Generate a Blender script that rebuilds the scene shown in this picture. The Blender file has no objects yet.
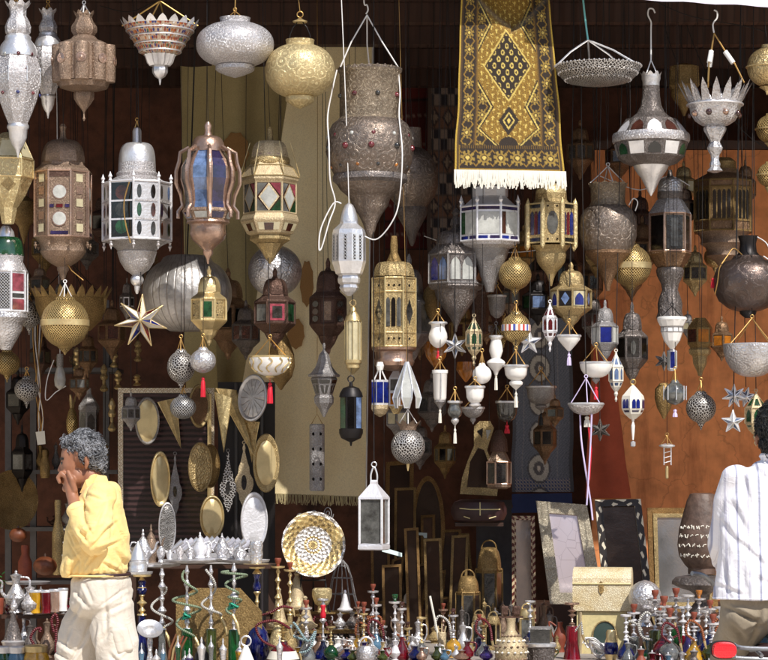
import bpy, bmesh, math, random
from mathutils import Vector, Matrix, Euler
random.seed(7)
PI = math.pi
SC = bpy.context.scene
COL = SC.collection
# the place: the shop front is the plane Y = 0, the street lies at -Y; sizes are written in units of 1/205 m seen at the front
FPX, DIST, ZC, PYH = 2460.0, 12.0, 1.6, 470.0
CEIL = 3.95
def S(Y): return (DIST + Y) / FPX
def WX(px, Y): return (px - 384) * S(Y)
def WZ(py, Y): return ZC - (py - PYH) * S(Y)
def YT(base): return 0.9 * FPX / (base - PYH) - DIST      # depth on the table top (z = 0.70)

def srgb(r, g, b):
    f = lambda c: (c / 255) / 12.92 if c <= 10 else ((c / 255 + .055) / 1.055) ** 2.4
    return (f(r), f(g), f(b), 1)

# ------------------------------------------------------------------ materials
class NT:
    def __init__(s, name):
        s.m = bpy.data.materials.new(name); s.m.use_nodes = True
        s.t = s.m.node_tree; s.n = s.t.nodes; s.l = s.t.links
        s.b = s.n['Principled BSDF']
    def add(s, ty, **kw):
        nd = s.n.new(ty)
        for k, v in kw.items():
            if k in nd.inputs: nd.inputs[k].default_value = v
            else: setattr(nd, k, v)
        return nd
    def link(s, a, b): s.l.new(a, b)
    def math(s, op, a, b=None, c=None):
        nd = s.n.new('ShaderNodeMath'); nd.operation = op
        for i, x in enumerate((a, b, c)):
            if x is None: continue
            if isinstance(x, (int, float)): nd.inputs[i].default_value = x
            else: s.l.new(x, nd.inputs[i])
        return nd.outputs[0]
    def ramp(s, fac, *stops, interp='LINEAR'):
        r = s.n.new('ShaderNodeValToRGB'); r.color_ramp.interpolation = interp
        e = r.color_ramp.elements
        while len(e) < len(stops): e.new(.5)
        for el, (p, c) in zip(e, stops):
            el.position = p; el.color = c if isinstance(c, tuple) else (c, c, c, 1)
        s.l.new(fac, r.inputs[0]); return r.outputs[0]
    def mix(s, fac, a, b, mode='MIX'):
        nd = s.n.new('ShaderNodeMix'); nd.data_type = 'RGBA'; nd.blend_type = mode
        for i, x in ((0, fac), (6, a), (7, b)):
            if isinstance(x, (int, float, tuple)): nd.inputs[i].default_value = x
            else: s.l.new(x, nd.inputs[i])
        return nd.outputs[2]
    def bump(s, h, strength=.5, dist=.004):
        nd = s.n.new('ShaderNodeBump'); nd.inputs['Strength'].default_value = strength; nd.inputs['Distance'].default_value = dist
        s.l.new(h, nd.inputs['Height']); s.l.new(nd.outputs[0], s.b.inputs['Normal'])

def metal(name, col, rough=.3, pat='hammer', scale=70, dark=.25, metallic=1.0, bstr=.5, tarnish=.45):
    """worked sheet metal: tarnish, and hammered / engraved / pierced / filigree work laid along the surface"""
    k = NT(name); col = srgb(*col)
    k.b.inputs['Metallic'].default_value = metallic * .86
    geo = k.add('ShaderNodeTexCoord'); uv = geo.outputs['UV']; ob = geo.outputs['Object']
    oi = k.add('ShaderNodeObjectInfo')
    nz = k.add('ShaderNodeTexNoise', Scale=9.0, Detail=6.0, Roughness=.65); k.link(ob, nz.inputs['Vector'])
    fine = k.add('ShaderNodeTexNoise', Scale=90.0, Detail=3.0); k.link(ob, fine.inputs['Vector'])
    t = k.ramp(nz.outputs[0], (.3, max(.12, 1 - tarnish * 1.35)), (.6, 1.0))
    base = k.mix(1.0, col, t, 'MULTIPLY')
    var = k.ramp(oi.outputs['Random'], (0, .82), (1, 1.0))
    base = k.mix(1.0, base, var, 'MULTIPLY')
    dk = (col[0] * dark * .9, col[1] * dark * .78, col[2] * dark * .72, 1)
    h = None
    if pat == 'hammer':
        v = k.add('ShaderNodeTexVoronoi', Scale=scale); k.link(ob, v.inputs['Vector']); h = v.outputs['Distance']
        base = k.mix(k.ramp(h, (.35, 0.0), (.9, .5)), base, dk)
    elif pat == 'engrave':
        # chased rosettes with scrollwork between them, in bands
        v = k.add('ShaderNodeTexVoronoi', Scale=scale * .78, Randomness=.55, voronoi_dimensions='2D'); k.link(uv, v.inputs['Vector'])
        rg = k.math('SINE', k.math('MULTIPLY', v.outputs['Distance'], 15.0))
        sc = k.add('ShaderNodeTexNoise', Scale=scale * 1.5, Detail=2.0, Distortion=2.5); k.link(ob, sc.inputs['Vector'])
        e = k.math('MULTIPLY', k.ramp(rg, (.25, .25), (.6, 1.0)), k.ramp(k.math('ABSOLUTE', k.math('SUBTRACT', sc.outputs[0], .5)), (.01, .3), (.07, 1.0)))
        h = e; base = k.mix(e, k.mix(.72, base, dk), base)
    elif pat in ('pierce', 'filigree'):
        mp = k.add('ShaderNodeMapping'); mp.inputs['Rotation'].default_value = (0, 0, PI / 4); k.link(uv, mp.inputs['Vector'])
        v = k.add('ShaderNodeTexVoronoi', Scale=scale, Randomness=(0.0 if pat == 'pierce' else .75), voronoi_dimensions='2D',
                  feature=('F1' if pat == 'pierce' else 'DISTANCE_TO_EDGE')); k.link(mp.outputs[0], v.inputs['Vector'])
        e = k.ramp(v.outputs[0], (.30, 0.0), (.42, 1.0)) if pat == 'pierce' else k.ramp(v.outputs[0], (.10, 1.0), (.22, 0.0))
        h = e; base = k.mix(e, dk, base)
    elif pat == 'gores':
        w = k.add('ShaderNodeTexWave', Scale=scale, Distortion=.4, bands_direction='X'); k.link(uv, w.inputs['Vector'])
        v = k.add('ShaderNodeTexVoronoi', Scale=60); k.link(ob, v.inputs['Vector'])
        h = k.math('ADD', k.ramp(w.outputs[1], (.0, .0), (.12, 1.0)), k.math('MULTIPLY', v.outputs[0], .25))
        base = k.mix(k.ramp(w.outputs[1], (.0, .55), (.1, 0.0)), base, dk)
    else:
        h = fine.outputs[0]
    dent = k.add('ShaderNodeTexNoise', Scale=26.0, Detail=1.0); k.link(ob, dent.inputs['Vector'])
    hh = k.math('ADD', k.math('ADD', h, k.math('MULTIPLY', fine.outputs[0], .6)), k.math('MULTIPLY', dent.outputs[0], 1.6))
    k.bump(hh, min(1, bstr * 1.25), .004)
    k.link(base, k.b.inputs['Base Color'])
    r0 = rough if rough < .2 else rough + .03
    k.link(k.ramp(nz.outputs[0], (.25, min(1, r0 + .18)), (.7, r0)), k.b.inputs['Roughness'])
    return k.m

def plain(name, col, rough=.5, metallic=0.0, var=.25, scale=8.0, bstr=.15, spec=.5, coat=0.0, trans=0.0):
    k = NT(name); col = srgb(*col)
    tc = k.add('ShaderNodeTexCoord')
    nz = k.add('ShaderNodeTexNoise', Scale=scale, Detail=7.0, Roughness=.7); k.link(tc.outputs['Object'], nz.inputs['Vector'])
    k.link(k.mix(1.0, col, k.ramp(nz.outputs[0], (.3, 1 - var), (.7, 1.0)), 'MULTIPLY'), k.b.inputs['Base Color'])
    k.b.inputs['Roughness'].default_value = rough; k.b.inputs['Metallic'].default_value = metallic
    k.b.inputs['Specular IOR Level'].default_value = spec; k.b.inputs['Coat Weight'].default_value = coat
    k.b.inputs['Transmission Weight'].default_value = trans
    if bstr: k.bump(nz.outputs[0], bstr, .01)
    return k.m

def glass(name, col, rough=.12, var=.5, streak=40):
    """old lantern pane: coloured, slightly wavy, glossy"""
    k = NT(name); col = srgb(*col)
    tc = k.add('ShaderNodeTexCoord'); oi = k.add('ShaderNodeObjectInfo')
    nz = k.add('ShaderNodeTexNoise', Scale=16.0, Detail=7.0, Roughness=.7); k.link(tc.outputs['Object'], nz.inputs['Vector'])
    c = k.mix(1.0, col, k.ramp(nz.outputs[0], (.36, max(.1, 1 - var * 1.4)), (.62, 1.0)), 'MULTIPLY')
    k.link(k.mix(1.0, c, k.ramp(oi.outputs['Random'], (0, .7), (1, 1.0)), 'MULTIPLY'), k.b.inputs['Base Color'])
    k.b.inputs['Roughness'].default_value = rough; k.b.inputs['Specular IOR Level'].default_value = .7
    k.b.inputs['Coat Weight'].default_value = .4; k.b.inputs['Coat Roughness'].default_value = .05
    k.bump(nz.outputs[0], .25, .004)
    return k.m

M = {}
M['silver'] = metal('silver', (240, 238, 240), .30, 'engrave', 42, .4, .8, .5, .2)
M['silver_ham'] = metal('hammered silver', (232, 230, 232), .25, 'hammer', 95, .5, .85, .6, .3)
M['silver_smooth'] = metal('smooth silver', (240, 238, 239), .24, 'none', 60, .4, .85, .2, .22)
M['silver_gore'] = metal('riveted silver strips', (222, 218, 216), .34, 'gores', 7, .4, .8, .5, .35)
M['silver_fil'] = metal('silver filigree', (215, 210, 205), .34, 'filigree', 75, .08, .85, .7, .3)
M['silver_pierce'] = metal('pierced silver', (205, 203, 202), .3, 'pierce', 95, .06, .9, .7, .3)
M['tin'] = metal('dull tin', (196, 194, 194), .38, 'engrave', 55, .4, .8, .5, .4)
M['pewter'] = metal('dark pewter', (160, 152, 148), .30, 'engrave', 40, .35, .85, .6, .45)
M['pot'] = metal('dark engraved pot metal', (168, 154, 142), .30, 'engrave', 26, .4, .9, .5, .45)
M['pot_collar'] = metal('chased collar metal', (204, 186, 162), .38, 'engrave', 30, .2, .8, .8, .4)
M['pot_dark'] = metal('smooth dark pot metal', (124, 110, 104), .28, 'engrave', 16, .6, .9, .3, .4)
M['iron'] = plain('blackened iron', (40, 36, 36), .45, .6)
M['copper'] = metal('old copper', (190, 164, 142), .34, 'engrave', 48, .38, .8, .5, .4)
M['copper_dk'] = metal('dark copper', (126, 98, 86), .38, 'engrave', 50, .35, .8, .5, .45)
M['copper_shine'] = metal('polished copper', (198, 164, 144), .2, 'none', 50, .4, .9, .2, .35)
M['brass'] = metal('brass', (234, 208, 152), .30, 'engrave', 50, .30, .85, .5, .35)
M['brass_smooth'] = metal('smooth brass', (238, 212, 156), .25, 'none', 60, .3, .88, .2, .3)
M['brass_dk'] = metal('old and shade-dimmed brass', (196, 164, 108), .36, 'engrave', 50, .3, .85, .5, .45)
M['brass_pierce'] = metal('pierced brass', (230, 198, 134), .32, 'pierce', 95, .12, .85, .8, .3)
M['brass_ham'] = metal('hammered brass', (226, 198, 142), .28, 'hammer', 110, .4, .85, .7, .35)
M['gold'] = metal('pale gold leaf', (252, 232, 176), .32, 'engrave', 26, .5, .75, .5, .2)
M['gold_pale'] = metal('pale cream brass', (238, 218, 176), .36, 'engrave', 50, .45, .6, .35, .25)
M['bronze'] = metal('brown bronze', (172, 138, 106), .36, 'engrave', 40, .35, .85, .5, .45)
M['silver_pale'] = metal('whitened silver', (242, 240, 243), .34, 'none', 60, .4, .5, .25, .18)
M['chrome'] = metal('chrome', (225, 225, 228), .12, 'none', 60, .4, 1.0, .05, .15)
M['white'] = plain('white bone', (228, 222, 208), .45, 0, .15)
M['porcelain'] = plain('milk glass', (236, 232, 226), .22, 0, .08, coat=.5)
M['ivory'] = plain('ivory bone', (222, 205, 150), .45, 0, .3, 40)
M['cord_white'] = plain('white cord', (225, 222, 220), .7, 0, .1)
M['cord_dark'] = plain('dark wire', (30, 24, 22), .6, .2)
M['cord_gold'] = plain('gold chain', (190, 150, 90), .4, .8)
M['cord_teal'] = plain('teal rope', (120, 190, 190), .8)
M['red'] = plain('red silk', (205, 20, 45), .6, 0, .2)
M['lilac'] = plain('pale lilac silk', (205, 190, 225), .6, 0, .15)
M['black'] = plain('black silk', (14, 13, 14), .6)
M['orange'] = plain('orange rope', (176, 100, 56), .6)
M['g_white'] = glass('frosted pane', (205, 205, 198), .3, .25)
M['g_clear'] = glass('dim clear pane', (120, 120, 116), .08, .5)
M['g_grey'] = glass('smoky pane', (66, 64, 62), .08, .6)
M['g_dark'] = glass('dark pane', (22, 20, 20), .08, .6)
M['g_blue'] = glass('blue pane', (28, 46, 140))
M['g_blue2'] = glass('pale blue pane', (120, 145, 190))
M['g_red'] = glass('red pane', (116, 30, 38))
M['g_pink'] = glass('rose pane', (166, 76, 90))
M['g_green'] = glass('green pane', (36, 84, 52))
M['g_purple'] = glass('purple pane', (54, 46, 88))
M['g_amber'] = glass('amber pane', (200, 120, 30))
M['g_cream'] = glass('cream pane', (220, 208, 170), .3, .2)
M['g_brown'] = glass('brown pane', (84, 44, 34))
M['hose_green'] = plain('pale green hose', (150, 168, 136), .5, 0, .25, 60)
M['hose_white'] = plain('white hose', (216, 212, 204), .5, 0, .2, 60)
M['hose_cyan'] = plain('pale cyan hose', (160, 186, 190), .5, 0, .2, 60)
M['hose_red'] = plain('red hose', (120, 32, 42), .5, 0, .2, 60)
M['teal_foil'] = plain('teal foil', (30, 140, 112), .3, .4, .4, 40)
M['clay'] = plain('brown clay', (140, 66, 44), .6, 0, .4, 30)
M['wood'] = plain('dark wood', (70, 44, 30), .55, 0, .4, 12)
M['wood_mid'] = plain('brown wood', (122, 76, 46), .5, 0, .4, 12)
M['greypaint'] = plain('grey painted timber', (104, 102, 104), .7, 0, .4, 10)
M['leather'] = plain('dark plum leather', (62, 38, 40), .5, 0, .4, 14)
M['bulb'] = glass('glass bulb', (190, 186, 180), .1, .2)

for q_ in ('hose_green', 'hose_white', 'hose_cyan', 'hose_red', 'orange'):      # corrugated, cloth wrapped hose
    nt_ = M[q_].node_tree; tc_ = nt_.nodes.new('ShaderNodeTexCoord'); w_ = nt_.nodes.new('ShaderNodeTexWave'); w_.bands_direction = 'Y'; w_.inputs['Scale'].default_value = 34.0
    nt_.links.new(tc_.outputs['UV'], w_.inputs['Vector']); b_ = [n for n in nt_.nodes if n.type == 'BUMP'][0]; b_.inputs['Strength'].default_value = .9; b_.inputs['Distance'].default_value = .003; nt_.links.new(w_.outputs[1], b_.inputs['Height'])
    pb_ = nt_.nodes['Principled BSDF']; src_ = pb_.inputs['Base Color'].links[0].from_socket; mx_ = nt_.nodes.new('ShaderNodeMix'); mx_.data_type = 'RGBA'; mx_.blend_type = 'MULTIPLY'; mx_.inputs[0].default_value = .55; nt_.links.new(src_, mx_.inputs[6]); nt_.links.new(w_.outputs[0], mx_.inputs[7]); nt_.links.new(mx_.outputs[2], pb_.inputs['Base Color'])
# ------------------------------------------------------------------ mesh builder
class MB:
    def __init__(s): s.v, s.f, s.uv, s.mi, s.sm = [], [], [], [], []
    def face(s, idx, uvs=None, mi=0, sm=False):
        s.f.append(tuple(idx)); s.uv.append(uvs or [(0, 0)] * len(idx)); s.mi.append(mi); s.sm.append(sm)
    def lathe(s, n, prof, rot=0, lobes=None, c=(0, 0), mi=0, cap=True, xf=None, sx=1.0):
        """prof: (radius, z) top to bottom or any order"""
        o = len(s.v); sm = n >= 14; R = max(r for r, z in prof); arc = 0; arcs = []
        for j, (r, z) in enumerate(prof):
            if j: arc += math.hypot(r - prof[j - 1][0], z - prof[j - 1][1])
            arcs.append(arc)
            for i in range(n):
                a = rot + 2 * PI * i / n
                k = 1.0
                if lobes: k = 1 - lobes[1] * (1 - abs(math.cos(lobes[0] * a / 2)) ** .7)
                p = Vector((c[0] + r * k * math.cos(a) * sx, r * k * math.sin(a), c[1] + z))
                s.v.append(tuple(xf @ p) if xf else tuple(p))
        for j in range(len(prof) - 1):
            for i in range(n):
                i2 = (i + 1) % n
                u0, u1 = 2 * PI * R * i / n, 2 * PI * R * (i + 1) / n
                s.face((o + j * n + i, o + (j + 1) * n + i, o + (j + 1) * n + i2, o + j * n + i2),
                       [(u0, arcs[j]), (u0, arcs[j + 1]), (u1, arcs[j + 1]), (u1, arcs[j])], mi, sm)
        if cap:
            for j, rev in ((0, False), (len(prof) - 1, True)):
                if prof[j][0] > 1e-6:
                    idx = [o + j * n + i for i in range(n)]
                    s.face(idx[::-1] if rev else idx, None, mi, False)
    def tube(s, pts, r, n=6, mi=0, closed=False):
        pts = [Vector(p) for p in pts]; o = len(s.v); m = len(pts); ref = None; arc = [0.0]
        for j in range(1, m + 1): arc.append(arc[-1] + (pts[j % m] - pts[j - 1]).length)
        for j, p in enumerate(pts):
            a = pts[(j - 1) % m] if (j or closed) else p; b = pts[(j + 1) % m] if (j < m - 1 or closed) else p
            t = (b - a).normalized() if (b - a).length > 1e-9 else Vector((0, 0, 1))
            if ref is None: ref = Vector((0, 1, 0)) if abs(t.y) < .9 else Vector((1, 0, 0))
            u = (ref - t * ref.dot(t)).normalized(); w = t.cross(u); ref = u
            rr = r[j] if isinstance(r, (list, tuple)) else r
            for i in range(n):
                q = p + (u * math.cos(2 * PI * i / n) + w * math.sin(2 * PI * i / n)) * rr
                s.v.append(tuple(q))
        for j in range(m if closed else m - 1):
            j2 = (j + 1) % m
            for i in range(n):
                i2 = (i + 1) % n
                s.face((o + j * n + i, o + j * n + i2, o + j2 * n + i2, o + j2 * n + i), [(i / n, arc[j]), ((i + 1) / n, arc[j]), ((i + 1) / n, arc[j + 1]), (i / n, arc[j + 1])], mi, True)
        if not closed:
            s.face([o + i for i in range(n)][::-1], None, mi); s.face([o + (m - 1) * n + i for i in range(n)], None, mi)
    def box(s, x0, x1, y0, y1, z0, z1, mi=0, xf=None):
        o = len(s.v)
        for z in (z0, z1):
            for x, y in ((x0, y0), (x1, y0), (x1, y1), (x0, y1)):
                p = Vector((x, y, z)); s.v.append(tuple(xf @ p) if xf else tuple(p))
        for q in ((0, 3, 2, 1), (4, 5, 6, 7), (0, 1, 5, 4), (1, 2, 6, 5), (2, 3, 7, 6), (3, 0, 4, 7)):
            uvs = [(s.v[o + i][0], s.v[o + i][2]) for i in q]
            s.face([o + i for i in q], uvs, mi)
    def slab(s, pts, thick, mi=0):
        """front polygon pts (x,y,z), clockwise or not, pushed back along +Y"""
        o = len(s.v); n = len(pts)
        ar = sum(pts[i][0] * pts[(i + 1) % n][2] - pts[(i + 1) % n][0] * pts[i][2] for i in range(n))
        if ar < 0: pts = pts[::-1]
        s.v += [tuple(p) for p in pts] + [(p[0], p[1] + thick, p[2]) for p in pts]
        s.face([o + i for i in range(n)], [(p[0], p[2]) for p in pts], mi)
        s.face([o + n + i for i in range(n)][::-1], None, mi)
        for i in range(n):
            j = (i + 1) % n; s.face((o + j, o + i, o + n + i, o + n + j), None, mi)
    def ringslab(s, outer, inner, thick, mi=0):
        """a frame: matching outer and inner loops, pushed back"""
        n = len(outer); o = len(s.v)
        ar = sum(outer[i][0] * outer[(i + 1) % n][2] - outer[(i + 1) % n][0] * outer[i][2] for i in range(n))
        if ar < 0: outer, inner = outer[::-1], inner[::-1]
        back = lambda L: [(p[0], p[1] + thick, p[2]) for p in L]
        s.v += [tuple(p) for p in outer] + [tuple(p) for p in inner] + back(outer) + back(inner)
        d = 0
        for i in range(n):
            j = (i + 1) % n
            L = math.dist(outer[i], outer[j]); wd = math.dist(outer[i], inner[i])
            s.face((o + i, o + j, o + n + j, o + n + i), [(d, 0), (d + L, 0), (d + L, wd), (d, wd)], mi); d += L
            s.face((o + j, o + i, o + 2 * n + i, o + 2 * n + j), None, mi)
            s.face((o + n + i, o + n + j, o + 3 * n + j, o + 3 * n + i), None, mi)
            s.face((o + 2 * n + i, o + 3 * n + i, o + 3 * n + j, o + 2 * n + j), None, mi)
    def build(s, name, mats, parent=None, loc=None, sharp=38):
        me = bpy.data.meshes.new(name); me.from_pydata(s.v, [], s.f)
        if not isinstance(mats, (list, tuple)): mats = [mats]
        for m in mats: me.materials.append(M[m] if isinstance(m, str) else m)
        uvl = me.uv_layers.new(name='UVMap')
        flat = [c for f in s.uv for p in f for c in p]
        uvl.data.foreach_set('uv', flat)
        me.polygons.foreach_set('material_index', s.mi)
        me.polygons.foreach_set('use_smooth', s.sm)
        me.update()
        if any(s.sm): me.set_sharp_from_angle(angle=math.radians(sharp))
        ob = bpy.data.objects.new(name, me); COL.objects.link(ob)
        if parent is not None: ob.parent = parent
        if loc is not None: ob.location = loc
        return ob

def tag(o, label=None, cat=None, group=None, kind=None):
    for k, v in (('label', label), ('category', cat), ('group', group), ('kind', kind)):
        if v: o[k] = v
    return o

def copy_tree(o, parent=None):
    c = o.copy(); COL.objects.link(c); c.parent = parent
    for ch in list(o.children): copy_tree(ch, c)
    return c

# ------------------------------------------------------------------ things
CURVY = {'flex', 'hose', 'lilac_tie', 'red_tie', 'handle', 'spout', 'hook', 'tie_cord', 'bead_string', 'handlebar', 'carrier_rail', 'grab_rail', 'exhaust', 'hanging_cord', 'mouthpiece', 'eyebrow', 'moustache', 'scroll', 'edge_cord'}
class T:
    """one thing: an Empty with its parts; profiles are written in 1/205 m units at the thing's own place"""
    def __init__(s, name, label, cat, cx, py, Y, group=None, rz=0):
        s.e = bpy.data.objects.new(name, None); COL.objects.link(s.e); s.e.empty_display_size = .05
        s.e.location = (WX(cx, Y), Y, WZ(py, Y)); s.e.rotation_euler = (0, 0, math.radians(rz))
        tag(s.e, label, cat, group)
        s.cx, s.py, s.Y, s.s = cx, py, Y, S(Y)
    def p(s, px, py, dy=0): return ((px - s.cx) * s.s, dy * s.s, -(py - s.py) * s.s)
    def put(s, mb, part, mat, parent=None): return mb.build(part, mat, parent or s.e)
    def L(s, part, n, prof, mat, rot=0, lobes=None, parent=None, cx=None, dy=0, sx=1.0):
        mb = MB(); dx = 0 if cx is None else (cx - s.cx) * s.s
        xf = Matrix.Translation((0, dy * s.s, 0)) if dy else None
        mb.lathe(n, [(max(r, 1e-7) * s.s, -(y - s.py) * s.s) for r, y in prof], math.radians(rot), lobes, (dx, 0), xf=xf, sx=sx)
        return s.put(mb, part, mat, parent)
    def tube(s, part, pts, r, mat, parent=None, n=6, closed=False):
        pts = [tuple(q) + (0,) * (3 - len(q)) for q in pts]
        if len(pts) > 3 and not closed and part in CURVY:
            r0 = list(r) if isinstance(r, (list, tuple)) else None; Q, RR = [], []
            for i in range(len(pts) - 1):
                a, b, c, d = (Vector(pts[max(0, i - 1)]), Vector(pts[i]), Vector(pts[i + 1]), Vector(pts[min(len(pts) - 1, i + 2)]))
                for q in range(5):
                    u = q / 5; Q.append(tuple(.5 * (2 * b + (c - a) * u + (2 * a - 5 * b + 4 * c - d) * u * u + (3 * b - a - 3 * c + d) * u ** 3)))
                    if r0: RR.append(r0[i] + (r0[i + 1] - r0[i]) * u)
            pts = Q + [pts[-1]]; r = RR + [r0[-1]] if r0 else r
        mb = MB(); mb.tube([s.p(*q) for q in pts], r * s.s if not isinstance(r, (list, tuple)) else [x * s.s for x in r], n, closed=closed)
        return s.put(mb, part, mat, parent)
    def crown(s, part, hw0, y0, hw1, y1, n, mat, parent=None):
        mb = MB(); N = n * 4; hm = (hw0 + hw1) / 2
        lv = [0, .62, 1, .62]
        for i in range(N):
            a = 2 * PI * i / N; k = lv[i % 4]
            for r, y in ((hw0, y0), (hw0 + (hw1 - hw0) * k * .5, y0 + (y1 - y0) * k * .55), (hw0 + (hw1 - hw0) * k, y0 + (y1 - y0) * k)):
                mb.v.append((r * math.cos(a) * s.s, r * math.sin(a) * s.s, -(y - s.py) * s.s))
        for i in range(N):
            j = (i + 1) % N
            for q in (0, 1): mb.face((3 * i + q, 3 * j + q, 3 * j + q + 1, 3 * i + q + 1), None, 0, False)
        return s.put(mb, part, mat, parent)
    def gems(s, hw, y, r, n, mats, rot=0, dy=0):
        for i in range(n):
            a = math.radians(rot) + 2 * PI * i / n
            if math.sin(a) > .35: continue
            mb = MB(); c = Vector((hw * math.cos(a) * s.s, hw * math.sin(a) * s.s, -(y - s.py) * s.s))
            xf = Matrix.Translation(c) @ Matrix.Rotation(a, 4, 'Z') @ Matrix.Rotation(PI / 2, 4, 'Y')
            mb.lathe(14, [(r * s.s, -.2 * r * s.s), (r * .9 * s.s, .35 * r * s.s), (r * .5 * s.s, .75 * r * s.s), (1e-6, .85 * r * s.s)], xf=xf)
            s.put(mb, 'gem', mats[i % len(mats)])
    def W(s, n, hw0, hw1, y0, y1, specs, rot=0, part='glass_panel', lift=.35, parent=None):
        """windows on the facets of an n sided drum. specs: per facet (cycled) a list of (shape, material)"""
        for i in range(n):
            spec = specs[i % len(specs)]
            if not spec: continue
            am = math.radians(rot) + 2 * PI * (i + .5) / n
            ca, sa = math.cos(am), math.sin(am); hs = math.sin(PI / n); ap = math.cos(PI / n)
            mb = MB(); mats = []
            def pt(u, v, lf):
                hw = hw0 + (hw1 - hw0) * v; y = y0 + (y1 - y0) * v
                return ((ca * (hw * ap + lf) - sa * hw * hs * u) * s.s, (sa * (hw * ap + lf) + ca * hw * hs * u) * s.s, -(y - s.py) * s.s)
            for q, (sh, mt) in enumerate(spec):
                P = shape(sh, (hw0 + hw1) / 2 * hs, abs(y1 - y0))
                if mt not in mats: mats.append(mt)
                o = len(mb.v); lf = lift + .12 * q
                mb.v += [pt(u, v, lf) for u, v in P]
                idx = list(range(o, o + len(P)))
                ar = sum(P[a][0] * P[(a + 1) % len(P)][1] - P[(a + 1) % len(P)][0] * P[a][1] for a in range(len(P)))
                uvs = [(u * hw0 * hs * s.s, -(y0 + (y1 - y0) * v) * s.s) for u, v in P]
                mb.face(idx if ar < 0 else idx[::-1], uvs if ar < 0 else uvs[::-1], mats.index(mt))
            s.put(mb, part, mats, parent)
    def F(s, n, hw0, hw1, y0, y1, r, mat, rot=0, part='frame', rings=True, mids=()):
        mb = MB()
        for i in range(n):
            a = math.radians(rot) + 2 * PI * i / n
            f = lambda hw, y: (hw * math.cos(a) * s.s, hw * math.sin(a) * s.s, -(y - s.py) * s.s)
            if not rings and not mids:
                if math.sin(a) > .7: continue
                m1 = MB(); m1.tube([f(hw0, y0), f(hw1, y1)], r * s.s, 6); s.put(m1, 'bar' if part == 'frame' else part, mat); continue
            mb.tube([f(hw0, y0), f(hw1, y1)], r * s.s, 6)
        if not rings and not mids: return
        ys = ([(hw0, y0), (hw1, y1)] if rings else []) + [(hw0 + (hw1 - hw0) * m, y0 + (y1 - y0) * m) for m in mids]
        for hw, y in ys:
            pts = [(hw * math.cos(math.radians(rot) + 2 * PI * i / n) * s.s, hw * math.sin(math.radians(rot) + 2 * PI * i / n) * s.s, -(y - s.py) * s.s) for i in range(n)]
            mb.tube(pts, r * s.s, 6, closed=True)
        return s.put(mb, part, mat)
    def pinnacles(s, n, hw, y0, h, r, mat, rot=0, part='pinnacle', down=False):
        k = -1 if down else 1
        for i in range(n):
            a = math.radians(rot) + 2 * PI * i / n
            if math.sin(a) > .5: continue
            mb = MB(); x, y = hw * math.cos(a) * s.s, hw * math.sin(a) * s.s
            xf = Matrix.Translation((x, y, 0))
            mb.lathe(8, [(1e-6, -(y0 - k * h - s.py) * s.s), (r * .45 * s.s, -(y0 - k * h * .7 - s.py) * s.s), (r * s.s, -(y0 - k * h * .45 - s.py) * s.s), (r * .5 * s.s, -(y0 - k * h * .25 - s.py) * s.s), (r * .8 * s.s, -(y0 - s.py) * s.s)], xf=xf)
            s.put(mb, part, mat)
    def hang(s, y, mat='cord_dark', r=.3, to=CEIL, px=None, part='hanging_wire', wob=.5):
        px = s.cx if px is None else px
        a = Vector(s.p(px, y)); zt = to - s.e.location.z
        if zt <= a.z: return
        n = 7; pts = []; tx = random.Random(int(s.cx * 7 + y)).uniform(-9, 9) * s.s
        for i in range(n):
            t = i / (n - 1); w = math.sin(t * PI) * wob * s.s * (1 if hash(s.cx) % 2 else -1)
            pts.append((a.x + w + tx * t, a.y, a.z + (zt - a.z) * t))
        mb = MB(); mb.tube(pts, r * s.s, 5); s.put(mb, part, mat)
    def cords(s, apex, hw, y, n, mat='cord_gold', r=.6, rot=30, part='cord', loop=True):
        for i in range(n):
            a = math.radians(rot) + 2 * PI * i / n
            mb = MB(); mb.tube([s.p(s.cx, apex), s.p(s.cx + hw * .5 * math.cos(a), (apex + y) / 2 + .4, hw * .5 * math.sin(a)), s.p(s.cx + hw * math.cos(a), y, hw * math.sin(a))], r * s.s, 5)
            s.put(mb, part, mat)
        if loop: s.ring(apex - 1.6, 1.6, .5, mat)
    def ring(s, y, R, r, mat, part='ring', px=None, dy=0):
        px = s.cx if px is None else px
        s.tube(part, [(px + R * math.sin(2 * PI * i / 14), y - R * math.cos(2 * PI * i / 14), dy) for i in range(14)], r, mat, closed=True)
    def tassel(s, y, ln, mat='red', px=None, r=2.2):
        px = s.cx if px is None else px
        k = s.L('tassel', 14, [(.5, y), (r * .75, y + 1), (r * .8, y + 2.2), (r * .55, y + 3.2), (r * .9, y + 4.5), (r * 1.1, y + ln * .7), (r * 1.15, y + ln), (.3, y + ln)], mat, cx=px, lobes=(7, .25))
        return k
    def plate(s, part, px, py, R, prof, mat, yaw=0, tilt=0, sx=1.0, n=40, dy=0, parent=None, mats=None):
        """a dish lathed about an axis that points at the street; prof: (fraction of R, depth units towards the street)"""
        mb = MB()
        xf = Matrix.Translation(s.p(px, py, dy)) @ Matrix.Rotation(math.radians(yaw), 4, 'Z') @ Matrix.Rotation(math.radians(tilt), 4, 'X') @ Matrix.Rotation(PI / 2, 4, 'X')
        mb.lathe(n, [(max(f, 1e-5) * R * s.s, d * s.s) for f, d in prof], sx=sx, xf=xf)
        return s.put(mb, part, mat, parent)
    def slab(s, part, pts, thick, mat, parent=None):
        mb = MB(); mb.slab([s.p(*q) for q in pts], thick * s.s); return s.put(mb, part, mat, parent)
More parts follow.
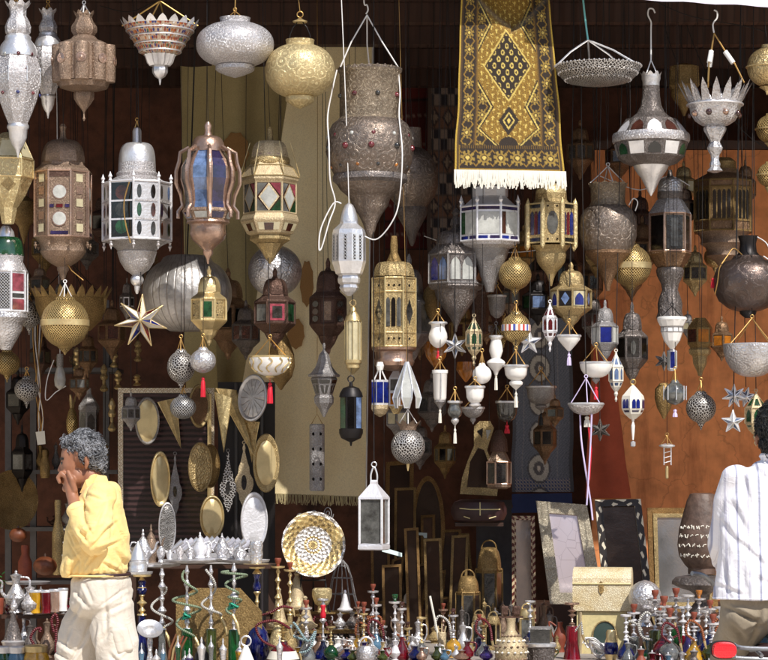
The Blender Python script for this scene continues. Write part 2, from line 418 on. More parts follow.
    def framed(s, quad, w, thick, mat, pane, part='frame', pane_part='mirror_glass', recess=.5):
        """picture-frame: quad of 4 (px,py,dy)"""
        P = [Vector(s.p(*q)) for q in quad]; c = sum(P, Vector()) / 4; inn = []
        for i in range(4):
            a = (P[(i - 1) % 4] - P[i]).normalized(); b = (P[(i + 1) % 4] - P[i]).normalized()
            inn.append(P[i] + (a + b) * w * s.s)
        mb = MB(); mb.ringslab(P, inn, thick * s.s); f = s.put(mb, part, mat)
        mb = MB(); mb.slab([q + Vector((0, thick * recess * s.s, 0)) for q in inn], thick * .3 * s.s); g = s.put(mb, pane_part, pane)
        return f, g

def shape(sh, hw, ht):
    """window outlines in facet coordinates u -1..1, v 0..1"""
    k = sh[0]
    if k == 'r': _, u0, v0, u1, v1 = sh; return [(u0, v0), (u1, v0), (u1, v1), (u0, v1)]
    if k == 'a':      # pointed arch
        _, u0, v0, u1, v1 = sh; uc = (u0 + u1) / 2; d = min(.5 * (v1 - v0), (u1 - u0) * hw / max(ht, .01) * .8)
        return [(u0, v1), (u0, v0 + d), (u0 + (uc - u0) * .35, v0 + d * .42), (uc, v0), (u1 - (u1 - uc) * .35, v0 + d * .42), (u1, v0 + d), (u1, v1)]
    if k == 'd': _, u, v, du, dv = sh; return [(u - du, v), (u, v - dv), (u + du, v), (u, v + dv)]
    if k == 'o': _, u, v, du, dv = sh; return [(u + du * math.cos(2 * PI * i / 14), v + dv * math.sin(2 * PI * i / 14)) for i in range(14)]
    if k == 'c': _, u, v, r = sh; return [(u + r / max(hw, .01) * math.cos(2 * PI * i / 16), v + r / max(ht, .01) * math.sin(2 * PI * i / 16)) for i in range(16)]
    if k == 'p': return list(sh[1])
# ================================================================== the setting
def struct(mb, name, mat): return tag(mb.build(name, mat), kind='structure')
def ground_mat():
    k = NT('dusty paving'); tc = k.add('ShaderNodeTexCoord')
    n = k.add('ShaderNodeTexNoise', Scale=.8, Detail=8.0); k.link(tc.outputs['Object'], n.inputs['Vector'])
    k.link(k.ramp(n.outputs[0], (.3, srgb(212, 198, 180)), (.7, srgb(230, 218, 200))), k.b.inputs['Base Color']); k.b.inputs['Roughness'].default_value = .9
    k.bump(n.outputs[0], .3, .02); return k.m
def plank_mat(name, a, b, sc=5, axis='X'):
    k = NT(name); tc = k.add('ShaderNodeTexCoord')
    w = k.add('ShaderNodeTexWave', Scale=sc, Distortion=.6, bands_direction=axis); w.inputs['Detail'].default_value = 3; k.link(tc.outputs['Object'], w.inputs['Vector'])
    n = k.add('ShaderNodeTexNoise', Scale=4.0, Detail=8.0); k.link(tc.outputs['Object'], n.inputs['Vector'])
    c = k.mix(n.outputs[0], srgb(*a), srgb(*b))
    k.link(k.mix(k.ramp(w.outputs[1], (.02, .5), (.08, 0.0)), c, (.01, .007, .006, 1)), k.b.inputs['Base Color'])
    k.b.inputs['Roughness'].default_value = .75; k.bump(w.outputs[1], .5, .02); return k.m
def plaster_mat(name, stops, scale=1.6, rough=.85, bstr=.3):
    k = NT(name); tc = k.add('ShaderNodeTexCoord')
    n = k.add('ShaderNodeTexNoise', Scale=scale, Detail=9.0, Roughness=.72); k.link(tc.outputs['Object'], n.inputs['Vector'])
    n2 = k.add('ShaderNodeTexNoise', Scale=scale * 9, Detail=6.0); k.link(tc.outputs['Object'], n2.inputs['Vector'])
    c = k.ramp(n.outputs[0], *stops)
    k.link(k.mix(1.0, c, k.ramp(n2.outputs[0], (.3, .72), (.6, 1.0)), 'MULTIPLY'), k.b.inputs['Base Color'])
    if name.startswith('orange'):      # runs of damp, scuffs, hairline cracks
        mp = k.add('ShaderNodeMapping'); mp.inputs['Scale'].default_value = (5, 5, .7); k.link(tc.outputs['Object'], mp.inputs['Vector'])
        st = k.add('ShaderNodeTexNoise', Scale=1.0, Detail=7.0, Roughness=.7); k.link(mp.outputs[0], st.inputs['Vector'])
        cr = k.add('ShaderNodeTexVoronoi', Scale=2.6, feature='DISTANCE_TO_EDGE'); dv = k.mix(.12, tc.outputs['Object'], n2.outputs[1]); k.link(dv, cr.inputs['Vector'])
        b0 = k.b.inputs['Base Color'].links[0].from_socket
        b1 = k.mix(1.0, b0, k.ramp(st.outputs[0], (.32, (.50, .42, .40, 1)), (.5, (.92, .9, .9, 1)), (.68, (1, 1, 1, 1))), 'MULTIPLY')
        k.link(k.mix(k.ramp(cr.outputs[0], (.0, .3), (.010, 0.0)), b1, (.05, .02, .01, 1)), k.b.inputs['Base Color'])
    k.b.inputs['Roughness'].default_value = rough; k.bump(n2.outputs[0], bstr, .01); return k.m
M['ground'] = ground_mat()
M['ceil'] = plank_mat('dark ceiling planks', (50, 34, 28), (82, 54, 42))
M['backwall'] = plaster_mat('dark back wall', ((.35, srgb(66, 48, 42)), (.5, srgb(128, 84, 66)), (.68, srgb(78, 58, 50))), 1.3)
M['orangewall'] = plaster_mat('orange painted wall', ((.3, srgb(220, 136, 82)), (.5, srgb(236, 154, 96)), (.7, srgb(226, 144, 90))), 1.3)
M['sidewall'] = plain('pale side wall plaster', (226, 214, 192), .9, 0, .2, 2)
M['canvasstrip'] = plain('pale awning cloth', (226, 218, 232), .8, 0, .1, 3)

mb = MB(); mb.v = [(-60, -60, 0), (60, -60, 0), (60, 60, 0), (-60, 60, 0)]; mb.face((0, 1, 2, 3)); struct(mb, 'ground', 'ground')
mb = MB(); mb.box(-2.9, 3.4, 3.0, 3.15, 0.004, 5.0); struct(mb, 'back_wall', 'backwall')
mb = MB(); mb.box(-3.05, -2.9, -.3, 3.15, 0.004, 5.0); struct(mb, 'left_wall', 'sidewall')
mb = MB(); mb.box(3.4, 3.55, -.3, 3.15, 0.004, 5.0); struct(mb, 'right_wall', 'sidewall')
mb = MB(); mb.box(-2.898, 3.398, -.2, 2.998, CEIL, CEIL + .12); struct(mb, 'ceiling', 'ceil')
for y in (.35, 1.0, 1.7, 2.4):
    mb = MB(); mb.box(-2.89, 3.39, y, y + .09, CEIL - .10, CEIL - .003); struct(mb, 'ceiling_beam', 'ceil')
mb = MB(); mb.box(-2.96, 3.46, -.36, -.203, CEIL - .02, CEIL + .3); struct(mb, 'roof_beam', 'ceil')
# awning cloth edge, sagging to the right
t = T('awning_cloth', 'pale lilac awning edge sagging at the top corner above the orange wall', 'awning', 560, -6, -.37)
mb = MB(); N = 24
for i in range(N + 1):
    px = 545 + (800 - 545) * i / N; b = -5.5 + (px - 545) * .055 + .6 * math.sin(i * 1.3)
    for q, (yy, dy) in enumerate(((b, 0), (b - 6, -.6), (b - 22, .5))): mb.v.append(t.p(px, yy, dy))
for i in range(N):
    for q in (0, 1): mb.face((3 * i + q, 3 * i + 3 + q, 3 * i + 4 + q, 3 * i + 1 + q), None, 0, True)
t.put(mb, 'cloth_edge', 'canvasstrip')

# orange painted partition on the right
mb = MB(); yw = 1.8
mb.box(WX(592, yw), 3.39, yw, yw + .08, .004, WZ(150, yw)); struct(mb, 'orange_wall', 'orangewall')
mb = MB(); mb.box(WX(592, yw), 3.385, yw - .02, yw + .1, WZ(150, yw) + .003, WZ(141, yw)); struct(mb, 'orange_wall_trim', 'wood')
M['redcloth'] = plain('faded red brown cloth', (186, 88, 60), .9, 0, .4, 4)

def cloth_grid(name, label, cat, quad, Y, mat, nx=30, ny=40, folds=lambda u, v: 0, group=None, part=None, edge=None):
    """a hung cloth: quad corners TL,TR,BR,BL in place units"""
    t = T(name, label, cat, (quad[0][0] + quad[1][0]) / 2, quad[0][1], Y, group)
    mb = MB()
    for j in range(ny + 1):
        v = j / ny
        for i in range(nx + 1):
            u = i / nx
            ax = quad[0][0] + (quad[1][0] - quad[0][0]) * u; ay = quad[0][1] + (quad[1][1] - quad[0][1]) * u
            bx = quad[3][0] + (quad[2][0] - quad[3][0]) * u; by = quad[3][1] + (quad[2][1] - quad[3][1]) * u
            wx = (.9 * math.sin(v * 8 + quad[0][0]) + .5 * math.sin(v * 21)) * v; mb.v.append(t.p(ax + (bx - ax) * v + wx, ay + (by - ay) * v, folds(u, v)))
    for j in range(ny):
        for i in range(nx):
            a = j * (nx + 1) + i
            f = [(i / nx, j / ny), (i / nx, (j + 1) / ny), ((i + 1) / nx, (j + 1) / ny), ((i + 1) / nx, j / ny)]
            mb.face((a, a + nx + 1, a + nx + 2, a + 1), [(u * 1.0, 1 - v) for u, v in f], 0, True)
    o = t.put(mb, part or 'cloth', mat)
    return t, o, mb

def canvas_mat(name, a, b, weave=500):
    k = NT(name); tc = k.add('ShaderNodeTexCoord')
    n = k.add('ShaderNodeTexNoise', Scale=2.2, Detail=8.0, Roughness=.7); k.link(tc.outputs['Object'], n.inputs['Vector'])
    f = k.add('ShaderNodeTexNoise', Scale=160.0, Detail=2.0); k.link(tc.outputs['Object'], f.inputs['Vector'])
    c = k.ramp(n.outputs[0], (.3, srgb(*a)), (.7, srgb(*b)))
    k.link(k.mix(1.0, c, k.ramp(f.outputs[0], (.3, .86), (.6, 1.0)), 'MULTIPLY'), k.b.inputs['Base Color'])
    k.b.inputs['Roughness'].default_value = .95; k.b.inputs['Specular IOR Level'].default_value = .1
    k.bump(n.outputs[0], .3, .02); return k.m
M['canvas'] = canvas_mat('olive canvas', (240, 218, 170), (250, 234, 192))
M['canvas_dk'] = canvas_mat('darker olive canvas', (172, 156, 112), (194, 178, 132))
M['fringe_olive'] = canvas_mat('olive fringe', (150, 136, 100), (216, 202, 160))
M['rust'] = canvas_mat('rust orange cloth', (150, 112, 70), (168, 128, 82))

fold = lambda u, v: 2.6 * math.sin(u * 15 + v * 5) * v + 2.0 * math.sin(u * 7 - v * 11) + 3.6 * math.sin(u * 9 + v * 1.5) * (.3 + v * .7) + 1.2 * math.sin(u * 21 + 1) + 1.5 * math.sin(u * 3 - v * 4)
YC = 1.45
t, o, _ = cloth_grid('canvas_curtain', 'tall olive canvas curtain with a fringed hem hanging behind the silver lanterns', 'curtain', ((300, 20), (373, 24), (366, 497), (226, 492)), YC, 'canvas', 40, 50, fold)
mb = MB()
for i in range(140):
    u = (i + random.random()) / 140; px = 227 + 139 * u; y0 = 491.5 + 5 * u
    mb.tube([t.p(px, y0, fold(u, 1)), t.p(px + random.uniform(-.8, .8), y0 + 5, fold(u, 1) - .3), t.p(px + random.uniform(-1.5, 1.5), y0 + random.uniform(8, 11), fold(u, 1))], .45 * t.s, 4)
t.put(mb, 'fringe', 'fringe_olive')
t.tube('edge_cord', [(373, 24, -3), (371, 150, -3), (369, 300, -3), (366, 497, -3)], .8, 'cord_white')
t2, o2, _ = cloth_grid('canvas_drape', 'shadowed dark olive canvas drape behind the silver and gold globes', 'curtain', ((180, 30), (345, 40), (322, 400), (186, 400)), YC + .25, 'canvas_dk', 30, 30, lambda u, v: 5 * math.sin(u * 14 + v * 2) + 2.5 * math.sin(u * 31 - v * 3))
def motif(t, px, py, w, h, dy):
    P = []
    for i in range(18):
        a = 2 * PI * i / 18; k = 1 if i % 2 else .9
        P.append((px + w * k * math.sin(a), py - h * k * math.cos(a), dy))
    t.slab('motif', P, .6, 'rust')
for (x, y, w, h) in ((236, 152, 14, 20), (318, 148, 8, 20)): motif(t2, x, y, w, h, -6)
for (x, y, w, h) in ((307, 284, 7, 24), (296, 334, 9, 16)): motif(t, x, y, w, h, -7)

# rugs hung deep in the shop
def rug_mat(name, fn_stops):
    k = NT(name); a = k.add('ShaderNodeVertexColor'); a.layer_name = 'weave'
    tc = k.add('ShaderNodeTexCoord'); f = k.add('ShaderNodeTexNoise', Scale=220.0, Detail=2.0); k.link(tc.outputs['Object'], f.inputs['Vector'])
    k.link(k.mix(1.0, a.outputs[0], k.ramp(f.outputs[0], (.3, .7), (.65, 1.1)), 'MULTIPLY'), k.b.inputs['Base Color'])
    k.b.inputs['Roughness'].default_value = .85; k.b.inputs['Sheen Weight'].default_value = .25; k.bump(f.outputs[0], .3, .004); return k.m
M['weave'] = rug_mat('woven pile', None)
def paint(o, fn, nx, ny):
    at = o.data.color_attributes.new('weave', 'FLOAT_COLOR', 'POINT')
    for j in range(ny + 1):
        for i in range(nx + 1):
            at.data[j * (nx + 1) + i].color = fn(i / nx, j / ny)
def kilim(u, v):
    k = v * 7 % 1
    if .46 < k < .54 and (u * 9) % 1 < .55: return srgb(150, 120, 110)
    if k < .06: return srgb(40, 16, 16)
    return srgb(112, 34, 28) if int(v * 7) % 2 else srgb(92, 28, 24)
t, o, _ = cloth_grid('red_kilim', 'dim red striped kilim hanging deep in the shop left of the tile patterned rug', 'rug', ((383, 42), (436, 38), (432, 250), (384, 250)), 2.7, 'weave', 40, 80, lambda u, v: math.sin(u * 7), part='woven_panel'); paint(o, kilim, 40, 80)
def tiles(u, v):
    r = int(v * 8); x = (u * 4) % 1; y = (v * 8) % 1
    if u < .08 or u > .92 or y < .08: return srgb(92, 74, 66)
    if r % 2 == 0: return srgb(44, 38, 44) if (int(u * 8) + int(v * 16)) % 2 else srgb(150, 130, 118)
    d = abs(x - .5) + abs(y - .5); return srgb(128, 92, 72) if d > .42 else (srgb(60, 44, 44) if d > .25 else srgb(150, 128, 110))
t, o, _ = cloth_grid('tile_rug', 'dim rug of chequered and diamond tiles hanging behind the gold prayer rug', 'rug', ((428, 84), (482, 84), (482, 262), (426, 262)), 2.6, 'weave', 48, 96, part='woven_panel'); paint(o, tiles, 48, 96)
def bluerug(u, v):
    x = abs(u - .47); vy = (v * 5.2) % 1
    if u < .06 or u > .94: return srgb(58, 58, 62)
    d = math.hypot((u - .45) * 1.5, (vy - .5) * .62)
    if d < .05: return srgb(150, 140, 128)
    if d < .13: return srgb(70, 66, 66)
    if d < .24: return srgb(134, 128, 118)
    if d < .28: return srgb(60, 58, 60)
    if v > .92: return srgb(120, 112, 100) if (int(u * 40) + int(v * 100)) % 2 else srgb(40, 50, 80)
    if .18 < u < .2 or .74 < u < .76: return srgb(92, 90, 92)
    return srgb(82, 84, 90) if (int(u * 60) + int(v * 140)) % 3 else srgb(62, 64, 72)
t, o, _ = cloth_grid('medallion_rug', 'grey blue rug with a column of round medallions hanging behind the small white lamps', 'rug', ((513, 318), (572, 318), (574, 492), (512, 492)), 1.9, 'weave', 60, 150, lambda u, v: 1.2 * math.sin(u * 9), part='woven_panel'); paint(o, lambda u, v: tuple(min(1, c * 2.1) for c in bluerug(u, v)[:3]) + (1,), 60, 150)
t, o, _ = cloth_grid('blue_bench_cloth', 'folded navy cloth below the medallion rug', 'cloth', ((512, 494), (572, 493), (573, 512), (512, 513)), 1.8, plain('navy cloth', (40, 50, 88), .9), 10, 6, lambda u, v: 2 * math.sin(u * 9))
t, o, _ = cloth_grid('red_drape', 'rust red pointed drape hanging on the orange wall beside the white pendants', 'cloth', ((597, 300), (608, 300), (630, 498), (584, 498)), 1.78, 'redcloth', 20, 20, lambda u, v: 2.5 * math.sin(u * 8))
t, o, _ = cloth_grid('grey_panel', 'bare grey board standing behind the brass floor lanterns', 'board', ((476, 500), (512, 500), (512, 640), (476, 640)), 2.5, 'greypaint', 3, 3)

# ------------------------------------------------------------------ the gold rug in front
def goldrug(u, v):
    G, G2, P, K, K2 = srgb(140, 106, 32), srgb(114, 84, 24), srgb(204, 178, 92), srgb(40, 27, 15), srgb(74, 52, 24)
    x = u * 100; y = v * 168
    xe = min(x, 100 - x)
    n = math.sin(x * 1.9 + 3 * math.sin(y * .7)) * math.sin(y * 1.7 + 2 * math.sin(x * .6))
    if xe < 2: return srgb(176, 144, 52)
    if xe < 4: return K2
    def med(a, b, pitch, w):      # medallion column / row
        k = (b / pitch) % 1; d = math.hypot(a / w, (k - .5) * pitch / (w * 1.05))
        if d < .25: return P
        if d < .42: return K2
        if d < .95: return srgb(148, 120, 50) if (math.sin(math.atan2(a, (k - .5) * pitch) * 8) > -.2 or d < .6) else K
        q = abs(((b / pitch) % 1) - 0); q = min(q, 1 - q)
        if abs(abs(a) - w * (1 - 2.2 * q)) < .7: return G
        return K
    bottom = y > 146
    if bottom and y < 166 and xe > 4:
        if y < 148.5: return G2 if int(x) % 2 else K
        return med(y - 157, x - 4, 15.33, 7)
    if bottom: return srgb(150, 118, 40)
    if xe < 17: return med(xe - 10.5, y + 4, 14.6, 5.2)
    if xe < 18.5: return K2
    if xe < 20: return G2
    # field
    def chev(yc, h, d): return d * max(0, 1 - abs(y - yc) / h)
    e = xe - 20
    c = max(chev(40, 24, 15), chev(112, 24, 15), chev(150, 22, 26), chev(0, 20, 12))
    if e < c - 3: return med((xe - 24), y, 14, 5)
    if e < c - 1.5: return P
    if e < c: return K
    d = abs(x - 50) / 25 + abs(y - 76) / 32
    if d < 1:
        if d > .93: return P
        if d > .87: return K2
        a, b = (x - 50) / 25 + (y - 76) / 32, (x - 50) / 25 - (y - 76) / 32
        ka, kb = (a * 2.8) % 1 - .5, (b * 2.8) % 1 - .5; r = math.hypot(ka, kb)
        return P if .16 < r < .31 else (K2 if r < .1 else K)
    d = abs(x - 50) / 10 + abs(y - 124) / 13
    if d < 1: return P if (d < .2 or .45 < d < .6) else K
    d = math.hypot((x - 50) / 9, (y - 146) / 8)
    if d < 1: return K
    kx, ky = (x / 5.3) % 1 - .5, ((y + (int(x / 5.3) % 2) * 3.2) / 6.6) % 1 - .5
    if abs(kx) * 7 < .75 and abs(ky) < .26 or (abs(ky + .18) < .1 and abs(kx) < .32): return P if n > -.3 else srgb(120, 84, 28)
    return G if n > -.2 else G2
def rugfold(u, v):
    # the top flap is turned over: a ledge along a V catches the sun
    vv = .245 - abs(u - .56) ** 1.25 * .52 + (.0 if u < .56 else .02)
    k = 1 / (1 + math.exp(-(v - vv) * 75))
    base = 1.5 * math.sin(u * 6 + 1) * (1 - v * .6) + 3.0 * math.sin(v * 3.2)
    return base + (1 - k) * 18
NXR, NYR = 150, 230
t, o, _ = cloth_grid('gold_rug', 'gold and black patterned rug with a central diamond and white fringe hanging on display', 'rug', ((462, -22), (548, -22), (565, 172), (455, 170)), -.22, 'weave', NXR, NYR, rugfold, part='woven_panel'); paint(o, goldrug, NXR, NYR)
mb = MB()
for i in range(190):
    u = (i + random.random()) / 190; px = 454.5 + 111 * u; y0 = 169.5 + 2 * u; d0 = rugfold(u, 1)
    mb.tube([t.p(px, y0, d0 - .3), t.p(px + random.uniform(-.6, .6), y0 + 8, d0 - 1.2), t.p(px + random.gauss(0, 1.5), y0 + random.uniform(12.5, 19), d0 - .6)], .75 * t.s, 5)
t.put(mb, 'fringe', 'white')
mb = MB(); mb.tube([t.p(440, -22, 20), t.p(580, -23, 20)], 1.6 * t.s, 8); t.put(mb, 'hanging_rod', 'iron')

# the other side of the street, seen in the polished metal and the mirrors
M['facade'] = plaster_mat('sandy street plaster', ((.3, srgb(196, 156, 128)), (.5, srgb(214, 176, 148)), (.7, srgb(204, 164, 136))), .6)
M['facade_dk'] = plain('dark shop opening', (30, 24, 22), .6, 0, .3)
for (x0, x1, h, y, lab) in ((-30, -9.2, 6.5, -23, 'sandy house across the street, the lower one, met only in reflections'), (-9, 8, 8.2, -22.6, 'sandy house across the street with a tall front, met only in reflections'), (8.2, 30, 5.6, -23.2, 'sandy house across the street with three shop openings, met only in reflections')):
    e = bpy.data.objects.new('street_house', None); COL.objects.link(e); e.location = ((x0 + x1) / 2, y, 0); tag(e, lab, 'house'); w_ = (x1 - x0) / 2
    mb = MB(); mb.box(-w_, w_, -5, 0, .004, h); mb.build('wall', 'facade', e)
    mb = MB(); mb.box(-w_ - .05, w_ + .05, .002, .2, h - .4, h - .15); mb.build('cornice', 'facade', e)
    for i in range(3):
        cx = -w_ + (i + .5) * 2 * w_ / 3; mb = MB(); mb.box(cx - 1.6, cx + 1.6, .004, .03, .05, 2.9); mb.build('shop_opening', 'facade_dk', e)
        mb = MB(); mb.box(cx - .6, cx + .6, .004, .03, 3.9, 5.1); mb.build('window', 'facade_dk', e)
# ================================================================== hanging lanterns
LG = 'lanterns hung at the shop front'
def lamp(label, cx, py, Y, cat='lantern', name='hanging_lantern', group=LG, rz=0): return T(name, label, cat, cx, py, Y, group, rz)

# 1 tall silver urn at the left edge
def urn(label, cx, y0, k, Y, gem=True):
    t = lamp(label, cx, y0, Y); y = lambda v: y0 + (v - 3) * k
    t.L('collar', 16, [(11 * k, y(4)), (8.5 * k, y(10)), (8.2 * k, y(16)), (11, y(21)) if k == 1 else (11 * k, y(21)), (13.2 * k, y(27)), (12.6 * k, y(33)), (11 * k, y(35))], 'silver', lobes=(8, .12))
    t.crown('crown_rim', 11 * k, y(6), 13.5 * k, y(1), 8, 'silver')
    t.L('shoulder', 16, [(11 * k, y(35)), (13 * k, y(37)), (13 * k, y(40)), (17.5 * k, y(46)), (19.5 * k, y(52)), (19.5 * k, y(57))], 'silver_smooth')
    t.L('body', 8, [(19.5 * k, y(57)), (23 * k, y(66)), (24.5 * k, y(76)), (23.5 * k, y(86)), (20 * k, y(100)), (14.5 * k, y(114)), (10 * k, y(124))], 'silver', rot=22.5 + 8)
    t.F(8, 24 * k, 24 * k, y(69), y(84), .55, 'silver_smooth', rot=30.5, rings=False)
    t.L('lower_cup', 16, [(10 * k, y(124)), (11 * k, y(126)), (11 * k, y(128)), (9.5 * k, y(130)), (8.8 * k, y(138)), (6 * k, y(145)), (2.5 * k, y(150)), (1.5 * k, y(154)), (.5, y(158))], 'silver_smooth', lobes=(12, .12))
    if gem:
        t.gems(18 * k, y(56), 2.4, 8, ['g_red', 'g_white', 'g_red', 'g_red'], rot=10)
        t.gems(22.3 * k, y(72), 1.9, 8, ['g_red', 'g_purple'], rot=30)
        t.gems(21.2 * k, y(95), 1.8, 8, ['g_blue', 'g_red'], rot=8)
    t.hang(y(3)); t.cords(y0 - 7, 9 * k, y(6), 3, 'cord_gold')
    return t
urn('large bright silver urn lantern set with red and blue gems, at the top left edge', 18, 3, 1.0, -.30)
urn('smaller silver urn lantern hanging half behind the large gemmed urn lantern', 48, 10, .70, -.12, False)

# 3 copper drum lantern
t = lamp('copper drum lantern with embossed arched panels beside the two silver urns', 84, 14, -.26)
t.L('collar', 18, [(9, 15), (8, 18), (9.5, 22), (13, 27), (13, 32), (10.5, 36), (11.5, 37)], 'copper', lobes=(9, .08))
t.crown('crown_rim', 9, 15, 11, 11, 8, 'copper')
t.L('roof', 12, [(11.5, 37), (14, 40), (20, 42), (27, 45.5), (27, 47)], 'copper')
t.L('drum', 9, [(26.5, 47), (26.5, 82)], 'copper', rot=12)
for i in range(9):      # half round embossed panels standing off the drum
    a = math.radians(12 + 40 * i + 20); mb = MB()
    if math.sin(a) > .5: continue
    xf = Matrix.Translation((24.6 * math.cos(a) * t.s, 24.6 * math.sin(a) * t.s, 0))
    mb.lathe(16, [(7.2 * t.s, -(46 - 14) * t.s), (7.6 * t.s, -(47.5 - 14) * t.s), (7.6 * t.s, -(79 - 14) * t.s), (7 * t.s, -(83 - 14) * t.s)], xf=xf)
    pn = t.put(mb, 'panel', 'copper')
    md = MB(); c = Vector((32.1 * math.cos(a) * t.s, 32.1 * math.sin(a) * t.s, -(62 - 14) * t.s))
    x2 = Matrix.Translation(c) @ Matrix.Rotation(a, 4, 'Z') @ Matrix.Rotation(PI / 2, 4, 'Y')
    md.lathe(16, [(5 * t.s, -.4 * t.s), (5 * t.s, .3 * t.s), (3.4 * t.s, .5 * t.s), (3 * t.s, .1 * t.s), (1.5 * t.s, .2 * t.s), (1e-6, .9 * t.s)], xf=x2); t.put(md, 'medallion', 'copper_shine', pn)
t.L('base', 12, [(26, 82.5), (24, 88), (13, 91), (9, 92)], 'copper')
t.L('lower_cup', 16, [(9.5, 92), (10.5, 94), (10, 99), (7, 104), (3, 109), (1, 112), (.8, 117), (1.6, 118.5), (.4, 121)], 'copper', lobes=(8, .1))
t.hang(11); t.cords(4, 7, 14, 3, 'cord_white', .7)

# 4 enamelled planter bowl
def enamel():
    k = NT('coloured enamel work'); tc = k.add('ShaderNodeTexCoord'); mp = k.add('ShaderNodeMapping'); mp.inputs['Scale'].default_value = (80, 50, 1); k.link(tc.outputs['UV'], mp.inputs['Vector'])
    v = k.add('ShaderNodeTexVoronoi', Scale=1.0, Randomness=.4, voronoi_dimensions='2D'); k.link(mp.outputs[0], v.inputs['Vector'])
    sp = k.add('ShaderNodeSeparateColor'); k.link(v.outputs['Color'], sp.inputs[0])
    c = k.ramp(sp.outputs[0], (0, srgb(150, 70, 50)), (.25, srgb(50, 52, 120)), (.45, srgb(206, 176, 150)), (.62, srgb(190, 110, 50)), (.8, srgb(60, 100, 70)), (.92, srgb(220, 214, 206)), interp='CONSTANT')
    k.link(k.mix(k.ramp(v.outputs['Distance'], (.38, 0.0), (.5, 1.0)), c, srgb(180, 160, 140)), k.b.inputs['Base Color'])
    k.b.inputs['Roughness'].default_value = .3; k.b.inputs['Metallic'].default_value = .2; k.bump(v.outputs['Distance'], .5, .004); return k.m
M['enamel'] = enamel()
t = lamp('hanging bowl lamp of coloured enamel bands with a scalloped silver rim', 160, 0, -.28, 'bowl lamp', 'hanging_bowl')
t.L('bowl', 24, [(36, 27), (33, 32), (29, 38), (25, 45), (21, 52), (17, 55)], 'enamel')
for r, y in ((33.6, 31.5), (29.4, 38), (25.2, 45), (21, 52)):
    mb = MB(); mb.tube([(r * math.cos(2 * PI * i / 40) * t.s, r * math.sin(2 * PI * i / 40) * t.s, -y * t.s) for i in range(40)], .8 * t.s, 6, closed=True); t.put(mb, 'silver_band', 'silver_smooth')
t.crown('scalloped_rim', 36, 27, 40, 20, 20, 'silver_smooth')
t.L('ribbed_cup', 32, [(17, 54), (15, 57), (13, 63), (10.5, 66)], 'silver_smooth', lobes=(16, .15))
t.L('finial', 16, [(7, 66), (8, 69), (7.6, 73), (5, 77), (1.5, 79), (1, 82), (.4, 85)], 'silver_smooth', lobes=(8, .1))
for dx, dz in ((-38, 0), (38, 0), (-6, -36), (4, 36)): t.tube('cord', [(160, 1), (160 + dx, 26, dz)], .8, 'cord_gold')
t.hang(1)

# 5, 6 big oblate globes
def globe(label, cx, yt, yb, R, Y, mat, cr, capr, hanger):
    t = lamp(label, cx, yt - 8, Y, 'globe lantern', 'globe_lantern')
    H = yb - yt; ym = yt + H * .48; hh = H * .5
    prof = [(cr, yt - 1)]
    for i in range(19):
        a = math.radians(68 - i * 136 / 18); prof.append((R * max(.01, math.cos(a)) ** .8, ym - (hh + 1) * math.copysign(abs(math.sin(a)) ** .92, a) * 1.0))
    t.L('globe', 40, prof, mat, lobes=(8, .025))
    t.L('collar', 28, [(cr - 1, yt - 6), (cr + .6, yt - 6), (cr, yt - 4), (cr, yt + 1)], mat)
    t.L('base', 24, [(capr * .8, yb - 3), (capr, yb - 1), (capr, yb + 3), (capr * .9, yb + 4.5), (capr * .5, yb + 8), (.5, yb + 11)], mat)
    if hanger == 'chain':
        t.cords(yt - 13, cr - 2, yt - 5, 3, 'cord_gold'); t.hang(yt - 14, 'cord_gold', .8)
    else:
        t.L('hanger_cap', 20, [(1, 18), (5, 20.5), (7.5, 21.2), (7, 22.5), (1, 22.5)], 'brass_smooth')
        for dx in (-10, 10): t.tube('hanger_wire', [(cx + dx * .25, 22), (cx + dx * .7, 28, -2), (cx + dx, 35, 0), (cx + dx * 1.05, 41, 0)], .6, 'iron')
        t.ring(14.5, 3, .6, 'cord_gold'); t.hang(11.5, 'cord_gold', .5)
    return t
globe('oblate silver globe lantern hammered with leaf patterns, left of the gold globe', 235, 24, 67, 39, -.30, 'silver', 15, 19.5, 'chain')
globe('round pale gold globe lantern hanging from a small disc, right of the silver globe', 300, 46, 98, 35, -.28, 'gold', 14, 14.5, 'disc')

# 7 great dark pot with gems and its white flex
t = lamp('huge dark engraved pot lantern with red gems and a tall chased collar', 370, 66, -.14, 'pot lantern', 'pot_lantern')
t.L('collar', 32, [(32, 69), (32, 72), (30.5, 74), (30.5, 118), (33, 121)], 'pot_collar')
t.crown('beaded_rim', 32, 71.5, 32.6, 68, 26, 'pot')
t.L('body', 40, [(33, 121), (38, 125), (42, 133), (43.5, 143), (43.5, 154), (41.5, 164), (37, 173), (35, 177)], 'pot')
t.L('band', 36, [(36.5, 175), (37.5, 177), (37.5, 181), (34, 184)], 'pewter')
t.L('funnel', 28, [(34, 183), (30, 190), (23, 196), (20, 199), (18, 206), (11, 216), (7, 224), (5, 231), (2, 238)], 'pot', lobes=(14, .05))
t.gems(30.8, 97, 2.6, 8, ['g_grey', 'g_red'], rot=15); t.gems(41.6, 138, 2.4, 12, ['g_white', 'g_red'], rot=5); t.gems(43.6, 150, 3.2, 10, ['g_red', 'g_red', 'g_grey'], rot=20); t.gems(38.5, 168, 2.2, 12, ['g_amber', 'g_grey'], rot=12)
for dx, dz in ((-31, -4), (30, -4), (0, 30)): t.tube('hanging_cord', [(367, 15), (367 + dx * .5, 42, dz * .5), (370 + dx, 71, dz)], .75, 'cord_white')
t.tube('hook', [(364, -30), (364, 2), (367, 5), (368, 10), (366, 14)], .8, 'cord_white')
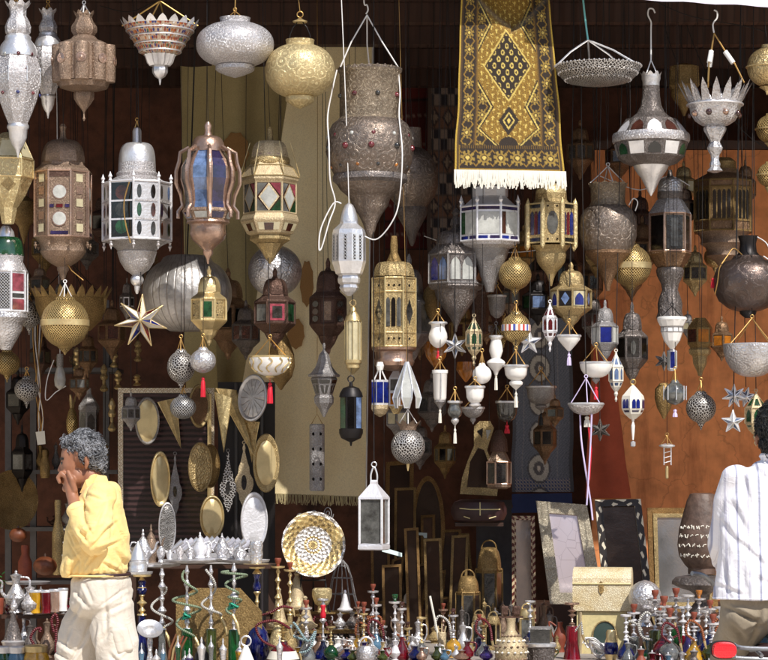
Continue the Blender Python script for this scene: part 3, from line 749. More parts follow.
t.tube('flex', [(337, 71, -6), (333, 90, -12), (328, 118, -14), (330, 150, -46), (331, 185, -44), (336, 207, -40), (330, 226, -40), (323, 250, -38), (320, 252, -38), (322, 232, -38), (334, 208, -40), (342, 208, -42)], .75, 'cord_white')
t.tube('flex', [(398, 72, -8), (400, 95, -14), (399, 120, -24), (402, 160, -46), (399, 205, -44), (392, 226, -42), (378, 242, -36), (366, 240, -34), (352, 230, -34)], .7, 'cord_white')
# 8 second pot behind
t = lamp('dark rounded pot lantern with a bright sunlit side, partly hidden by the huge gemmed pot', 412, 130, .35, 'pot lantern', 'pot_lantern')
t.L('body', 32, [(9, 128), (10, 148), (16, 152), (22, 160), (26, 172), (26, 186), (22, 198), (16, 205), (15, 208)], 'pot')
t.L('funnel', 24, [(15, 207), (16, 211), (14, 217), (9, 226), (5, 234), (3, 242), (1, 246)], 'pewter'); t.hang(128)

# 10 shallow beaded dish
t = lamp('shallow silver beaded dish lamp hung from a teal rope', 598, 40, -.22, 'dish lamp', 'hanging_dish')
t.L('dish', 40, [(43, 66), (42, 70), (37, 77), (30, 82), (18, 84.5), (2, 85.5)], 'silver_fil')
for q in range(3):
    r, y = ((43, 66.5), (39.5, 73.5), (33, 80))[q]
    mb = MB()
    for i in range(54 - q * 8):
        a = 2 * PI * i / (54 - q * 8); mb.lathe(6, [(1e-6, 1.5 * t.s), (1.4 * t.s, .2 * t.s), (1e-6, -1.3 * t.s)], xf=Matrix.Translation((r * math.cos(a) * t.s, r * math.sin(a) * t.s, -(y - 40) * t.s)))
    t.put(mb, 'bead_row', 'silver_smooth')
for dx, dz in ((-42, 0), (34, -22), (-5, 42), (30, 28)): t.tube('cord', [(588, 40), (588 + (dx + 10) * .55, 52, dz * .5), (598 + dx, 66, dz)], 1.0, 'silver_smooth')
t.hang(40, 'cord_teal', 1.0, px=588)

# 11 pumpkin bottle lantern
t = lamp('bottle necked silver and bronze lantern with two tiers of arched windows', 651, 72, -.12)
t.L('collar', 24, [(9.5, 75), (9.5, 79), (8.5, 82), (8.5, 86)], 'silver_smooth'); t.crown('crown_rim', 9.5, 76, 11, 72, 9, 'silver_smooth')
t.L('neck', 24, [(8.5, 86), (9, 96), (10.5, 106), (14, 113), (20, 118), (25, 120)], 'pewter')
t.L('shoulder', 12, [(26.5, 120), (37.5, 135)], 'pewter', rot=15); t.L('waist_band', 36, [(37.8, 134), (38.8, 136), (38.8, 141), (37.8, 143)], 'silver')
t.L('body', 12, [(37.5, 143), (33.4, 158), (27, 163), (18, 166)], 'pewter', rot=15)
t.W(12, 27.6, 36.6, 121.5, 133.8, [[(('a', -.78, .05, .78, .98), 'silver_pale')], [(('a', -.7, .08, .7, .96), 'g_brown')]], rot=15)
t.W(12, 37.1, 33.7, 144.5, 157, [[(('a', -.7, .08, .7, .95), 'g_dark')], [(('r', -.85, .03, .85, .98), 'silver_smooth')], [(('a', -.7, .08, .7, .95), 'g_green')], [(('r', -.85, .03, .85, .98), 'silver_smooth')]], rot=15)
t.L('lower_bell', 24, [(18, 165), (17, 168), (14, 173), (10, 178), (6, 186), (3, 192), (.5, 196)], 'silver_smooth')
t.tube('hook', [(651, 62), (651, 30), (651, 22), (648, 15), (649, 9), (653, 9), (655, 13)], .8, 'cord_white'); t.tube('cord', [(651, 60), (646, 74, -6)], .6, 'cord_white'); t.tube('cord', [(651, 60), (656, 74, -6)], .6, 'cord_white'); t.hang(9, px=652)

# 12 chalice bowl with a baluster stem
t = lamp('silver chalice lamp with a leaf tipped bowl and baluster stem', 715, 36, -.24, 'bowl lamp', 'hanging_bowl')
t.L('bowl', 40, [(27, 103), (27, 106), (25.5, 108), (24.5, 114), (20, 121), (14, 125), (10, 126.5)], 'silver_ham', lobes=(10, .06))
t.crown('leaf_rim', 26, 104, 38, 82, 17, 'silver_ham'); t.crown('inner_leaf_rim', 25, 104, 32, 86, 17, 'silver')
mb = MB(); mb.tube([(27.6 * math.cos(2 * PI * i / 40) * t.s, 27.6 * math.sin(2 * PI * i / 40) * t.s, -(105 - 36) * t.s) for i in range(40)], 1.1 * t.s, 8, closed=True); t.put(mb, 'band', 'silver_smooth')
t.gems(24.8, 115, 3.2, 9, ['g_brown', 'copper_shine'], rot=8)
t.L('stem', 20, [(10, 126), (11.5, 128), (11, 131), (7, 138), (5, 142), (6, 144), (8, 148), (6.5, 152), (4.5, 155), (4, 160), (5.5, 164), (5, 167), (8, 171), (2, 173)], 'silver_ham', lobes=(10, .08))
for dx, dz in ((-9, -14), (28, -8), (-4, 22)):
    P = [(714, 33), (714 + dx * .35, 50, dz * .3), (714 + dx * .7, 64, dz * .7), (715 + dx, 84, dz)]
    t.tube('chain', P, .8, 'cord_gold')
    t.tube('pearl_bead', [(714 + dx * .38, 52, dz * .35), (714 + dx * .66, 64, dz * .66)], 2.6, 'porcelain', n=10)
t.tube('hook', [(714, 33), (713, 24), (717, 18), (717, 12), (714, 10)], .8, 'cord_white'); t.hang(12, px=716)
# 13-14 gold globes at the right edge
t = lamp('dim gold hexagonal lantern hanging behind the chalice lamp', 684, 62, .45); t.L('body', 8, [(6, 64), (15, 67), (16, 86), (13, 90)], 'brass_dk', rot=22); t.L('base', 16, [(13, 90), (13, 96), (9, 102), (5, 107), (1, 116)], 'brass_dk'); t.hang(64)
for (cx, y, r, lab) in ((767, 67, 20, 'hammered gold ball lantern, highest of the three cut by the right edge'), (770, 129, 14, 'small pierced gold ball lantern, middle one of the three cut by the right edge'), (769, 175, 12, 'small dim gold ball lantern, lowest of the three cut by the right edge')):
    t = lamp(lab, cx, y - r, -.2 + (y > 100) * .25, 'ball lantern', 'ball_lantern')
    t.L('ball', 28, [(r * .3, y - r * 1.1)] + [(r * math.cos(a), y - r * math.sin(a)) for a in [math.radians(72 - 12 * i) for i in range(13)]], 'brass_ham' if r > 15 else 'brass_pierce'); t.L('finial', 12, [(r * .4, y + r), (2, y + r + 4), (.4, y + r + 8)], 'brass_smooth')
    mb = MB(); mb.tube([((r + .5) * math.cos(2 * PI * i / 30) * t.s, (r + .5) * math.sin(2 * PI * i / 30) * t.s, -r * t.s) for i in range(30)], .9 * t.s, 6, closed=True); t.put(mb, 'band', 'brass_smooth'); t.hang(y - r * 1.1)
# ================================================================== second tier of lanterns
def dome(t, part, n, hw0, y0, hw1, y1, mat, rot=0, bulge=.6, lobes=None):
    """a dome from a small top radius to a wide foot"""
    P = []
    for i in range(8):
        a = i / 7 * PI / 2; P.append((hw0 + (hw1 - hw0) * math.sin(a) ** bulge if i else hw0, y1 - (y1 - y0) * math.cos(a)))
    return t.L(part, n, P, mat, rot, lobes)
R = lambda u0, v0, u1, v1, m: (('r', u0, v0, u1, v1), m)
A = lambda u0, v0, u1, v1, m: (('a', u0, v0, u1, v1), m)
CI = lambda u, v, r, m: (('c', u, v, r), m)
DI = lambda u, v, du, dv, m: (('d', u, v, du, dv), m)
OV = lambda u, v, du, dv, m: (('o', u, v, du, dv), m)

# 16 gold polyhedron at left edge
t = lamp('faceted gold polyhedron lantern with a white frosted pane, at the left edge', 8, 128, -.08)
t.L('body', 6, [(6, 133), (16, 140), (25, 160), (25, 178), (17, 196), (9, 208), (6, 224)], 'gold', rot=10)
t.W(6, 17, 25, 141, 159, [[('p' and ('p', [(-.7, .05), (.7, .05), (.85, .95), (-.85, .95)]), 'g_cream')]], rot=10)
t.W(6, 25, 17, 179, 195, [[DI(0, .45, .7, .4, 'brass')]], rot=10)
t.F(6, 25.3, 25.3, 160, 178, .9, 'brass_smooth', rot=10); t.F(6, 16, 25, 140, 160, .8, 'brass_smooth', rot=10, part='rib', rings=False); t.hang(133)
t = lamp('small brass bell shaped pendant behind the faceted gold polyhedron', 24, 195, .25, 'pendant lamp', 'hanging_pendant')
t.L('body', 20, [(3, 196), (12, 202), (15, 212), (12, 220), (6, 226), (3, 236), (.5, 244)], 'brass_dk'); t.hang(197)

# 17 copper drum with round discs
t = lamp('copper lantern with a tall drum of round white windows above the pierced gold ball', 63, 122, 0)
t.L('finial', 14, [(2, 124), (3.5, 127), (2.5, 131), (3, 137), (5, 141)], 'copper')
dome(t, 'dome', 16, 5, 140, 22, 163, 'copper', lobes=(8, .06))
t.L('roof', 8, [(22, 163), (23, 166), (28, 170), (29.5, 173)], 'copper', rot=22.5)
t.L('drum', 8, [(28.5, 173), (28.5, 238)], 'copper', rot=22.5); t.F(8, 29, 29, 173, 238, 1.1, 'copper_shine', rot=22.5)
sp = [R(-.95, .02, .95, .1, 'copper_dk'), CI(0, .33, 7.6, 'copper_shine'), CI(0, .33, 6.6, 'g_white'), R(-.9, .52, -.5, .57, 'g_purple'), R(-.3, .52, .3, .57, 'g_red'), R(.5, .52, .9, .57, 'g_purple'), CI(0, .74, 7.6, 'copper_shine'), CI(0, .74, 6.6, 'g_white'), R(-.8, .93, .8, .98, 'g_purple')]
sp2 = [R(-.38, .05 + .19 * i, .38, .05 + .19 * i + .12, ('g_cream', 'copper_shine')[i % 2]) for i in range(5)] + [R(-.9, .02, -.7, .98, 'copper_shine'), R(.7, .02, .9, .98, 'copper_shine')]
t.W(8, 28.5, 28.5, 173, 238, [sp2, sp], rot=22.5)
t.L('base', 16, [(28, 238), (24, 243), (23, 246), (22.5, 249), (23, 252), (20, 257), (13, 263), (6, 267), (6, 270), (4, 273), (2, 280)], 'copper')
t.pinnacles(8, 28, 243, -7, 2, 'copper', rot=22.5, part='drop', down=False); t.hang(124, 'cord_dark')
t.tube('flex', [(66, 262), (74, 272, -20), (86, 282, -22)], .5, 'cord_gold')

# 18 silver lantern with many windows
t = lamp('tall silver lantern with a coloured glass drum and glass bottle dome above the star', 137, 118, -.02)
t.L('neck', 16, [(3, 128), (4.5, 131), (4.5, 141), (6, 144)], 'silver_smooth'); dome(t, 'dome', 16, 6, 143, 18.5, 163, 'silver_smooth', lobes=(8, .05), bulge=.5)
t.L('shoulder', 16, [(18.5, 163), (19, 172), (21, 174), (20, 177), (27, 181), (32, 184)], 'silver')
t.L('drum', 8, [(34, 184), (34, 241)], 'silver_smooth', rot=0); t.F(8, 34.3, 34.3, 184, 241, 1.2, 'silver_pale', rot=0)
cols = ['g_grey', 'g_brown', 'g_green', 'g_grey', 'g_purple', 'g_dark', 'g_blue2', 'g_dark']
def facet(seed):
    rr = random.Random(seed); L_ = []
    for cx_ in (-.55, .55):
        for cy_ in (.18, .5, .82): L_.append(OV(cx_, cy_, .18, .12, rr.choice(cols)))
    L_ += [R(-.9, .33, .9, .35, 'silver'), R(-.9, .65, .9, .67, 'silver')]; return L_
t.W(8, 34, 34, 184, 241, [facet(1), [R(-.9, .03, .9, .97, 'g_dark'), CI(0, .2, 7, 'g_brown'), CI(0, .5, 7, 'g_grey'), CI(0, .8, 7, 'g_green'), R(-.95, .33, .95, .36, 'silver_pale'), R(-.95, .65, .95, .68, 'silver_pale')], facet(3), facet(4)], rot=0)
t.pinnacles(8, 34, 183, 9, 2.2, 'silver_pale'); t.pinnacles(8, 33, 243, 9, 2, 'silver', down=True)
t.L('base', 16, [(33, 241.5), (26, 245), (21, 249), (18.5, 252)], 'tin'); t.L('funnel', 18, [(18.5, 250), (20, 252), (17, 262), (12, 270), (6, 274), (4, 276)], 'silver', lobes=(6, .08))
t.L('ball', 18, [(3, 273)] + [(6.6 * math.cos(math.radians(70 - 20 * i)), 280 - 6.6 * math.sin(math.radians(70 - 20 * i))) for i in range(8)], 'silver_smooth'); t.L('drip', 12, [(3, 286), (2.5, 290), (1, 294)], 'silver_smooth'); t.hang(128); t.cords(121, 3.5, 131, 2, 'cord_gold', .6)
t.tube('flex', [(133, 186, -36), (128, 205, -36), (129, 225, -36), (134, 246, -34)], .7, 'cord_gold')

# 19 coloured star
def star3d(label, cx, cy, Rr, rr, n, dep, Y, cols, edge=None, rot=0, group=None, cat='star lamp', hang=True):
    t = T('star_lamp', label, cat, cx, cy - Rr, Y, group); mb = MB(); P = []
    for i in range(2 * n):
        a = math.radians(rot) + PI * i / n; q = Rr if i % 2 == 0 else rr; P.append(t.p(cx + q * math.sin(a), cy - q * math.cos(a)))
    fr, bk = t.p(cx, cy, -dep), t.p(cx, cy, dep); mb.v = P + [fr, bk]; N = 2 * n
    for i in range(N):
        j = (i + 1) % N; mb.face((i, N, j), None, i % len(cols)); mb.face((j, N + 1, i), None, i % len(cols))
    t.put(mb, 'star_body', cols)
    if edge:
        mb = MB()
        for i in range(N):
            mb.tube([P[i], P[(i + 1) % N]], .6 * t.s, 5); mb.tube([P[i], fr], .5 * t.s, 5)
        t.put(mb, 'soldered_edge', edge)
    if hang: t.hang(cy - Rr, 'cord_dark', .45)
    return t
star3d('seven pointed star lamp with white, red and violet facets edged in gold', 141, 321, 27, 10, 7, 11, -.05, ['white', 'g_red', 'porcelain', 'g_blue'], 'brass_smooth', rot=3)

# 20 copper vase lantern with curved glass
t = lamp('polished copper vase shaped lantern with blue and white curved panes', 208, 122, -.27)
t.L('finial', 14, [(2, 122), (4, 126), (3, 131), (5, 137)], 'copper_shine'); dome(t, 'dome', 16, 5, 136, 17, 152, 'copper_shine', bulge=.6)
def vase(y):   # facet radius of the glass body
    K = [(152, 17), (160, 23), (168, 27), (180, 27.5), (192, 24), (203, 23), (210, 24.5)]
    for (a, ra), (b, rb) in zip(K, K[1:]):
        if y <= b: return ra + (rb - ra) * (y - a) / (b - a)
    return K[-1][1]
prof = [(vase(y), y) for y in (152, 160, 168, 180, 192, 203, 210)]
t.L('body', 8, prof, 'copper_shine', rot=8)
for (a, b) in zip(prof, prof[1:]):
    t.W(8, a[0], b[0], a[1], b[1], [[R(-.68, 0, .68, 1, 'g_clear')], [R(-.68, 0, .68, 1, 'g_grey')], [R(-.68, 0, .68, 1, 'g_clear')], [R(-.68, 0, .68, 1, 'g_blue2')], [R(-.68, 0, .68, 1, 'g_clear')], [R(-.68, 0, .68, 1, 'g_blue2')], [R(-.68, 0, .68, 1, 'g_purple')], [R(-.68, 0, .68, 1, 'g_grey')]], rot=8, lift=.25)
for i in range(8):
    a = math.radians(8 + 45 * i); mb = MB()
    if math.sin(a) > .6: continue
    K = [(18, 148), (27, 153), (28, 162), (31, 172), (31, 184), (26, 196), (24.5, 206), (29, 212), (29, 219)]
    mb.tube([((r + .8) * math.cos(a) * t.s, (r + .8) * math.sin(a) * t.s, -(y - 122) * t.s) for r, y in K], 2.0 * t.s, 6); t.put(mb, 'rib', 'copper_shine')
t.L('skirt', 8, [(24.5, 209), (26, 212), (21, 221)], 'copper', rot=8); t.W(8, 25.5, 21.5, 212.5, 220, [[R(-.7, .1, .7, .9, 'g_purple')], [R(-.7, .1, .7, .9, 'g_white')]], rot=8, part='lower_pane')
t.L('base', 18, [(21, 221), (22, 223), (18, 225), (17.5, 229), (18.5, 234), (16, 240), (9, 246), (5, 250), (5, 254), (2, 258), (.8, 264)], 'copper_shine'); t.hang(122)

# 21 brass hexagon with white diamonds
t = lamp('cream and brass hexagonal lantern with white diamond panes', 270, 126, -.08)
t.L('finial', 14, [(1.5, 127), (3, 130), (3.2, 139), (5, 142)], 'brass'); dome(t, 'dome', 12, 5, 141, 19, 160, 'gold_pale', rot=15, bulge=.55)
t.W(12, 17, 19, 149, 158, [[CI(0, .5, 2.6, 'copper_shine')]], rot=15, part='rosette'); t.L('dome_band', 24, [(19.2, 158), (20, 160), (20, 163), (19, 165)], 'brass')
t.L('roof', 6, [(20, 164), (22, 167), (29, 178), (29, 181), (26, 185)], 'gold_pale'); t.F(6, 22.2, 29.2, 167, 178, .7, 'brass')
t.L('body', 6, [(25.5, 184), (25.5, 214)], 'brass'); t.F(6, 25.8, 25.8, 184, 214, 1.2, 'gold_pale', mids=())
dm = [R(-.92, .03, .92, .97, 'g_brown'), ] + [(('p', [(-.9, .04), (-.1, .04), (-.9, .46)]), 'g_clear'), (('p', [(.9, .04), (.1, .04), (.9, .46)]), 'g_pink'), (('p', [(-.9, .96), (-.1, .96), (-.9, .54)]), 'g_clear'), (('p', [(.9, .96), (.1, .96), (.9, .54)]), 'g_green'), DI(0, .5, .82, .47, 'gold_pale'), DI(0, .5, .68, .38, 'g_white')]
t.W(6, 25.5, 25.5, 184, 214, [dm])
t.L('skirt', 6, [(26, 214), (29.5, 220), (29.5, 222), (23, 234), (19, 236)], 'gold_pale'); t.W(6, 29, 23.5, 222.8, 233, [[R(-.8, .15, .8, .85, 'g_cream'), R(-.35, .2, .35, .9, 'g_brown')]], part='lower_pane')
t.L('base', 6, [(20, 236), (20.5, 240), (16, 243), (12, 245)], 'brass'); t.L('point', 10, [(14, 244), (9, 251), (5, 258), (.6, 264)], 'brass'); t.hang(127); t.F(6, 20, 29.8, 143, 176, .45, 'brass_smooth', part='stay_wire', rings=False)

# 22-24 globes behind
t = T('globe_lantern', 'very large silver globe of riveted strips hanging behind small gold lantern', 'globe lantern', 187, 250, .5, LG)
t.L('globe', 48, [(20, 256), (24, 258)] + [(45 * math.cos(math.radians(a)) ** .7, 294 - 36 * math.sin(math.radians(a))) for a in range(62, -66, -8)] + [(17, 331)], 'silver_gore', lobes=(18, .015)); t.hang(256, 'cord_dark', .8)
t = T('globe_lantern', 'upright oval hammered silver globe behind the dark plum lantern', 'globe lantern', 275, 242, .5, LG)
t.L('globe', 36, [(6, 245)] + [(27 * math.cos(math.radians(a)), 271 - 26 * math.sin(math.radians(a))) for a in range(74, -76, -10)], 'silver_ham'); t.hang(245)
# 23 small gold
def small_box_lantern(label, cx, y0, y1, hw, mat, panes, Y, n=6, rot=0, drop=True, group=None, ydr=None):
    """finial, dome, drum with panels standing proud, cone below"""
    t = lamp(label, cx, y0, Y, group=group); H = y1 - y0; y = lambda f: y0 + H * f
    t.L('finial', 12, [(.8, y(0)), (hw * .12, y(.05)), (hw * .1, y(.1)), (hw * .2, y(.14))], mat)
    dome(t, 'dome', 14, hw * .2, y(.13), hw * .62, y(.33), mat, lobes=(7, .06), bulge=.7)
    t.L('roof', n, [(hw * .62, y(.33)), (hw * .66, y(.35)), (hw * .95, y(.4)), (hw, y(.42))], mat, rot)
    t.L('drum', n, [(hw * .93, y(.42)), (hw * .93, y(.68))], mat, rot); t.F(n, hw * .96, hw * .96, y(.42), y(.68), max(.5, hw * .05), mat, rot)
    t.W(n, hw * .93, hw * .93, y(.43), y(.67), panes, rot)
    t.L('base', n, [(hw, y(.68)), (hw * .95, y(.7)), (hw * .6, y(.78)), (hw * .5, y(.8))], mat, rot)
    t.L('point', 12, [(hw * .5, y(.8)), (hw * .35, y(.87)), (hw * .14, y(.93)), (hw * .12, y(.96)), (.4, y(1))], mat)
    t.hang(y(.0)); return t
small_box_lantern('small gold lantern with plain brass panels in front of the very large silver globe', 209, 266, 346, 19, 'brass_smooth', [[R(-.8, .06, .8, .94, 'brass'), CI(-.5, .2, .8, 'g_dark'), CI(-.5, .8, .8, 'g_dark')], [R(-.6, .1, .6, .9, 'g_green')]], .02, 8, 22.5)
small_box_lantern('dark plum lantern with rose, grey and green panes, above the white and gold bowl', 275, 268, 350, 21, 'copper_dk', [[R(-.75, .08, .75, .92, 'g_clear')], [R(-.75, .08, .75, .92, 'g_pink'), R(-.5, .2, .5, .8, 'g_grey')], [R(-.75, .08, .75, .92, 'g_green')]], .1, 6, 10)
t = small_box_lantern('dark copper lantern with twin rows of round windows, left of the silver faceted lantern', 328, 258, 356, 20, 'copper_dk', [[OV(0, .2, .6, .13, 'g_grey'), OV(0, .52, .6, .13, 'g_brown'), OV(0, .82, .6, .13, 'g_grey')], [R(-.5, .1, .5, .9, 'copper')]], .3, 8, 22.5)

# 27 silver faceted oblong
t = lamp('bright silver eight sided bottle lantern with lines of punched dots, on the white flex', 349, 200, -.3)
t.L('cap', 16, [(1, 203), (4, 205), (6.5, 210), (8.5, 217), (9, 222)], 'silver_smooth'); t.L('shoulder', 8, [(9, 221), (9.5, 224), (16, 230), (17, 234)], 'silver_smooth', rot=10)
t.L('body', 8, [(17, 234), (17.3, 262), (13.5, 274)], 'silver_smooth', rot=10); t.W(8, 17, 17.2, 235, 261, [[R(-.7, .02, -.35, .98, 'silver_pierce'), R(.35, .02, .7, .98, 'silver_pierce')], [R(-.2, .02, .2, .98, 'silver_pierce')]], rot=10, part='dotted_panel')
t.L('base', 8, [(13.5, 274), (10.5, 276), (11.5, 279), (11, 283), (9, 285), (9.8, 288), (7, 292), (2, 296)], 'silver_smooth', rot=10); t.hang(203, 'cord_white', .5, to=CEIL)
# 28 ornate brass lantern
t = lamp('ornate brass lantern with small arched windows and copper base by the curtain edge', 394, 232, .05)
t.L('neck', 16, [(3, 236), (4, 246), (3.5, 252), (6, 258), (9, 264)], 'brass_dk'); dome(t, 'dome', 12, 9, 262, 21, 277, 'brass', rot=15)
t.L('drum', 8, [(22.5, 278), (23, 280), (23, 346), (22.5, 348)], 'brass', rot=22.5); t.F(8, 23.3, 23.3, 279, 347, 1.0, 'brass_smooth', rot=22.5, mids=(.2, .8))
ar = [CI(-.6, .1, 1.1, 'g_dark'), CI(.6, .1, 1.1, 'g_dark'), CI(0, .1, 1.1, 'g_dark')] + [A(-.92 + .62 * i, .28, -.92 + .62 * i + .46, .72, ('g_clear', 'g_dark', 'g_clear')[i]) for i in range(3)] + [CI(-.6, .9, 1.1, 'g_dark'), CI(.6, .9, 1.1, 'g_dark'), CI(0, .9, 1.1, 'g_dark')]
ar2 = [CI(0, .1, 1.3, 'g_dark'), DI(0, .5, .55, .2, 'g_grey'), CI(0, .9, 1.3, 'g_dark')]
t.W(8, 23, 23, 280, 346, [ar2, ar], rot=22.5)
t.L('base', 24, [(22.5, 347), (22, 350), (19, 352), (18.5, 358), (20.5, 362), (19, 366), (12, 369), (6, 371)], 'copper_shine'); t.hang(236)
# 29
t = small_box_lantern('grey silver lantern half hidden behind the ornate gold brass lantern', 409, 254, 372, 23, 'tin', [[R(-.75, .05, .75, .95, 'g_clear')]], .38, 6, 0)

# 30 big dark lantern
t = lamp('large dark bronze lantern with an onion dome and arched blue and white panes', 456, 206, .08)
t.L('finial', 16, [(1, 208), (3, 211), (4.5, 213), (2, 216), (5, 220), (6, 225), (4, 228), (8, 232)], 'pewter'); dome(t, 'dome', 20, 8, 231, 20, 245, 'pewter', lobes=(10, .04))
t.L('roof', 6, [(20, 244), (21, 246), (28, 253), (29, 255)], 'pewter', rot=12); t.L('drum', 6, [(27, 255), (27, 284)], 'pewter', rot=12); t.F(6, 27.6, 27.6, 255, 284, 1.1, 'tin', rot=12)
t.W(6, 27, 27, 256, 283, [[A(-.85, .08, -.06, .92, 'g_blue'), A(.06, .08, .85, .92, 'g_blue2')], [A(-.85, .08, -.06, .92, 'g_white'), A(.06, .08, .85, .92, 'g_white')], [R(-.85, .08, .85, .92, 'g_brown')]], rot=12)
t.L('base_plate', 6, [(27, 284), (28, 287), (25, 290)], 'pewter', rot=12); t.L('lower_cup', 20, [(22, 289), (20, 297), (15, 305), (11, 311), (6, 318), (2, 326), (.6, 332)], 'pewter', lobes=(8, .05)); t.hang(208)
# 31 white silver lantern
t = lamp('wide whitened silver lantern with slim red, green and blue panes under the gold rug fringe', 490, 182, .02)
t.L('cap', 10, [(4, 181), (14, 186), (18, 188), (18, 197)], 'silver_pale'); t.L('roof', 8, [(18, 197), (19, 199), (27, 206), (31, 208)], 'silver_pale', rot=18)
t.L('drum', 8, [(30.5, 208), (30.5, 242)], 'silver_pale', rot=18); t.F(8, 30.8, 30.8, 208, 242, 1.1, 'silver_pale', rot=18)
wp = lambda c: [R(-.9, .02, .9, .12, 'g_purple'), R(-.9, .18, .9, .82, 'g_white'), R(-.9, .18, -.45, .82, c), R(-.9, .88, -.1, .98, 'g_blue'), R(.1, .88, .9, .98, 'g_purple')]
t.W(8, 30.5, 30.5, 208, 242, [wp('g_green'), wp('g_white'), wp('g_brown'), wp('g_blue2')], rot=18)
t.pinnacles(8, 30.5, 208, 12, 2.4, 'silver_pale', rot=18); t.L('base', 8, [(30, 242), (28, 246), (17, 250)], 'silver', rot=18); t.L('funnel', 16, [(20, 247), (17, 258), (13, 266), (10, 276), (6, 284), (4, 292)], 'tin'); t.hang(182)
# 32 gold lantern
t = lamp('gold lantern with a ring of turrets and slit windows by the rug fringe', 551, 180, -.02)
dome(t, 'dome', 16, 4, 184, 15.5, 194, 'gold'); t.L('neck', 12, [(15.5, 194), (16, 200), (18, 203), (21, 205)], 'brass'); t.L('drum', 8, [(24, 205), (24, 244)], 'brass', rot=22.5)
for i in range(8):
    a = math.radians(22.5 + 45 * i)
    if math.sin(a) > .6: continue
    mb = MB(); x, y_ = 25.5 * math.cos(a) * t.s, 25.5 * math.sin(a) * t.s
    mb.lathe(6, [(1e-6, -(199 - 180) * t.s), (1.6 * t.s, -(203 - 180) * t.s), (2.4 * t.s, -(205 - 180) * t.s), (2.4 * t.s, -(247 - 180) * t.s), (1e-6, -(251 - 180) * t.s)], xf=Matrix.Translation((x, y_, 0))); t.put(mb, 'turret', 'gold')
gw = [R(-.85, .03, .85, .12, 'g_dark'), A(-.8, .2, -.3, .8, 'g_purple'), A(-.22, .2, .22, .8, 'g_red'), A(.3, .2, .8, .8, 'g_blue'), R(-.85, .88, .85, .97, 'g_dark')]
gw2 = [CI(-.5, .08, 1, 'g_dark'), CI(.5, .08, 1, 'g_dark'), OV(0, .5, .6, .3, 'g_clear'), CI(-.5, .92, 1, 'g_dark'), CI(.5, .92, 1, 'g_dark')]
t.W(8, 24, 24, 205, 244, [gw, gw2], rot=22.5); t.F(8, 24.4, 24.4, 205, 244, .7, 'gold', rot=22.5)
t.L('bowl', 20, [(20, 246), (16, 250), (15, 252), (15.5, 255), (14, 262), (10, 268), (6, 272), (4, 276), (2, 282), (1, 286)], 'brass'); t.hang(184)

# 33 pierced balls
def ball(label, cx, yt, yb, R, mat, Y, group=None, apex=None, fin=True, cap=True, band=None, tas=None, hangmat='cord_gold'):
    t = lamp(label, cx, yt - 6, Y, 'ball lantern', 'ball_lantern', group); H = yb - yt; ym = (yt + yb) / 2; h = H / 2
    t.L('globe', 32, [(R * .25, yt)] + [(R * math.cos(math.radians(a)), ym - h * math.sin(math.radians(a))) for a in range(72, -80, -8)] + ([(R * .15, yb)] if not fin else [(R * .3, yb - .5), (R * .22, yb + 1)]), mat)
    if cap: t.L('cap', 16, [(R * .1, yt - 2.5), (R * .3, yt - 1.5), (R * .42, yt + .8), (R * .42, yt + 2)], mat)
    if fin: t.L('finial', 12, [(R * .22, yb), (R * .2, yb + 2), (R * .09, yb + 4), (.5, yb + 7)], mat)
    if band: t.L('band', 32, [(R * .985, ym - 3.2), (R * 1.02, ym - 3), (R * 1.02, ym + 3), (R * .985, ym + 3.2)], band)
    if tas: t.tassel(yb + 4, tas[0], tas[1])
    ap = apex if apex else yt - 8
    t.cords(ap, R * .35, yt + .8, 3, hangmat, .55); t.hang(ap - 2); return t
ball('pierced brass ball lantern hanging below the whitened silver lantern', 515, 259, 290, 16.5, 'brass_pierce', -.02, apex=247)
def tri(name, cols, sc):
    k = NT(name); tc = k.add('ShaderNodeTexCoord'); sp = k.add('ShaderNodeSeparateXYZ'); k.link(tc.outputs['UV'], sp.inputs[0])
    w = k.math('FRACT', k.math('MULTIPLY', sp.outputs[0], sc)); st = [(i / len(cols), srgb(*c)) for i, c in enumerate(cols)]
    k.link(k.ramp(w, *st, interp='CONSTANT'), k.b.inputs['Base Color']); k.b.inputs['Roughness'].default_value = .25; return k.m
M['inlay'] = tri('inlaid glass band', [(230, 225, 220), (180, 60, 50), (230, 225, 220), (80, 90, 160), (220, 215, 205), (190, 120, 90)], 14)
ball('pierced brass ball lantern with a red, white and blue inlaid band', 516, 313, 343, 14.5, 'brass_pierce', -.02, apex=304, band='inlay')
ball('pierced brass ball lantern tucked under the dark gold rimmed pot', 631, 245, 287, 20.5, 'brass_pierce', .12, apex=232, band='brass_smooth')
t = ball('gold pierced ball lantern hanging in front of a gold crown bowl', 65, 298, 348, 24, 'brass_pierce', -.08, apex=283, band='brass_smooth', hangmat='cord_white')
# 34
t = small_box_lantern('small gold lantern with blue arched panes below the turreted gold lantern', 571, 262, 330, 21, 'brass', [[R(-.85, .05, .85, .95, 'g_cream'), A(-.65, .15, .65, .9, 'g_blue')], [R(-.85, .05, .85, .95, 'g_dark'), DI(0, .5, .6, .4, 'g_blue2')]], .0, 8, 0)
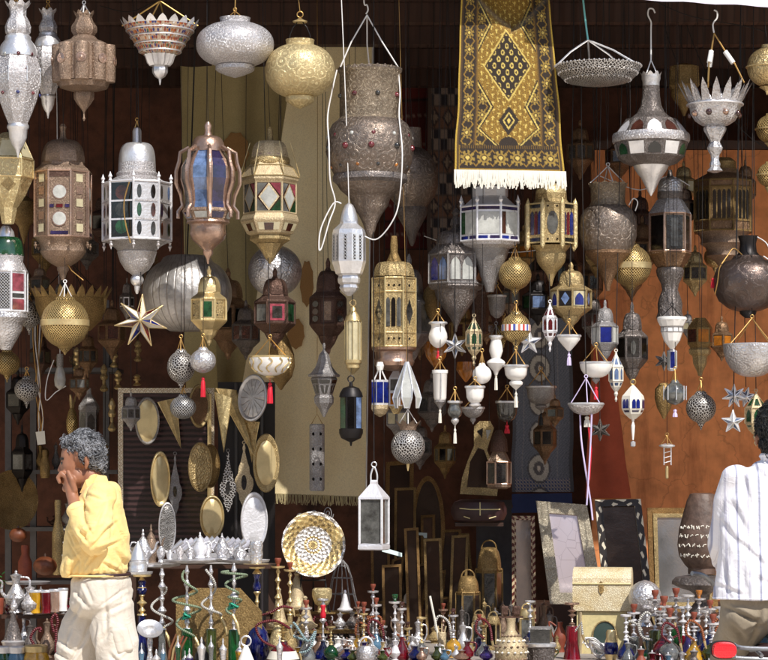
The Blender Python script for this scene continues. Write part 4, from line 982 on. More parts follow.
# 35 dark pot
t = lamp('dark brown engraved pot lantern hung by three cords right of the turreted gold lantern', 608, 160, .06, 'pot lantern', 'pot_lantern')
t.L('collar', 30, [(19, 184), (19, 186), (17.5, 188), (17, 202), (19, 206)], 'pot_collar'); t.L('body', 36, [(19, 206), (24, 210), (28, 217), (29, 226), (28.5, 237), (26, 246), (22, 252)], 'pot')
t.L('funnel', 26, [(23, 251), (23, 254), (19, 258), (13, 264), (9, 272), (5, 280), (2.5, 287), (2, 291)], 'bronze'); t.crown('rim', 18.6, 186, 20, 182.5, 12, 'pot_collar'); t.cords(166, 19, 184, 4, 'cord_white', .6, rot=10); t.hang(164, 'cord_dark')
t.tube('flex', [(628, 206, -8), (632, 200, -14), (636, 204, -16), (634, 212, -12)], .6, 'cord_white')
# 37 copper silver tall
t = lamp('tall narrow copper and silver lantern with grey panes above the milk glass funnel', 670, 168, .14)
t.L('finial', 14, [(2, 170), (3, 176), (5, 180)], 'pewter'); dome(t, 'dome', 18, 5, 178, 12.5, 192, 'silver_ham'); t.L('neck', 18, [(12.5, 192), (13, 197), (12, 199)], 'pewter')
t.L('roof', 6, [(12, 199), (14, 201), (21, 212), (22, 214)], 'silver', rot=8); t.L('drum', 6, [(20.5, 214), (20.5, 252)], 'copper', rot=8); t.F(6, 21, 21, 214, 252, 1, 'copper_shine', rot=8); t.W(6, 20.5, 20.5, 216, 251, [[R(-.82, .02, .82, .98, 'g_grey'), R(-.35, .1, .35, .9, 'g_clear')], [R(-.82, .02, .82, .98, 'g_dark')]], rot=8)
t.L('base', 6, [(21, 252), (22.5, 254), (15, 266), (13, 268)], 'bronze', rot=8); t.L('stem', 20, [(13, 268), (14, 271), (13, 276), (9, 284), (8, 290), (11, 298), (12.5, 304), (12, 312), (14, 318)], 'pewter'); t.hang(170)
# 38 big bronze dim
t = lamp('big dim bronze lantern with rows of slim arches below the chalice lamp', 723, 156, .55)
t.L('neck', 16, [(8, 158), (13, 162), (13, 168), (16, 172)], 'brass_dk'); t.L('roof', 8, [(16, 170), (17, 174), (28, 180), (31, 182)], 'bronze', rot=12); t.L('drum', 8, [(29.5, 182), (29.5, 232)], 'bronze', rot=12); t.F(8, 30, 30, 182, 232, 1.1, 'brass_dk', rot=12, mids=(.14, .8))
t.W(8, 29.5, 29.5, 190, 222, [[R(-.86, -.02, .86, 1.02, 'brass_dk')] + [A(-.78 + .42 * i, .06, -.78 + .42 * i + .3, .96, 'g_dark') for i in range(4)]], rot=12)
t.L('base', 20, [(28, 232), (24, 235), (22, 240), (23, 244), (18, 247), (16, 252), (17, 256), (10, 260), (6, 264), (2, 270)], 'copper'); t.hang(158)
# 39 oblate dark pot right
t = lamp('dark oblate copper pot lantern with red tassels at the right edge', 748, 240, .02, 'pot lantern', 'pot_lantern')
t.L('body', 40, [(14, 256), (17, 260), (24, 262), (31, 268), (34.5, 278), (34, 290), (29, 301), (20, 308), (12, 311)], 'pot_dark'); t.L('base', 20, [(9, 310), (8, 314), (3, 318), (.5, 318)], 'iron'); t.L('neck', 16, [(10, 236), (8, 244), (9, 252), (13, 257)], 'iron')
for q in ([(722, 262, -22), (716, 270, -26), (714, 284, -26), (712, 296, -22)], [(740, 256, -14), (731, 250, -18), (724, 258, -22), (718, 266, -26)]): t.tube('tie_cord', q, .6, 'cord_gold')
t.tassel(278, 10, 'red', px=713); t.tassel(250, 6, 'red', px=741); t.hang(236)
t.tube('flex', [(756, 238, -10), (764, 246, -20), (768, 262, -24), (760, 258, -22)], .6, 'cord_white')
# 40 red and white at the left edge
t = lamp('silver framed lantern with rose red panels and a green dome at the left edge', 6, 236, .0)
t.L('neck', 14, [(4, 226), (8, 232), (9, 238)], 'silver_smooth'); dome(t, 'dome', 20, 8, 237, 18, 256, 'g_green'); t.L('shoulder', 18, [(18, 255), (17, 262), (20, 268), (22, 272)], 'silver')
t.L('drum', 8, [(21.5, 272), (21.5, 312)], 'silver_pale', rot=22.5); t.F(8, 21.8, 21.8, 272, 312, 1.1, 'silver_pale', rot=22.5); t.W(8, 21.5, 21.5, 272, 312, [[R(-.85, .06, .85, .5, 'g_pink'), R(-.85, .56, .85, .66, 'g_grey'), R(-.85, .7, .85, .96, 'g_pink')], [R(-.8, .06, .8, .94, 'silver_pierce')]], rot=22.5)
t.L('base', 18, [(21, 312), (22, 318), (17, 324), (16, 330), (12, 338), (9, 343), (5, 350)], 'silver_ham'); t.hang(226)
# 42 gold crown bowl
t = T('hanging_bowl', 'wide gold bowl with a crown rim hanging behind the gold pierced ball', 'bowl lamp', 71, 270, .62, LG)
t.L('bowl', 32, [(36, 297), (35, 308), (30, 320), (20, 330), (8, 335), (1, 337)], 'brass_dk'); t.crown('crown_rim', 36, 298, 42, 287, 24, 'brass_dk'); t.cords(262, 36, 298, 4, 'cord_dark', .5); t.hang(260)  # dimmer brass colour stands in for the shade on this bowl
# 43 tiny
small_box_lantern('tiny black lantern with a blue grey pane beside the very large silver globe', 127, 278, 322, 7.5, 'pewter', [[R(-.8, .05, .8, .95, 'silver_pale'), R(-.6, .15, .6, .85, 'g_dark')]], .6, 6, 0)
# ================================================================== small lamps of the lower tier
SG = 'small lamps hung on cords'
def bowl(label, cx, yr, yb, hw, mat, Y, apex=None, tas=None, foot=None, lob=None, cords=3, cmat='cord_gold', rimmat=None, prof=None, name='bowl_lamp', hang=True, shape_='round', px=None):
    t = T(name, label, 'bowl lamp', cx, yr, Y, SG); H = yb - yr
    if shape_ == 'round': P = [(hw * .96, yr - .6), (hw, yr)] + [(hw * math.cos(math.radians(a)) ** .8, yr + H * math.sin(math.radians(a))) for a in (15, 30, 45, 58, 70, 80)] + [(hw * .1, yb)]
    elif shape_ == 'cone': P = [(hw, yr), (hw * .96, yr + H * .25), (hw * .6, yr + H * .6), (hw * .12, yb)]
    elif shape_ == 'tulip': P = [(hw * .9, yr), (hw * .72, yr + H * .1), (hw * .72, yr + H * .2), (hw * .95, yr + H * .42), (hw, yr + H * .58), (hw * .86, yr + H * .78), (hw * .5, yr + H * .93), (hw * .2, yb)]
    elif shape_ == 'cup': P = [(hw, yr), (hw * .94, yr + H * .3), (hw * .9, yr + H * .6), (hw * .68, yr + H * .85), (hw * .25, yb)]
    elif shape_ == 'dish': P = [(hw, yr), (hw * 1.0, yr + H * .18), (hw * .93, yr + H * .4), (hw * .68, yr + H * .78), (hw * .3, yb)]
    t.L('bowl', 28, P, mat, lobes=lob)
    t.L('rim', 28, [(hw * P[0][0] / hw + .2, yr - 1.2), (P[0][0] + .9, yr - .6), (P[0][0] + .9, yr + .8), (P[0][0], yr + 1.4)], rimmat or 'silver_smooth')
    if foot:   # (hw, height, mat)
        fh, fz, fm = foot; t.L('foot', 20, [(fh * .6, yb - 1.5), (fh, yb + fz * .15), (fh * .95, yb + fz * .4), (fh * .35, yb + fz * .8), (.5, yb + fz)], fm)
    if tas:
        y0 = yb + (foot[1] if foot else 0); t.tube('tassel_cord', [(cx, y0 - 1), (cx, y0 + 3)], .45, tas[1]); t.tassel(y0 + 2.5, tas[0], tas[1], r=tas[2] if len(tas) > 2 else 2)
    ap = apex if apex else yr - hw
    t.cords(ap, P[0][0], yr, cords, cmat, .55)
    if hang: t.hang(ap - 2, 'cord_dark', .45)
    return t
def house(label, cx, y0, y1, hw, mat, pane, Y, n=6, rot=0, sh='a'):
    """slim lantern: steeple roof, glazed body, long drop"""
    t = T('small_lantern', label, 'small lantern', cx, y0, Y, SG); H = y1 - y0; y = lambda f: y0 + H * f
    t.L('roof', n, [(.6, y(0)), (hw * .2, y(.06)), (hw * .95, y(.28)), (hw, y(.3))], mat, rot)
    t.W(n, hw * .22, hw * .93, y(.08), y(.27), [[('p' and ('p', [(-.5, .25), (.5, .25), (.6, .9), (-.6, .9)]), pane)]], rot, 'roof_pane')
    t.L('body', n, [(hw * .95, y(.3)), (hw * .95, y(.58))], mat, rot); w = [((('a', -.6, .1, .6, .9) if sh == 'a' else ('r', -.7, .08, .7, .92)), pane)]
    t.W(n, hw * .95, hw * .95, y(.3), y(.58), [w], rot); t.F(n, hw, hw, y(.3), y(.58), .5, mat, rot)
    t.L('lower_cone', n, [(hw, y(.58)), (hw * .7, y(.7)), (hw * .2, y(.8))], mat, rot); t.W(n, hw * .93, hw * .62, y(.61), y(.70), [[R(-.6, .1, .6, .9, pane)]], rot, 'lower_pane')
    t.L('drop', 10, [(hw * .2, y(.79)), (hw * .3, y(.84)), (hw * .12, y(.9)), (hw * .2, y(.95)), (.3, y(1))], mat); t.ring(y(0) - 1.5, 1.5, .45, mat); t.hang(y(0) - 3, 'cord_dark', .45); return t

# left cluster
ball('pierced silver filigree ball hanging left of the plain white ball', 181, 351, 383, 14, 'silver_fil', -.02, SG, apex=338)
ball('plain whitish silver ball lamp with a red tassel', 203, 349, 373, 13, 'silver_ham', -.1, SG, apex=337, tas=(20, 'red'), fin=False)
ball('lowest pierced silver ball, hanging in front of the big framed mirror', 183, 396, 419, 13, 'silver_pierce', .0, SG, fin=False)
t = bowl('white half bowl lamp with gold arabesques and a red tassel under the dark plum lantern', 270, 357, 376, 21, 'porcelain', -.1, apex=338, tas=(21, 'red', 2.6), foot=(5, 4, 'brass_smooth'), rimmat='brass_smooth')
for i in range(7):
    a0 = -PI / 2 + (i - 3) * .52; mb = MB(); P = []
    for q in range(16):
        f = q / 15; a = a0 + .16 * math.sin(f * 2 * PI); y = 358.5 + 14 * f; r = 21.3 * max(.2, 1 - ((y - 357) / 19.5) ** 2) ** .42; P.append((r * math.cos(a) * t.s, r * math.sin(a) * t.s, -(y - 357) * t.s))
    mb.tube(P, .75 * t.s, 5); t.put(mb, 'gold_scroll', 'brass_smooth')
t = T('teardrop_lamp', 'amber gold teardrop lamp half hidden behind the white and gold bowl', 'pendant lamp', 281, 322, .35, SG); t.L('body', 20, [(3, 330), (8, 340), (13, 354), (14, 366), (11, 377), (5, 384), (1, 390)], 'brass_dk'); t.hang(330)
# 46 grey pewter lantern
t = T('hanging_lantern', 'grey pewter lantern with a swept roof and open cut sides against the olive canvas', 'lantern', 324, 343, .1, LG)
t.L('finial', 12, [(1, 343), (1.6, 346), (1, 349), (2, 352)], 'tin'); t.L('roof', 6, [(2, 351), (5, 355), (6.5, 361), (8.5, 367), (13, 373), (16, 375), (15.5, 377)], 'tin', rot=5)
t.L('body', 6, [(12, 377), (13.5, 379), (8.5, 395), (9, 396)], 'tin', rot=5); t.W(6, 13.4, 12, 380, 384, [[R(-.8, .0, .8, .9, 'g_dark')]], 5); t.W(6, 11.8, 8.9, 385, 394, [[(('p', [(-.7, .05), (.7, .05), (.45, .95), (-.45, .95)]), 'g_dark'), (('p', [(-.2, .0), (.2, .0), (.05, .95), (-.05, .95)]), 'tin')]], 5)
t.L('base', 6, [(9, 395.5), (10, 398), (9.5, 403), (5, 409), (1, 417)], 'tin', rot=5); t.hang(343)
# 47 brass cylinder
t = T('hanging_lantern', 'slim brass cylinder lantern with ribbed white glass', 'lantern', 353, 300, -.02, LG)
t.ring(303, 3, .7, 'brass'); t.L('cap', 16, [(1, 306), (3, 308), (4, 312), (7, 316), (8.5, 321)], 'brass_smooth'); t.L('cylinder', 24, [(7.6, 320), (7.6, 361)], 'g_cream', lobes=(12, .1)); t.F(8, 8.2, 8.2, 321, 361, .5, 'brass_smooth', rings=True); t.L('base', 16, [(8.6, 360), (8.6, 363), (7, 365), (7, 368), (4, 371), (1, 374)], 'brass_smooth'); t.hang(300)
# 48 dark capsule
t = T('hanging_lantern', 'dark capsule lantern with green and blue glass strips', 'lantern', 351, 374, -.05, LG)
t.ring(379, 3.2, .7, 'iron'); t.L('cap', 16, [(1.5, 382), (2, 386), (8, 388), (11, 393), (12, 397)], 'iron'); t.L('body', 8, [(11.6, 396), (11.6, 430)], 'iron', rot=22.5); t.W(8, 11.6, 11.6, 397, 429, [[R(-.75, .02, .75, .98, 'g_green')], [R(-.75, .02, .75, .98, 'g_dark')], [R(-.75, .02, .75, .98, 'g_blue2')], [R(-.75, .02, .75, .98, 'g_grey')]], rot=22.5)
t.L('base', 16, [(12, 429), (12, 433), (10, 438), (4, 441), (1.5, 442), (.8, 446)], 'iron'); t.hang(376)
# 49 punched tube
t = T('tube_lamp', 'long punched tin tube lamp hanging in front of the canvas curtain', 'tube lamp', 317, 422, .3, SG); t.L('tube', 24, [(6.8, 424), (7.6, 425), (7.6, 489), (6.8, 491)], 'tin')
for y in (434, 449, 464, 479):
    for a in (-115, -62): t.slab('punched_hole', [(317 + 7.7 * math.cos(math.radians(a)) + 1.6 * math.cos(q), y + 1.6 * math.sin(q), 7.9 * math.sin(math.radians(a))) for q in [2 * PI * i / 12 for i in range(12)]], .3, 'g_dark')
t.tube('cord', [(311, 425), (317, 414), (323, 425)], .5, 'cord_gold'); t.hang(414, 'cord_gold')
# 50 rect glass lantern
t = T('hanging_lantern', 'white framed square glass lantern with a pointed roof, hanging low by the curtain edge', 'lantern', 374, 468, -.15, LG)
t.tube('handle', [(371, 482), (371, 474), (374, 467), (377, 474), (377, 482)], .9, 'silver_smooth'); t.L('roof', 4, [(3.5, 480), (4.5, 482), (4.5, 484), (17.5, 497), (18, 499)], 'silver_pale', rot=28)
t.L('glass_body', 4, [(15, 499), (15, 544)], 'g_clear', rot=28); t.F(4, 16.4, 16.4, 499, 544, 1.3, 'silver_pale', rot=28); t.L('base', 4, [(17.5, 544), (18, 546), (18, 549), (16, 550)], 'silver_pale', rot=28)
t.L('candle', 14, [(2.5, 526), (2.6, 543.8)], 'white'); t.ring(464.5, 2.5, .6, 'silver_smooth'); t.hang(462, 'cord_dark', .6)
# 51 pumpkin filigree
t = T('ball_lantern', 'copper and silver filigree ball lantern with a flared crown collar', 'ball lantern', 408, 405, -.1, SG)
t.L('globe', 32, [(8, 429)] + [(17 * math.cos(math.radians(a)), 446.5 - 17.5 * math.sin(math.radians(a))) for a in range(64, -80, -8)] + [(2, 464)], 'silver_fil', lobes=(12, .04)); t.L('collar', 20, [(10, 424), (8.5, 427), (8, 430)], 'copper'); t.crown('crown_rim', 9, 426, 14, 420, 8, 'copper'); t.L('drop', 10, [(1.8, 463), (1.4, 467), (.5, 471)], 'brass_smooth'); t.cords(409, 11, 424, 3, 'cord_white', .5); t.hang(407)
# 52 blue drum lamp and neighbours
t = T('small_lantern', 'small white framed lantern with a bright blue panel under the ornate gold brass lantern', 'small lantern', 380, 362, -.05, SG); t.L('cap', 8, [(3, 362), (4, 366), (3, 370)], 'porcelain'); t.cords(366, 7, 380, 3, 'cord_white', .8); t.L('drum', 8, [(9, 380), (9, 405)], 'silver_pale', rot=22.5); t.W(8, 9, 9, 381, 404, [[R(-.9, .05, .9, .95, 'g_blue')]], 22.5); t.L('base', 8, [(9.5, 405), (9.5, 409), (6, 414), (1, 417)], 'gold_pale', rot=22.5); t.hang(362)
t = T('small_lantern', 'small square white lantern with cream panes behind the bright blue one', 'small lantern', 396, 366, .2, SG); t.L('roof', 4, [(1, 367), (8, 378)], 'silver_pale', rot=30); t.L('body', 4, [(8, 378), (8, 406)], 'silver_pale', rot=30); t.W(4, 8, 8, 378, 406, [[R(-.75, .05, .75, .45, 'g_clear'), R(-.75, .55, .75, .95, 'g_amber')]], 30); t.L('base', 4, [(8.5, 406), (3, 414)], 'brass', rot=30); t.hang(367)
t = T('petal_lamp', 'white lamp of bent leaded glass petals beside the bright blue panel lantern', 'petal lamp', 407, 360, -.12, SG)
for i in range(6):
    a = 2 * PI * i / 6 + .5; ca, sa = math.cos(a), math.sin(a); Lp, Rp = [], []
    for (r, y, w) in ((1, 362, .8), (5, 374, 3.5), (10, 388, 5.2), (13.5, 398, 5), (12, 408, 2.2)):
        Lp.append((407 + r * ca - w * sa, y, r * sa + w * ca)); Rp.append((407 + r * ca + w * sa, y, r * sa - w * ca))
    mb = MB(); mb.v = [t.p(*q) for q in Lp + Rp]
    for q in range(4): mb.face((q, q + 1, 6 + q, 5 + q))
    t.put(mb, 'petal', 'g_white'); t.tube('lead_edge', Lp + Rp[::-1], .7, 'silver_smooth', closed=True)
t.hang(362, 'cord_gold')
# 53 centre cluster
bowl('white milk glass tulip lamp with a red drop, top left of the small white lamps', 438, 323, 348, 9.5, 'porcelain', -.02, shape_='tulip', apex=312, tas=(8, 'red', 1.6), lob=(6, .08))
star3d('clear silver framed star lamp left of the green paned slim lantern', 455, 346, 12.5, 5, 6, 5, -.02, ['g_clear', 'g_white', 'g_blue2'], 'silver_smooth', group=SG)
star3d('five pointed silver star lamp right of the banded brass ball', 529, 342, 13, 5.2, 5, 5, -.02, ['g_white', 'silver_pale', 'g_blue2'], 'silver_smooth', group=SG)
house('slim white lantern with green arched panes in the small lamp cluster', 474, 317, 366, 8, 'gold_pale', 'g_green', -.06)
house('slim white lantern with dark red arched panes right of the silver star', 550, 303, 352, 7, 'silver_pale', 'g_red', -.04)
t = T('vase_lamp', 'white and pearl vase lamp standing on a wide saucer with a white tassel', 'vase lamp', 496, 334, -.03, SG); t.L('vase', 20, [(6.5, 337), (5, 340), (6.5, 346), (7, 351), (5, 357), (4, 359)], 'porcelain'); t.L('saucer', 24, [(4, 358), (8.5, 361), (9.5, 363), (7, 367), (3, 371), (1.5, 375)], 'porcelain'); t.tassel(374, 16, 'white', r=1.5); t.L('rim', 20, [(6.6, 335.5), (7.2, 336), (7.2, 337.5), (6.6, 338)], 'silver_smooth'); t.cords(325, 6.5, 336, 3, 'cord_dark', .5); t.hang(323)
ball('round pearl white disc ball lamp in the middle of the small lamp cluster', 482, 365, 384, 9.5, 'porcelain', -.1, SG, apex=352, fin=False)
t = T('cylinder_lamp', 'white cylinder lamp with a silver stripe and white tassel', 'cylinder lamp', 440, 368, -.06, SG); t.L('cylinder', 24, [(8, 370), (8, 373), (7.2, 374), (6.4, 398), (5.5, 400)], 'porcelain'); t.tube('stripe', [(441, 373, -7.6), (440.5, 398, -6.6)], .8, 'silver_smooth'); t.L('base', 16, [(5.5, 399), (5.8, 402), (2, 407), (.6, 410)], 'tin'); t.tassel(409, 14, 'white', r=1.5); t.cords(360, 7, 370, 3, 'cord_gold', .5); t.hang(358)
bowl('clear ribbed glass urn lamp with a white tassel below the clear star', 455, 402, 419, 7.5, 'g_clear', -.08, shape_='tulip', apex=390, foot=(4, 7, 'silver_smooth'), tas=(15, 'white', 1.5), lob=(8, .1))
bowl('small white ribbed pot lamp on a silver foot under the pearl ball', 475, 387, 404, 9.5, 'porcelain', -.14, shape_='cup', apex=380, foot=(6, 5, 'silver_smooth'), lob=(10, .06))
bowl('dim silver saucer lamp below the small white ribbed pot', 473, 408, 418, 11, 'tin', .1, shape_='dish', foot=(3, 6, 'tin'), apex=398)
bowl('white ribbed bowl lamp on a round foot below the banded brass ball', 516, 366, 381, 12, 'porcelain', -.06, shape_='cup', apex=350, foot=(7, 9, 'porcelain'), tas=(15, 'white', 1.7), lob=(12, .06))
bowl('small white cone bowl lamp with a lilac tassel right of the red paned lantern', 569, 336, 351, 11.5, 'porcelain', -.08, shape_='cone', apex=322, tas=(12, 'lilac', 2), cords=3)
bowl('dim grey cup lamp hanging above the banded brass ball on the left', 497, 296, 318, 9, 'tin', .25, shape_='cup', apex=285)
bowl('wide dim glass bowl lamp with a black tassel in front of the medallion rug', 541, 387, 405, 15, 'tin', .9, shape_='cup', apex=370, foot=(6, 6, 'tin'), tas=(12, 'black', 2))
t = T('teardrop_lamp', 'amber glass teardrop lamp behind the milk glass tulip', 'pendant lamp', 436, 338, .3, SG); t.L('body', 20, [(10, 342), (12, 349), (10, 357), (5, 364), (1, 369)], 'g_amber'); t.hang(342)
t = T('teardrop_lamp', 'amber brass teardrop lamp left of the big dark onion domed lantern base', 'pendant lamp', 432, 282, .35, SG); t.L('body', 20, [(2, 284), (8, 290), (10, 300), (8, 310), (3, 318), (1, 322)], 'brass_dk'); t.hang(284)
t = T('teardrop_lamp', 'amber glass drop behind the slim green paned lantern', 'pendant lamp', 466, 358, .4, SG); t.L('body', 16, [(9, 362), (10, 370), (6, 376), (1, 382)], 'g_amber'); t.hang(362)
bowl('clear glass bowl lamp with a rose drop behind the white ribbed pot', 507, 402, 422, 11, 'g_grey', .5, shape_='cup', apex=388, tas=(9, 'red', 2.5))
t = small_box_lantern('dim dark green and blue lantern between the two pierced brass balls', 538, 274, 326, 16, 'iron', [[R(-.8, .05, .8, .95, 'g_blue2')], [R(-.8, .05, .8, .95, 'g_green')]], .45, 6, 0)
t = T('tube_lamp', 'dull plum coloured square tube lamp behind the dim grey cup', 'tube lamp', 482, 288, .55, SG); t.L('tube', 4, [(8, 290), (8.6, 292), (8, 294), (7.5, 330), (8.4, 332), (7, 334)], 'copper_dk', rot=30); t.hang(290)

# right cluster
def hexlamp(label, cx, y0, y1, hw, mat, panes, Y, rot=0): return small_box_lantern(label, cx, y0, y1, hw, mat, panes, Y, 6, rot, group=SG)
hexlamp('small pewter lantern with alternating blue and white panes below the dark brown pot', 605, 300, 364, 13.5, 'tin', [[R(-.85, .02, .85, .98, 'g_blue')], [R(-.85, .02, .85, .98, 'g_white')]], -.02)
hexlamp('dark silver lantern with smoky panes right of the blue and white paned one', 632, 302, 386, 16, 'pewter', [[R(-.8, .04, .8, .96, 'g_grey'), OV(0, .5, .35, .35, 'g_clear')], [R(-.8, .04, .8, .96, 'g_dark')]], .1)
bowl('wide white milk glass bowl lamp with a red tassel', 596, 363, 378, 16.5, 'porcelain', -.08, apex=346, foot=(4, 6, 'tin'), tas=(13, 'red', 2))
t = bowl('silver dish lamp hung on long lilac cords with white and red ties', 586, 404, 415, 17.5, 'silver_ham', -.16, shape_='dish', apex=378, cmat='lilac')
t.tassel(416, 11, 'white', px=587, r=3); t.tube('lilac_tie', [(580, 415), (581, 440, -4), (585, 470, -6), (590, 500, -4), (592, 520, -8)], .9, 'lilac'); t.tube('lilac_tie', [(591, 414, -8), (590, 440, -8), (588, 475, -8), (586, 505, -8)], .9, 'lilac'); t.tube('red_tie', [(588, 424), (591, 450, -4), (589, 480, -4)], .8, 'red')
house('slim white lantern with a pale blue arched pane beside the wide white bowl', 616, 352, 402, 7, 'white', 'g_blue2', -.04)
t = T('small_lantern', 'white many sided lantern with deep blue arched panes and a long drop', 'small lantern', 633, 380, -.1, SG)
t.ring(382, 2.6, .6, 'cord_gold'); t.L('roof', 6, [(1, 385), (4, 388), (11, 396), (11.5, 398)], 'white', 10); t.L('body', 6, [(11.5, 398), (11.8, 399), (11.8, 408), (11.5, 409)], 'white', 10); t.W(6, 11.8, 11.8, 398.5, 409, [[A(-.65, .05, -.0, .95, 'g_blue'), A(.08, .05, .7, .95, 'g_blue')]], 10); t.L('lower_cone', 6, [(11.5, 409), (9, 414), (3, 419)], 'white', 10); t.W(6, 11, 8, 410, 414.5, [[R(-.7, .1, .7, .9, 'g_purple')]], 10, 'lower_pane')
t.L('drop', 12, [(2, 418), (1, 422), (2, 426), (1.6, 432), (.8, 440)], 'porcelain'); t.L('drop_bead', 10, [(1, 441), (2.6, 442), (2.6, 446), (1, 447)], 'silver_smooth'); t.hang(379)
t = T('funnel_lamp', 'milk glass funnel lamp with a flared white rim above the thin blue lamp', 'bowl lamp', 672, 316, -.05, SG); t.L('funnel', 12, [(14, 318), (14.5, 321), (12, 326), (10.5, 327), (11, 332), (8, 341), (5, 345), (2, 349)], 'porcelain'); t.F(12, 11, 11, 327, 332, .5, 'tin'); t.L('rim', 24, [(14, 317), (15, 318), (15, 320), (14, 321)], 'porcelain'); t.cords(306, 14, 318, 3, 'cord_dark', .5); t.hang(304)
t = T('small_lantern', 'thin blue and white glass strip lamp under the milk glass funnel', 'small lantern', 672, 348, .05, SG); t.L('body', 6, [(2, 349), (5, 351), (5, 369), (3, 371)], 'silver_pale'); t.W(6, 5, 5, 351, 369, [[R(-.85, .05, .85, .95, 'g_blue')], [R(-.85, .05, .85, .95, 'g_white')]]); t.hang(349)
star3d('dark silver star left of the thin blue and white strip lamp', 664, 361, 9.5, 4, 6, 4, .15, ['g_grey', 'g_dark', 'g_clear'], 'tin', group=SG)
t = ball('clear glass globe lamp with silver straps', 675, 382, 405, 11, 'g_clear', -.08, SG, apex=370, tas=(8, 'lilac'), fin=False, cap=True); t.F(8, 11.2, 11.2, 386, 400, .6, 'silver_smooth', rings=False, part='strap')
t = T('teardrop_lamp', 'amber brass teardrop lamp behind the clear strapped globe', 'pendant lamp', 664, 380, .25, SG); t.L('body', 20, [(4, 383), (9, 389), (9.5, 398), (7, 408), (3, 415), (1, 419)], 'brass_dk'); t.hang(383)
ball('dark silver filigree ball hanging against the orange wall', 701, 393, 423, 15, 'silver_fil', .1, SG, apex=381, cap=True)
t = T('hanging_lantern', 'amber brass stepped lantern hanging in the middle of the orange wall', 'lantern', 700, 316, .3, LG); t.L('upper_tier', 6, [(6, 318), (9, 322), (13, 328), (13, 344), (10, 348)], 'brass_dk', 10); t.L('lower_tier', 6, [(10, 348), (12, 350), (11, 354), (8, 356), (7, 364), (3, 372), (2, 376)], 'brass', 10); t.W(6, 13, 13, 329, 343, [[R(-.8, .05, .8, .95, 'g_amber')], [R(-.8, .05, .8, .95, 'g_brown')]], 10); t.hang(318)
t = bowl('large plain silver dish lamp on gold chains above the three small stars', 752, 345, 377, 29, 'silver_ham', -.06, shape_='round', apex=318, cords=4)
star3d('seven pointed silver star, left one of the touching pair', 734, 396, 12, 5, 7, 5, -.02, ['silver_pale', 'g_grey', 'g_blue2'], 'silver_smooth', group=SG)
star3d('smaller silver star touching the green paned steeple lantern', 746, 397, 10, 4.4, 6, 4, .14, ['silver_pale', 'g_purple', 'g_blue2'], 'silver_smooth', rot=15, group=SG)
star3d('bright five pointed silver star, lowest of the three by the steeple lantern', 733, 422, 12, 5, 5, 5, -.05, ['silver_pale', 'g_blue2', 'g_white'], 'silver_smooth', group=SG)
star3d('dark iron star hanging beside the long lilac cords', 600, 430, 11, 4.5, 6, 4, .2, ['g_grey', 'g_clear', 'g_dark'], 'pewter', group=SG)
house('white steeple lantern with green arched panes by the dark haired head', 756, 392, 446, 11, 'gold_pale', 'g_green', -.02)
t = T('ladder_mobile', 'little wind chime of a disc, wire ladder and brass drop under the amber teardrop', 'wind chime', 667, 436, -.02, SG); t.cords(436, 7, 445, 3, 'cord_gold', .4); t.L('disc', 20, [(2, 443.5), (8, 445), (8, 446.5), (3, 448)], 'silver_smooth')
for x in (664, 671): t.tube('ladder_side', [(x, 447), (x, 465)], .6, 'silver_smooth')
for y in (452, 457, 462): t.tube('rung', [(664, y + 1), (671, y - 1)], .5, 'silver_smooth')
t.L('drop', 12, [(1.2, 466), (1.5, 468), (1.5, 478), (.6, 479)], 'brass_smooth'); t.hang(434)
# ================================================================== mirrors, trays and goods on the tables
def table(label, x0, x1, Y0, Y1, zt, mat='wood'):
    e = bpy.data.objects.new('display_table', None); COL.objects.link(e); e.location = ((x0 + x1) / 2, (Y0 + Y1) / 2, .004); tag(e, label, 'table')
    w, d = (x1 - x0) / 2, (Y1 - Y0) / 2
    mb = MB(); mb.box(-w, w, -d, d, zt - .03, zt - .004); mb.build('table_top', mat, e)
    for sx in (-1, 1):
        for sy in (-1, 1):
            mb = MB(); x, y = sx * (w - .05), sy * (d - .05); mb.box(x - .03, x + .03, y - .03, y + .03, 0, zt - .033); mb.build('leg', mat, e)
    return e
M['tablecloth'] = plain('pale table cloth', (158, 148, 140), .9, 0, .4, 9)
table('wide low table carrying the pots, ewers and candlesticks', WX(262, -.3), WX(720, -.3), -.46, 1.5, .70, 'tablecloth')
table('dark bench deep in the shop on which the gilt mirrors stand', WX(372, 1.9), WX(476, 1.9), 1.54, 2.5, .86)
table('left table crowded with teapots and glass pumpkins behind the walking man', WX(-20, -.3), WX(140, -.3), -.46, .5, .70)
table('lower front bench on which the tall water pipes stand', WX(120, -.7), WX(720, -.7), -1.0, -.5, .45)

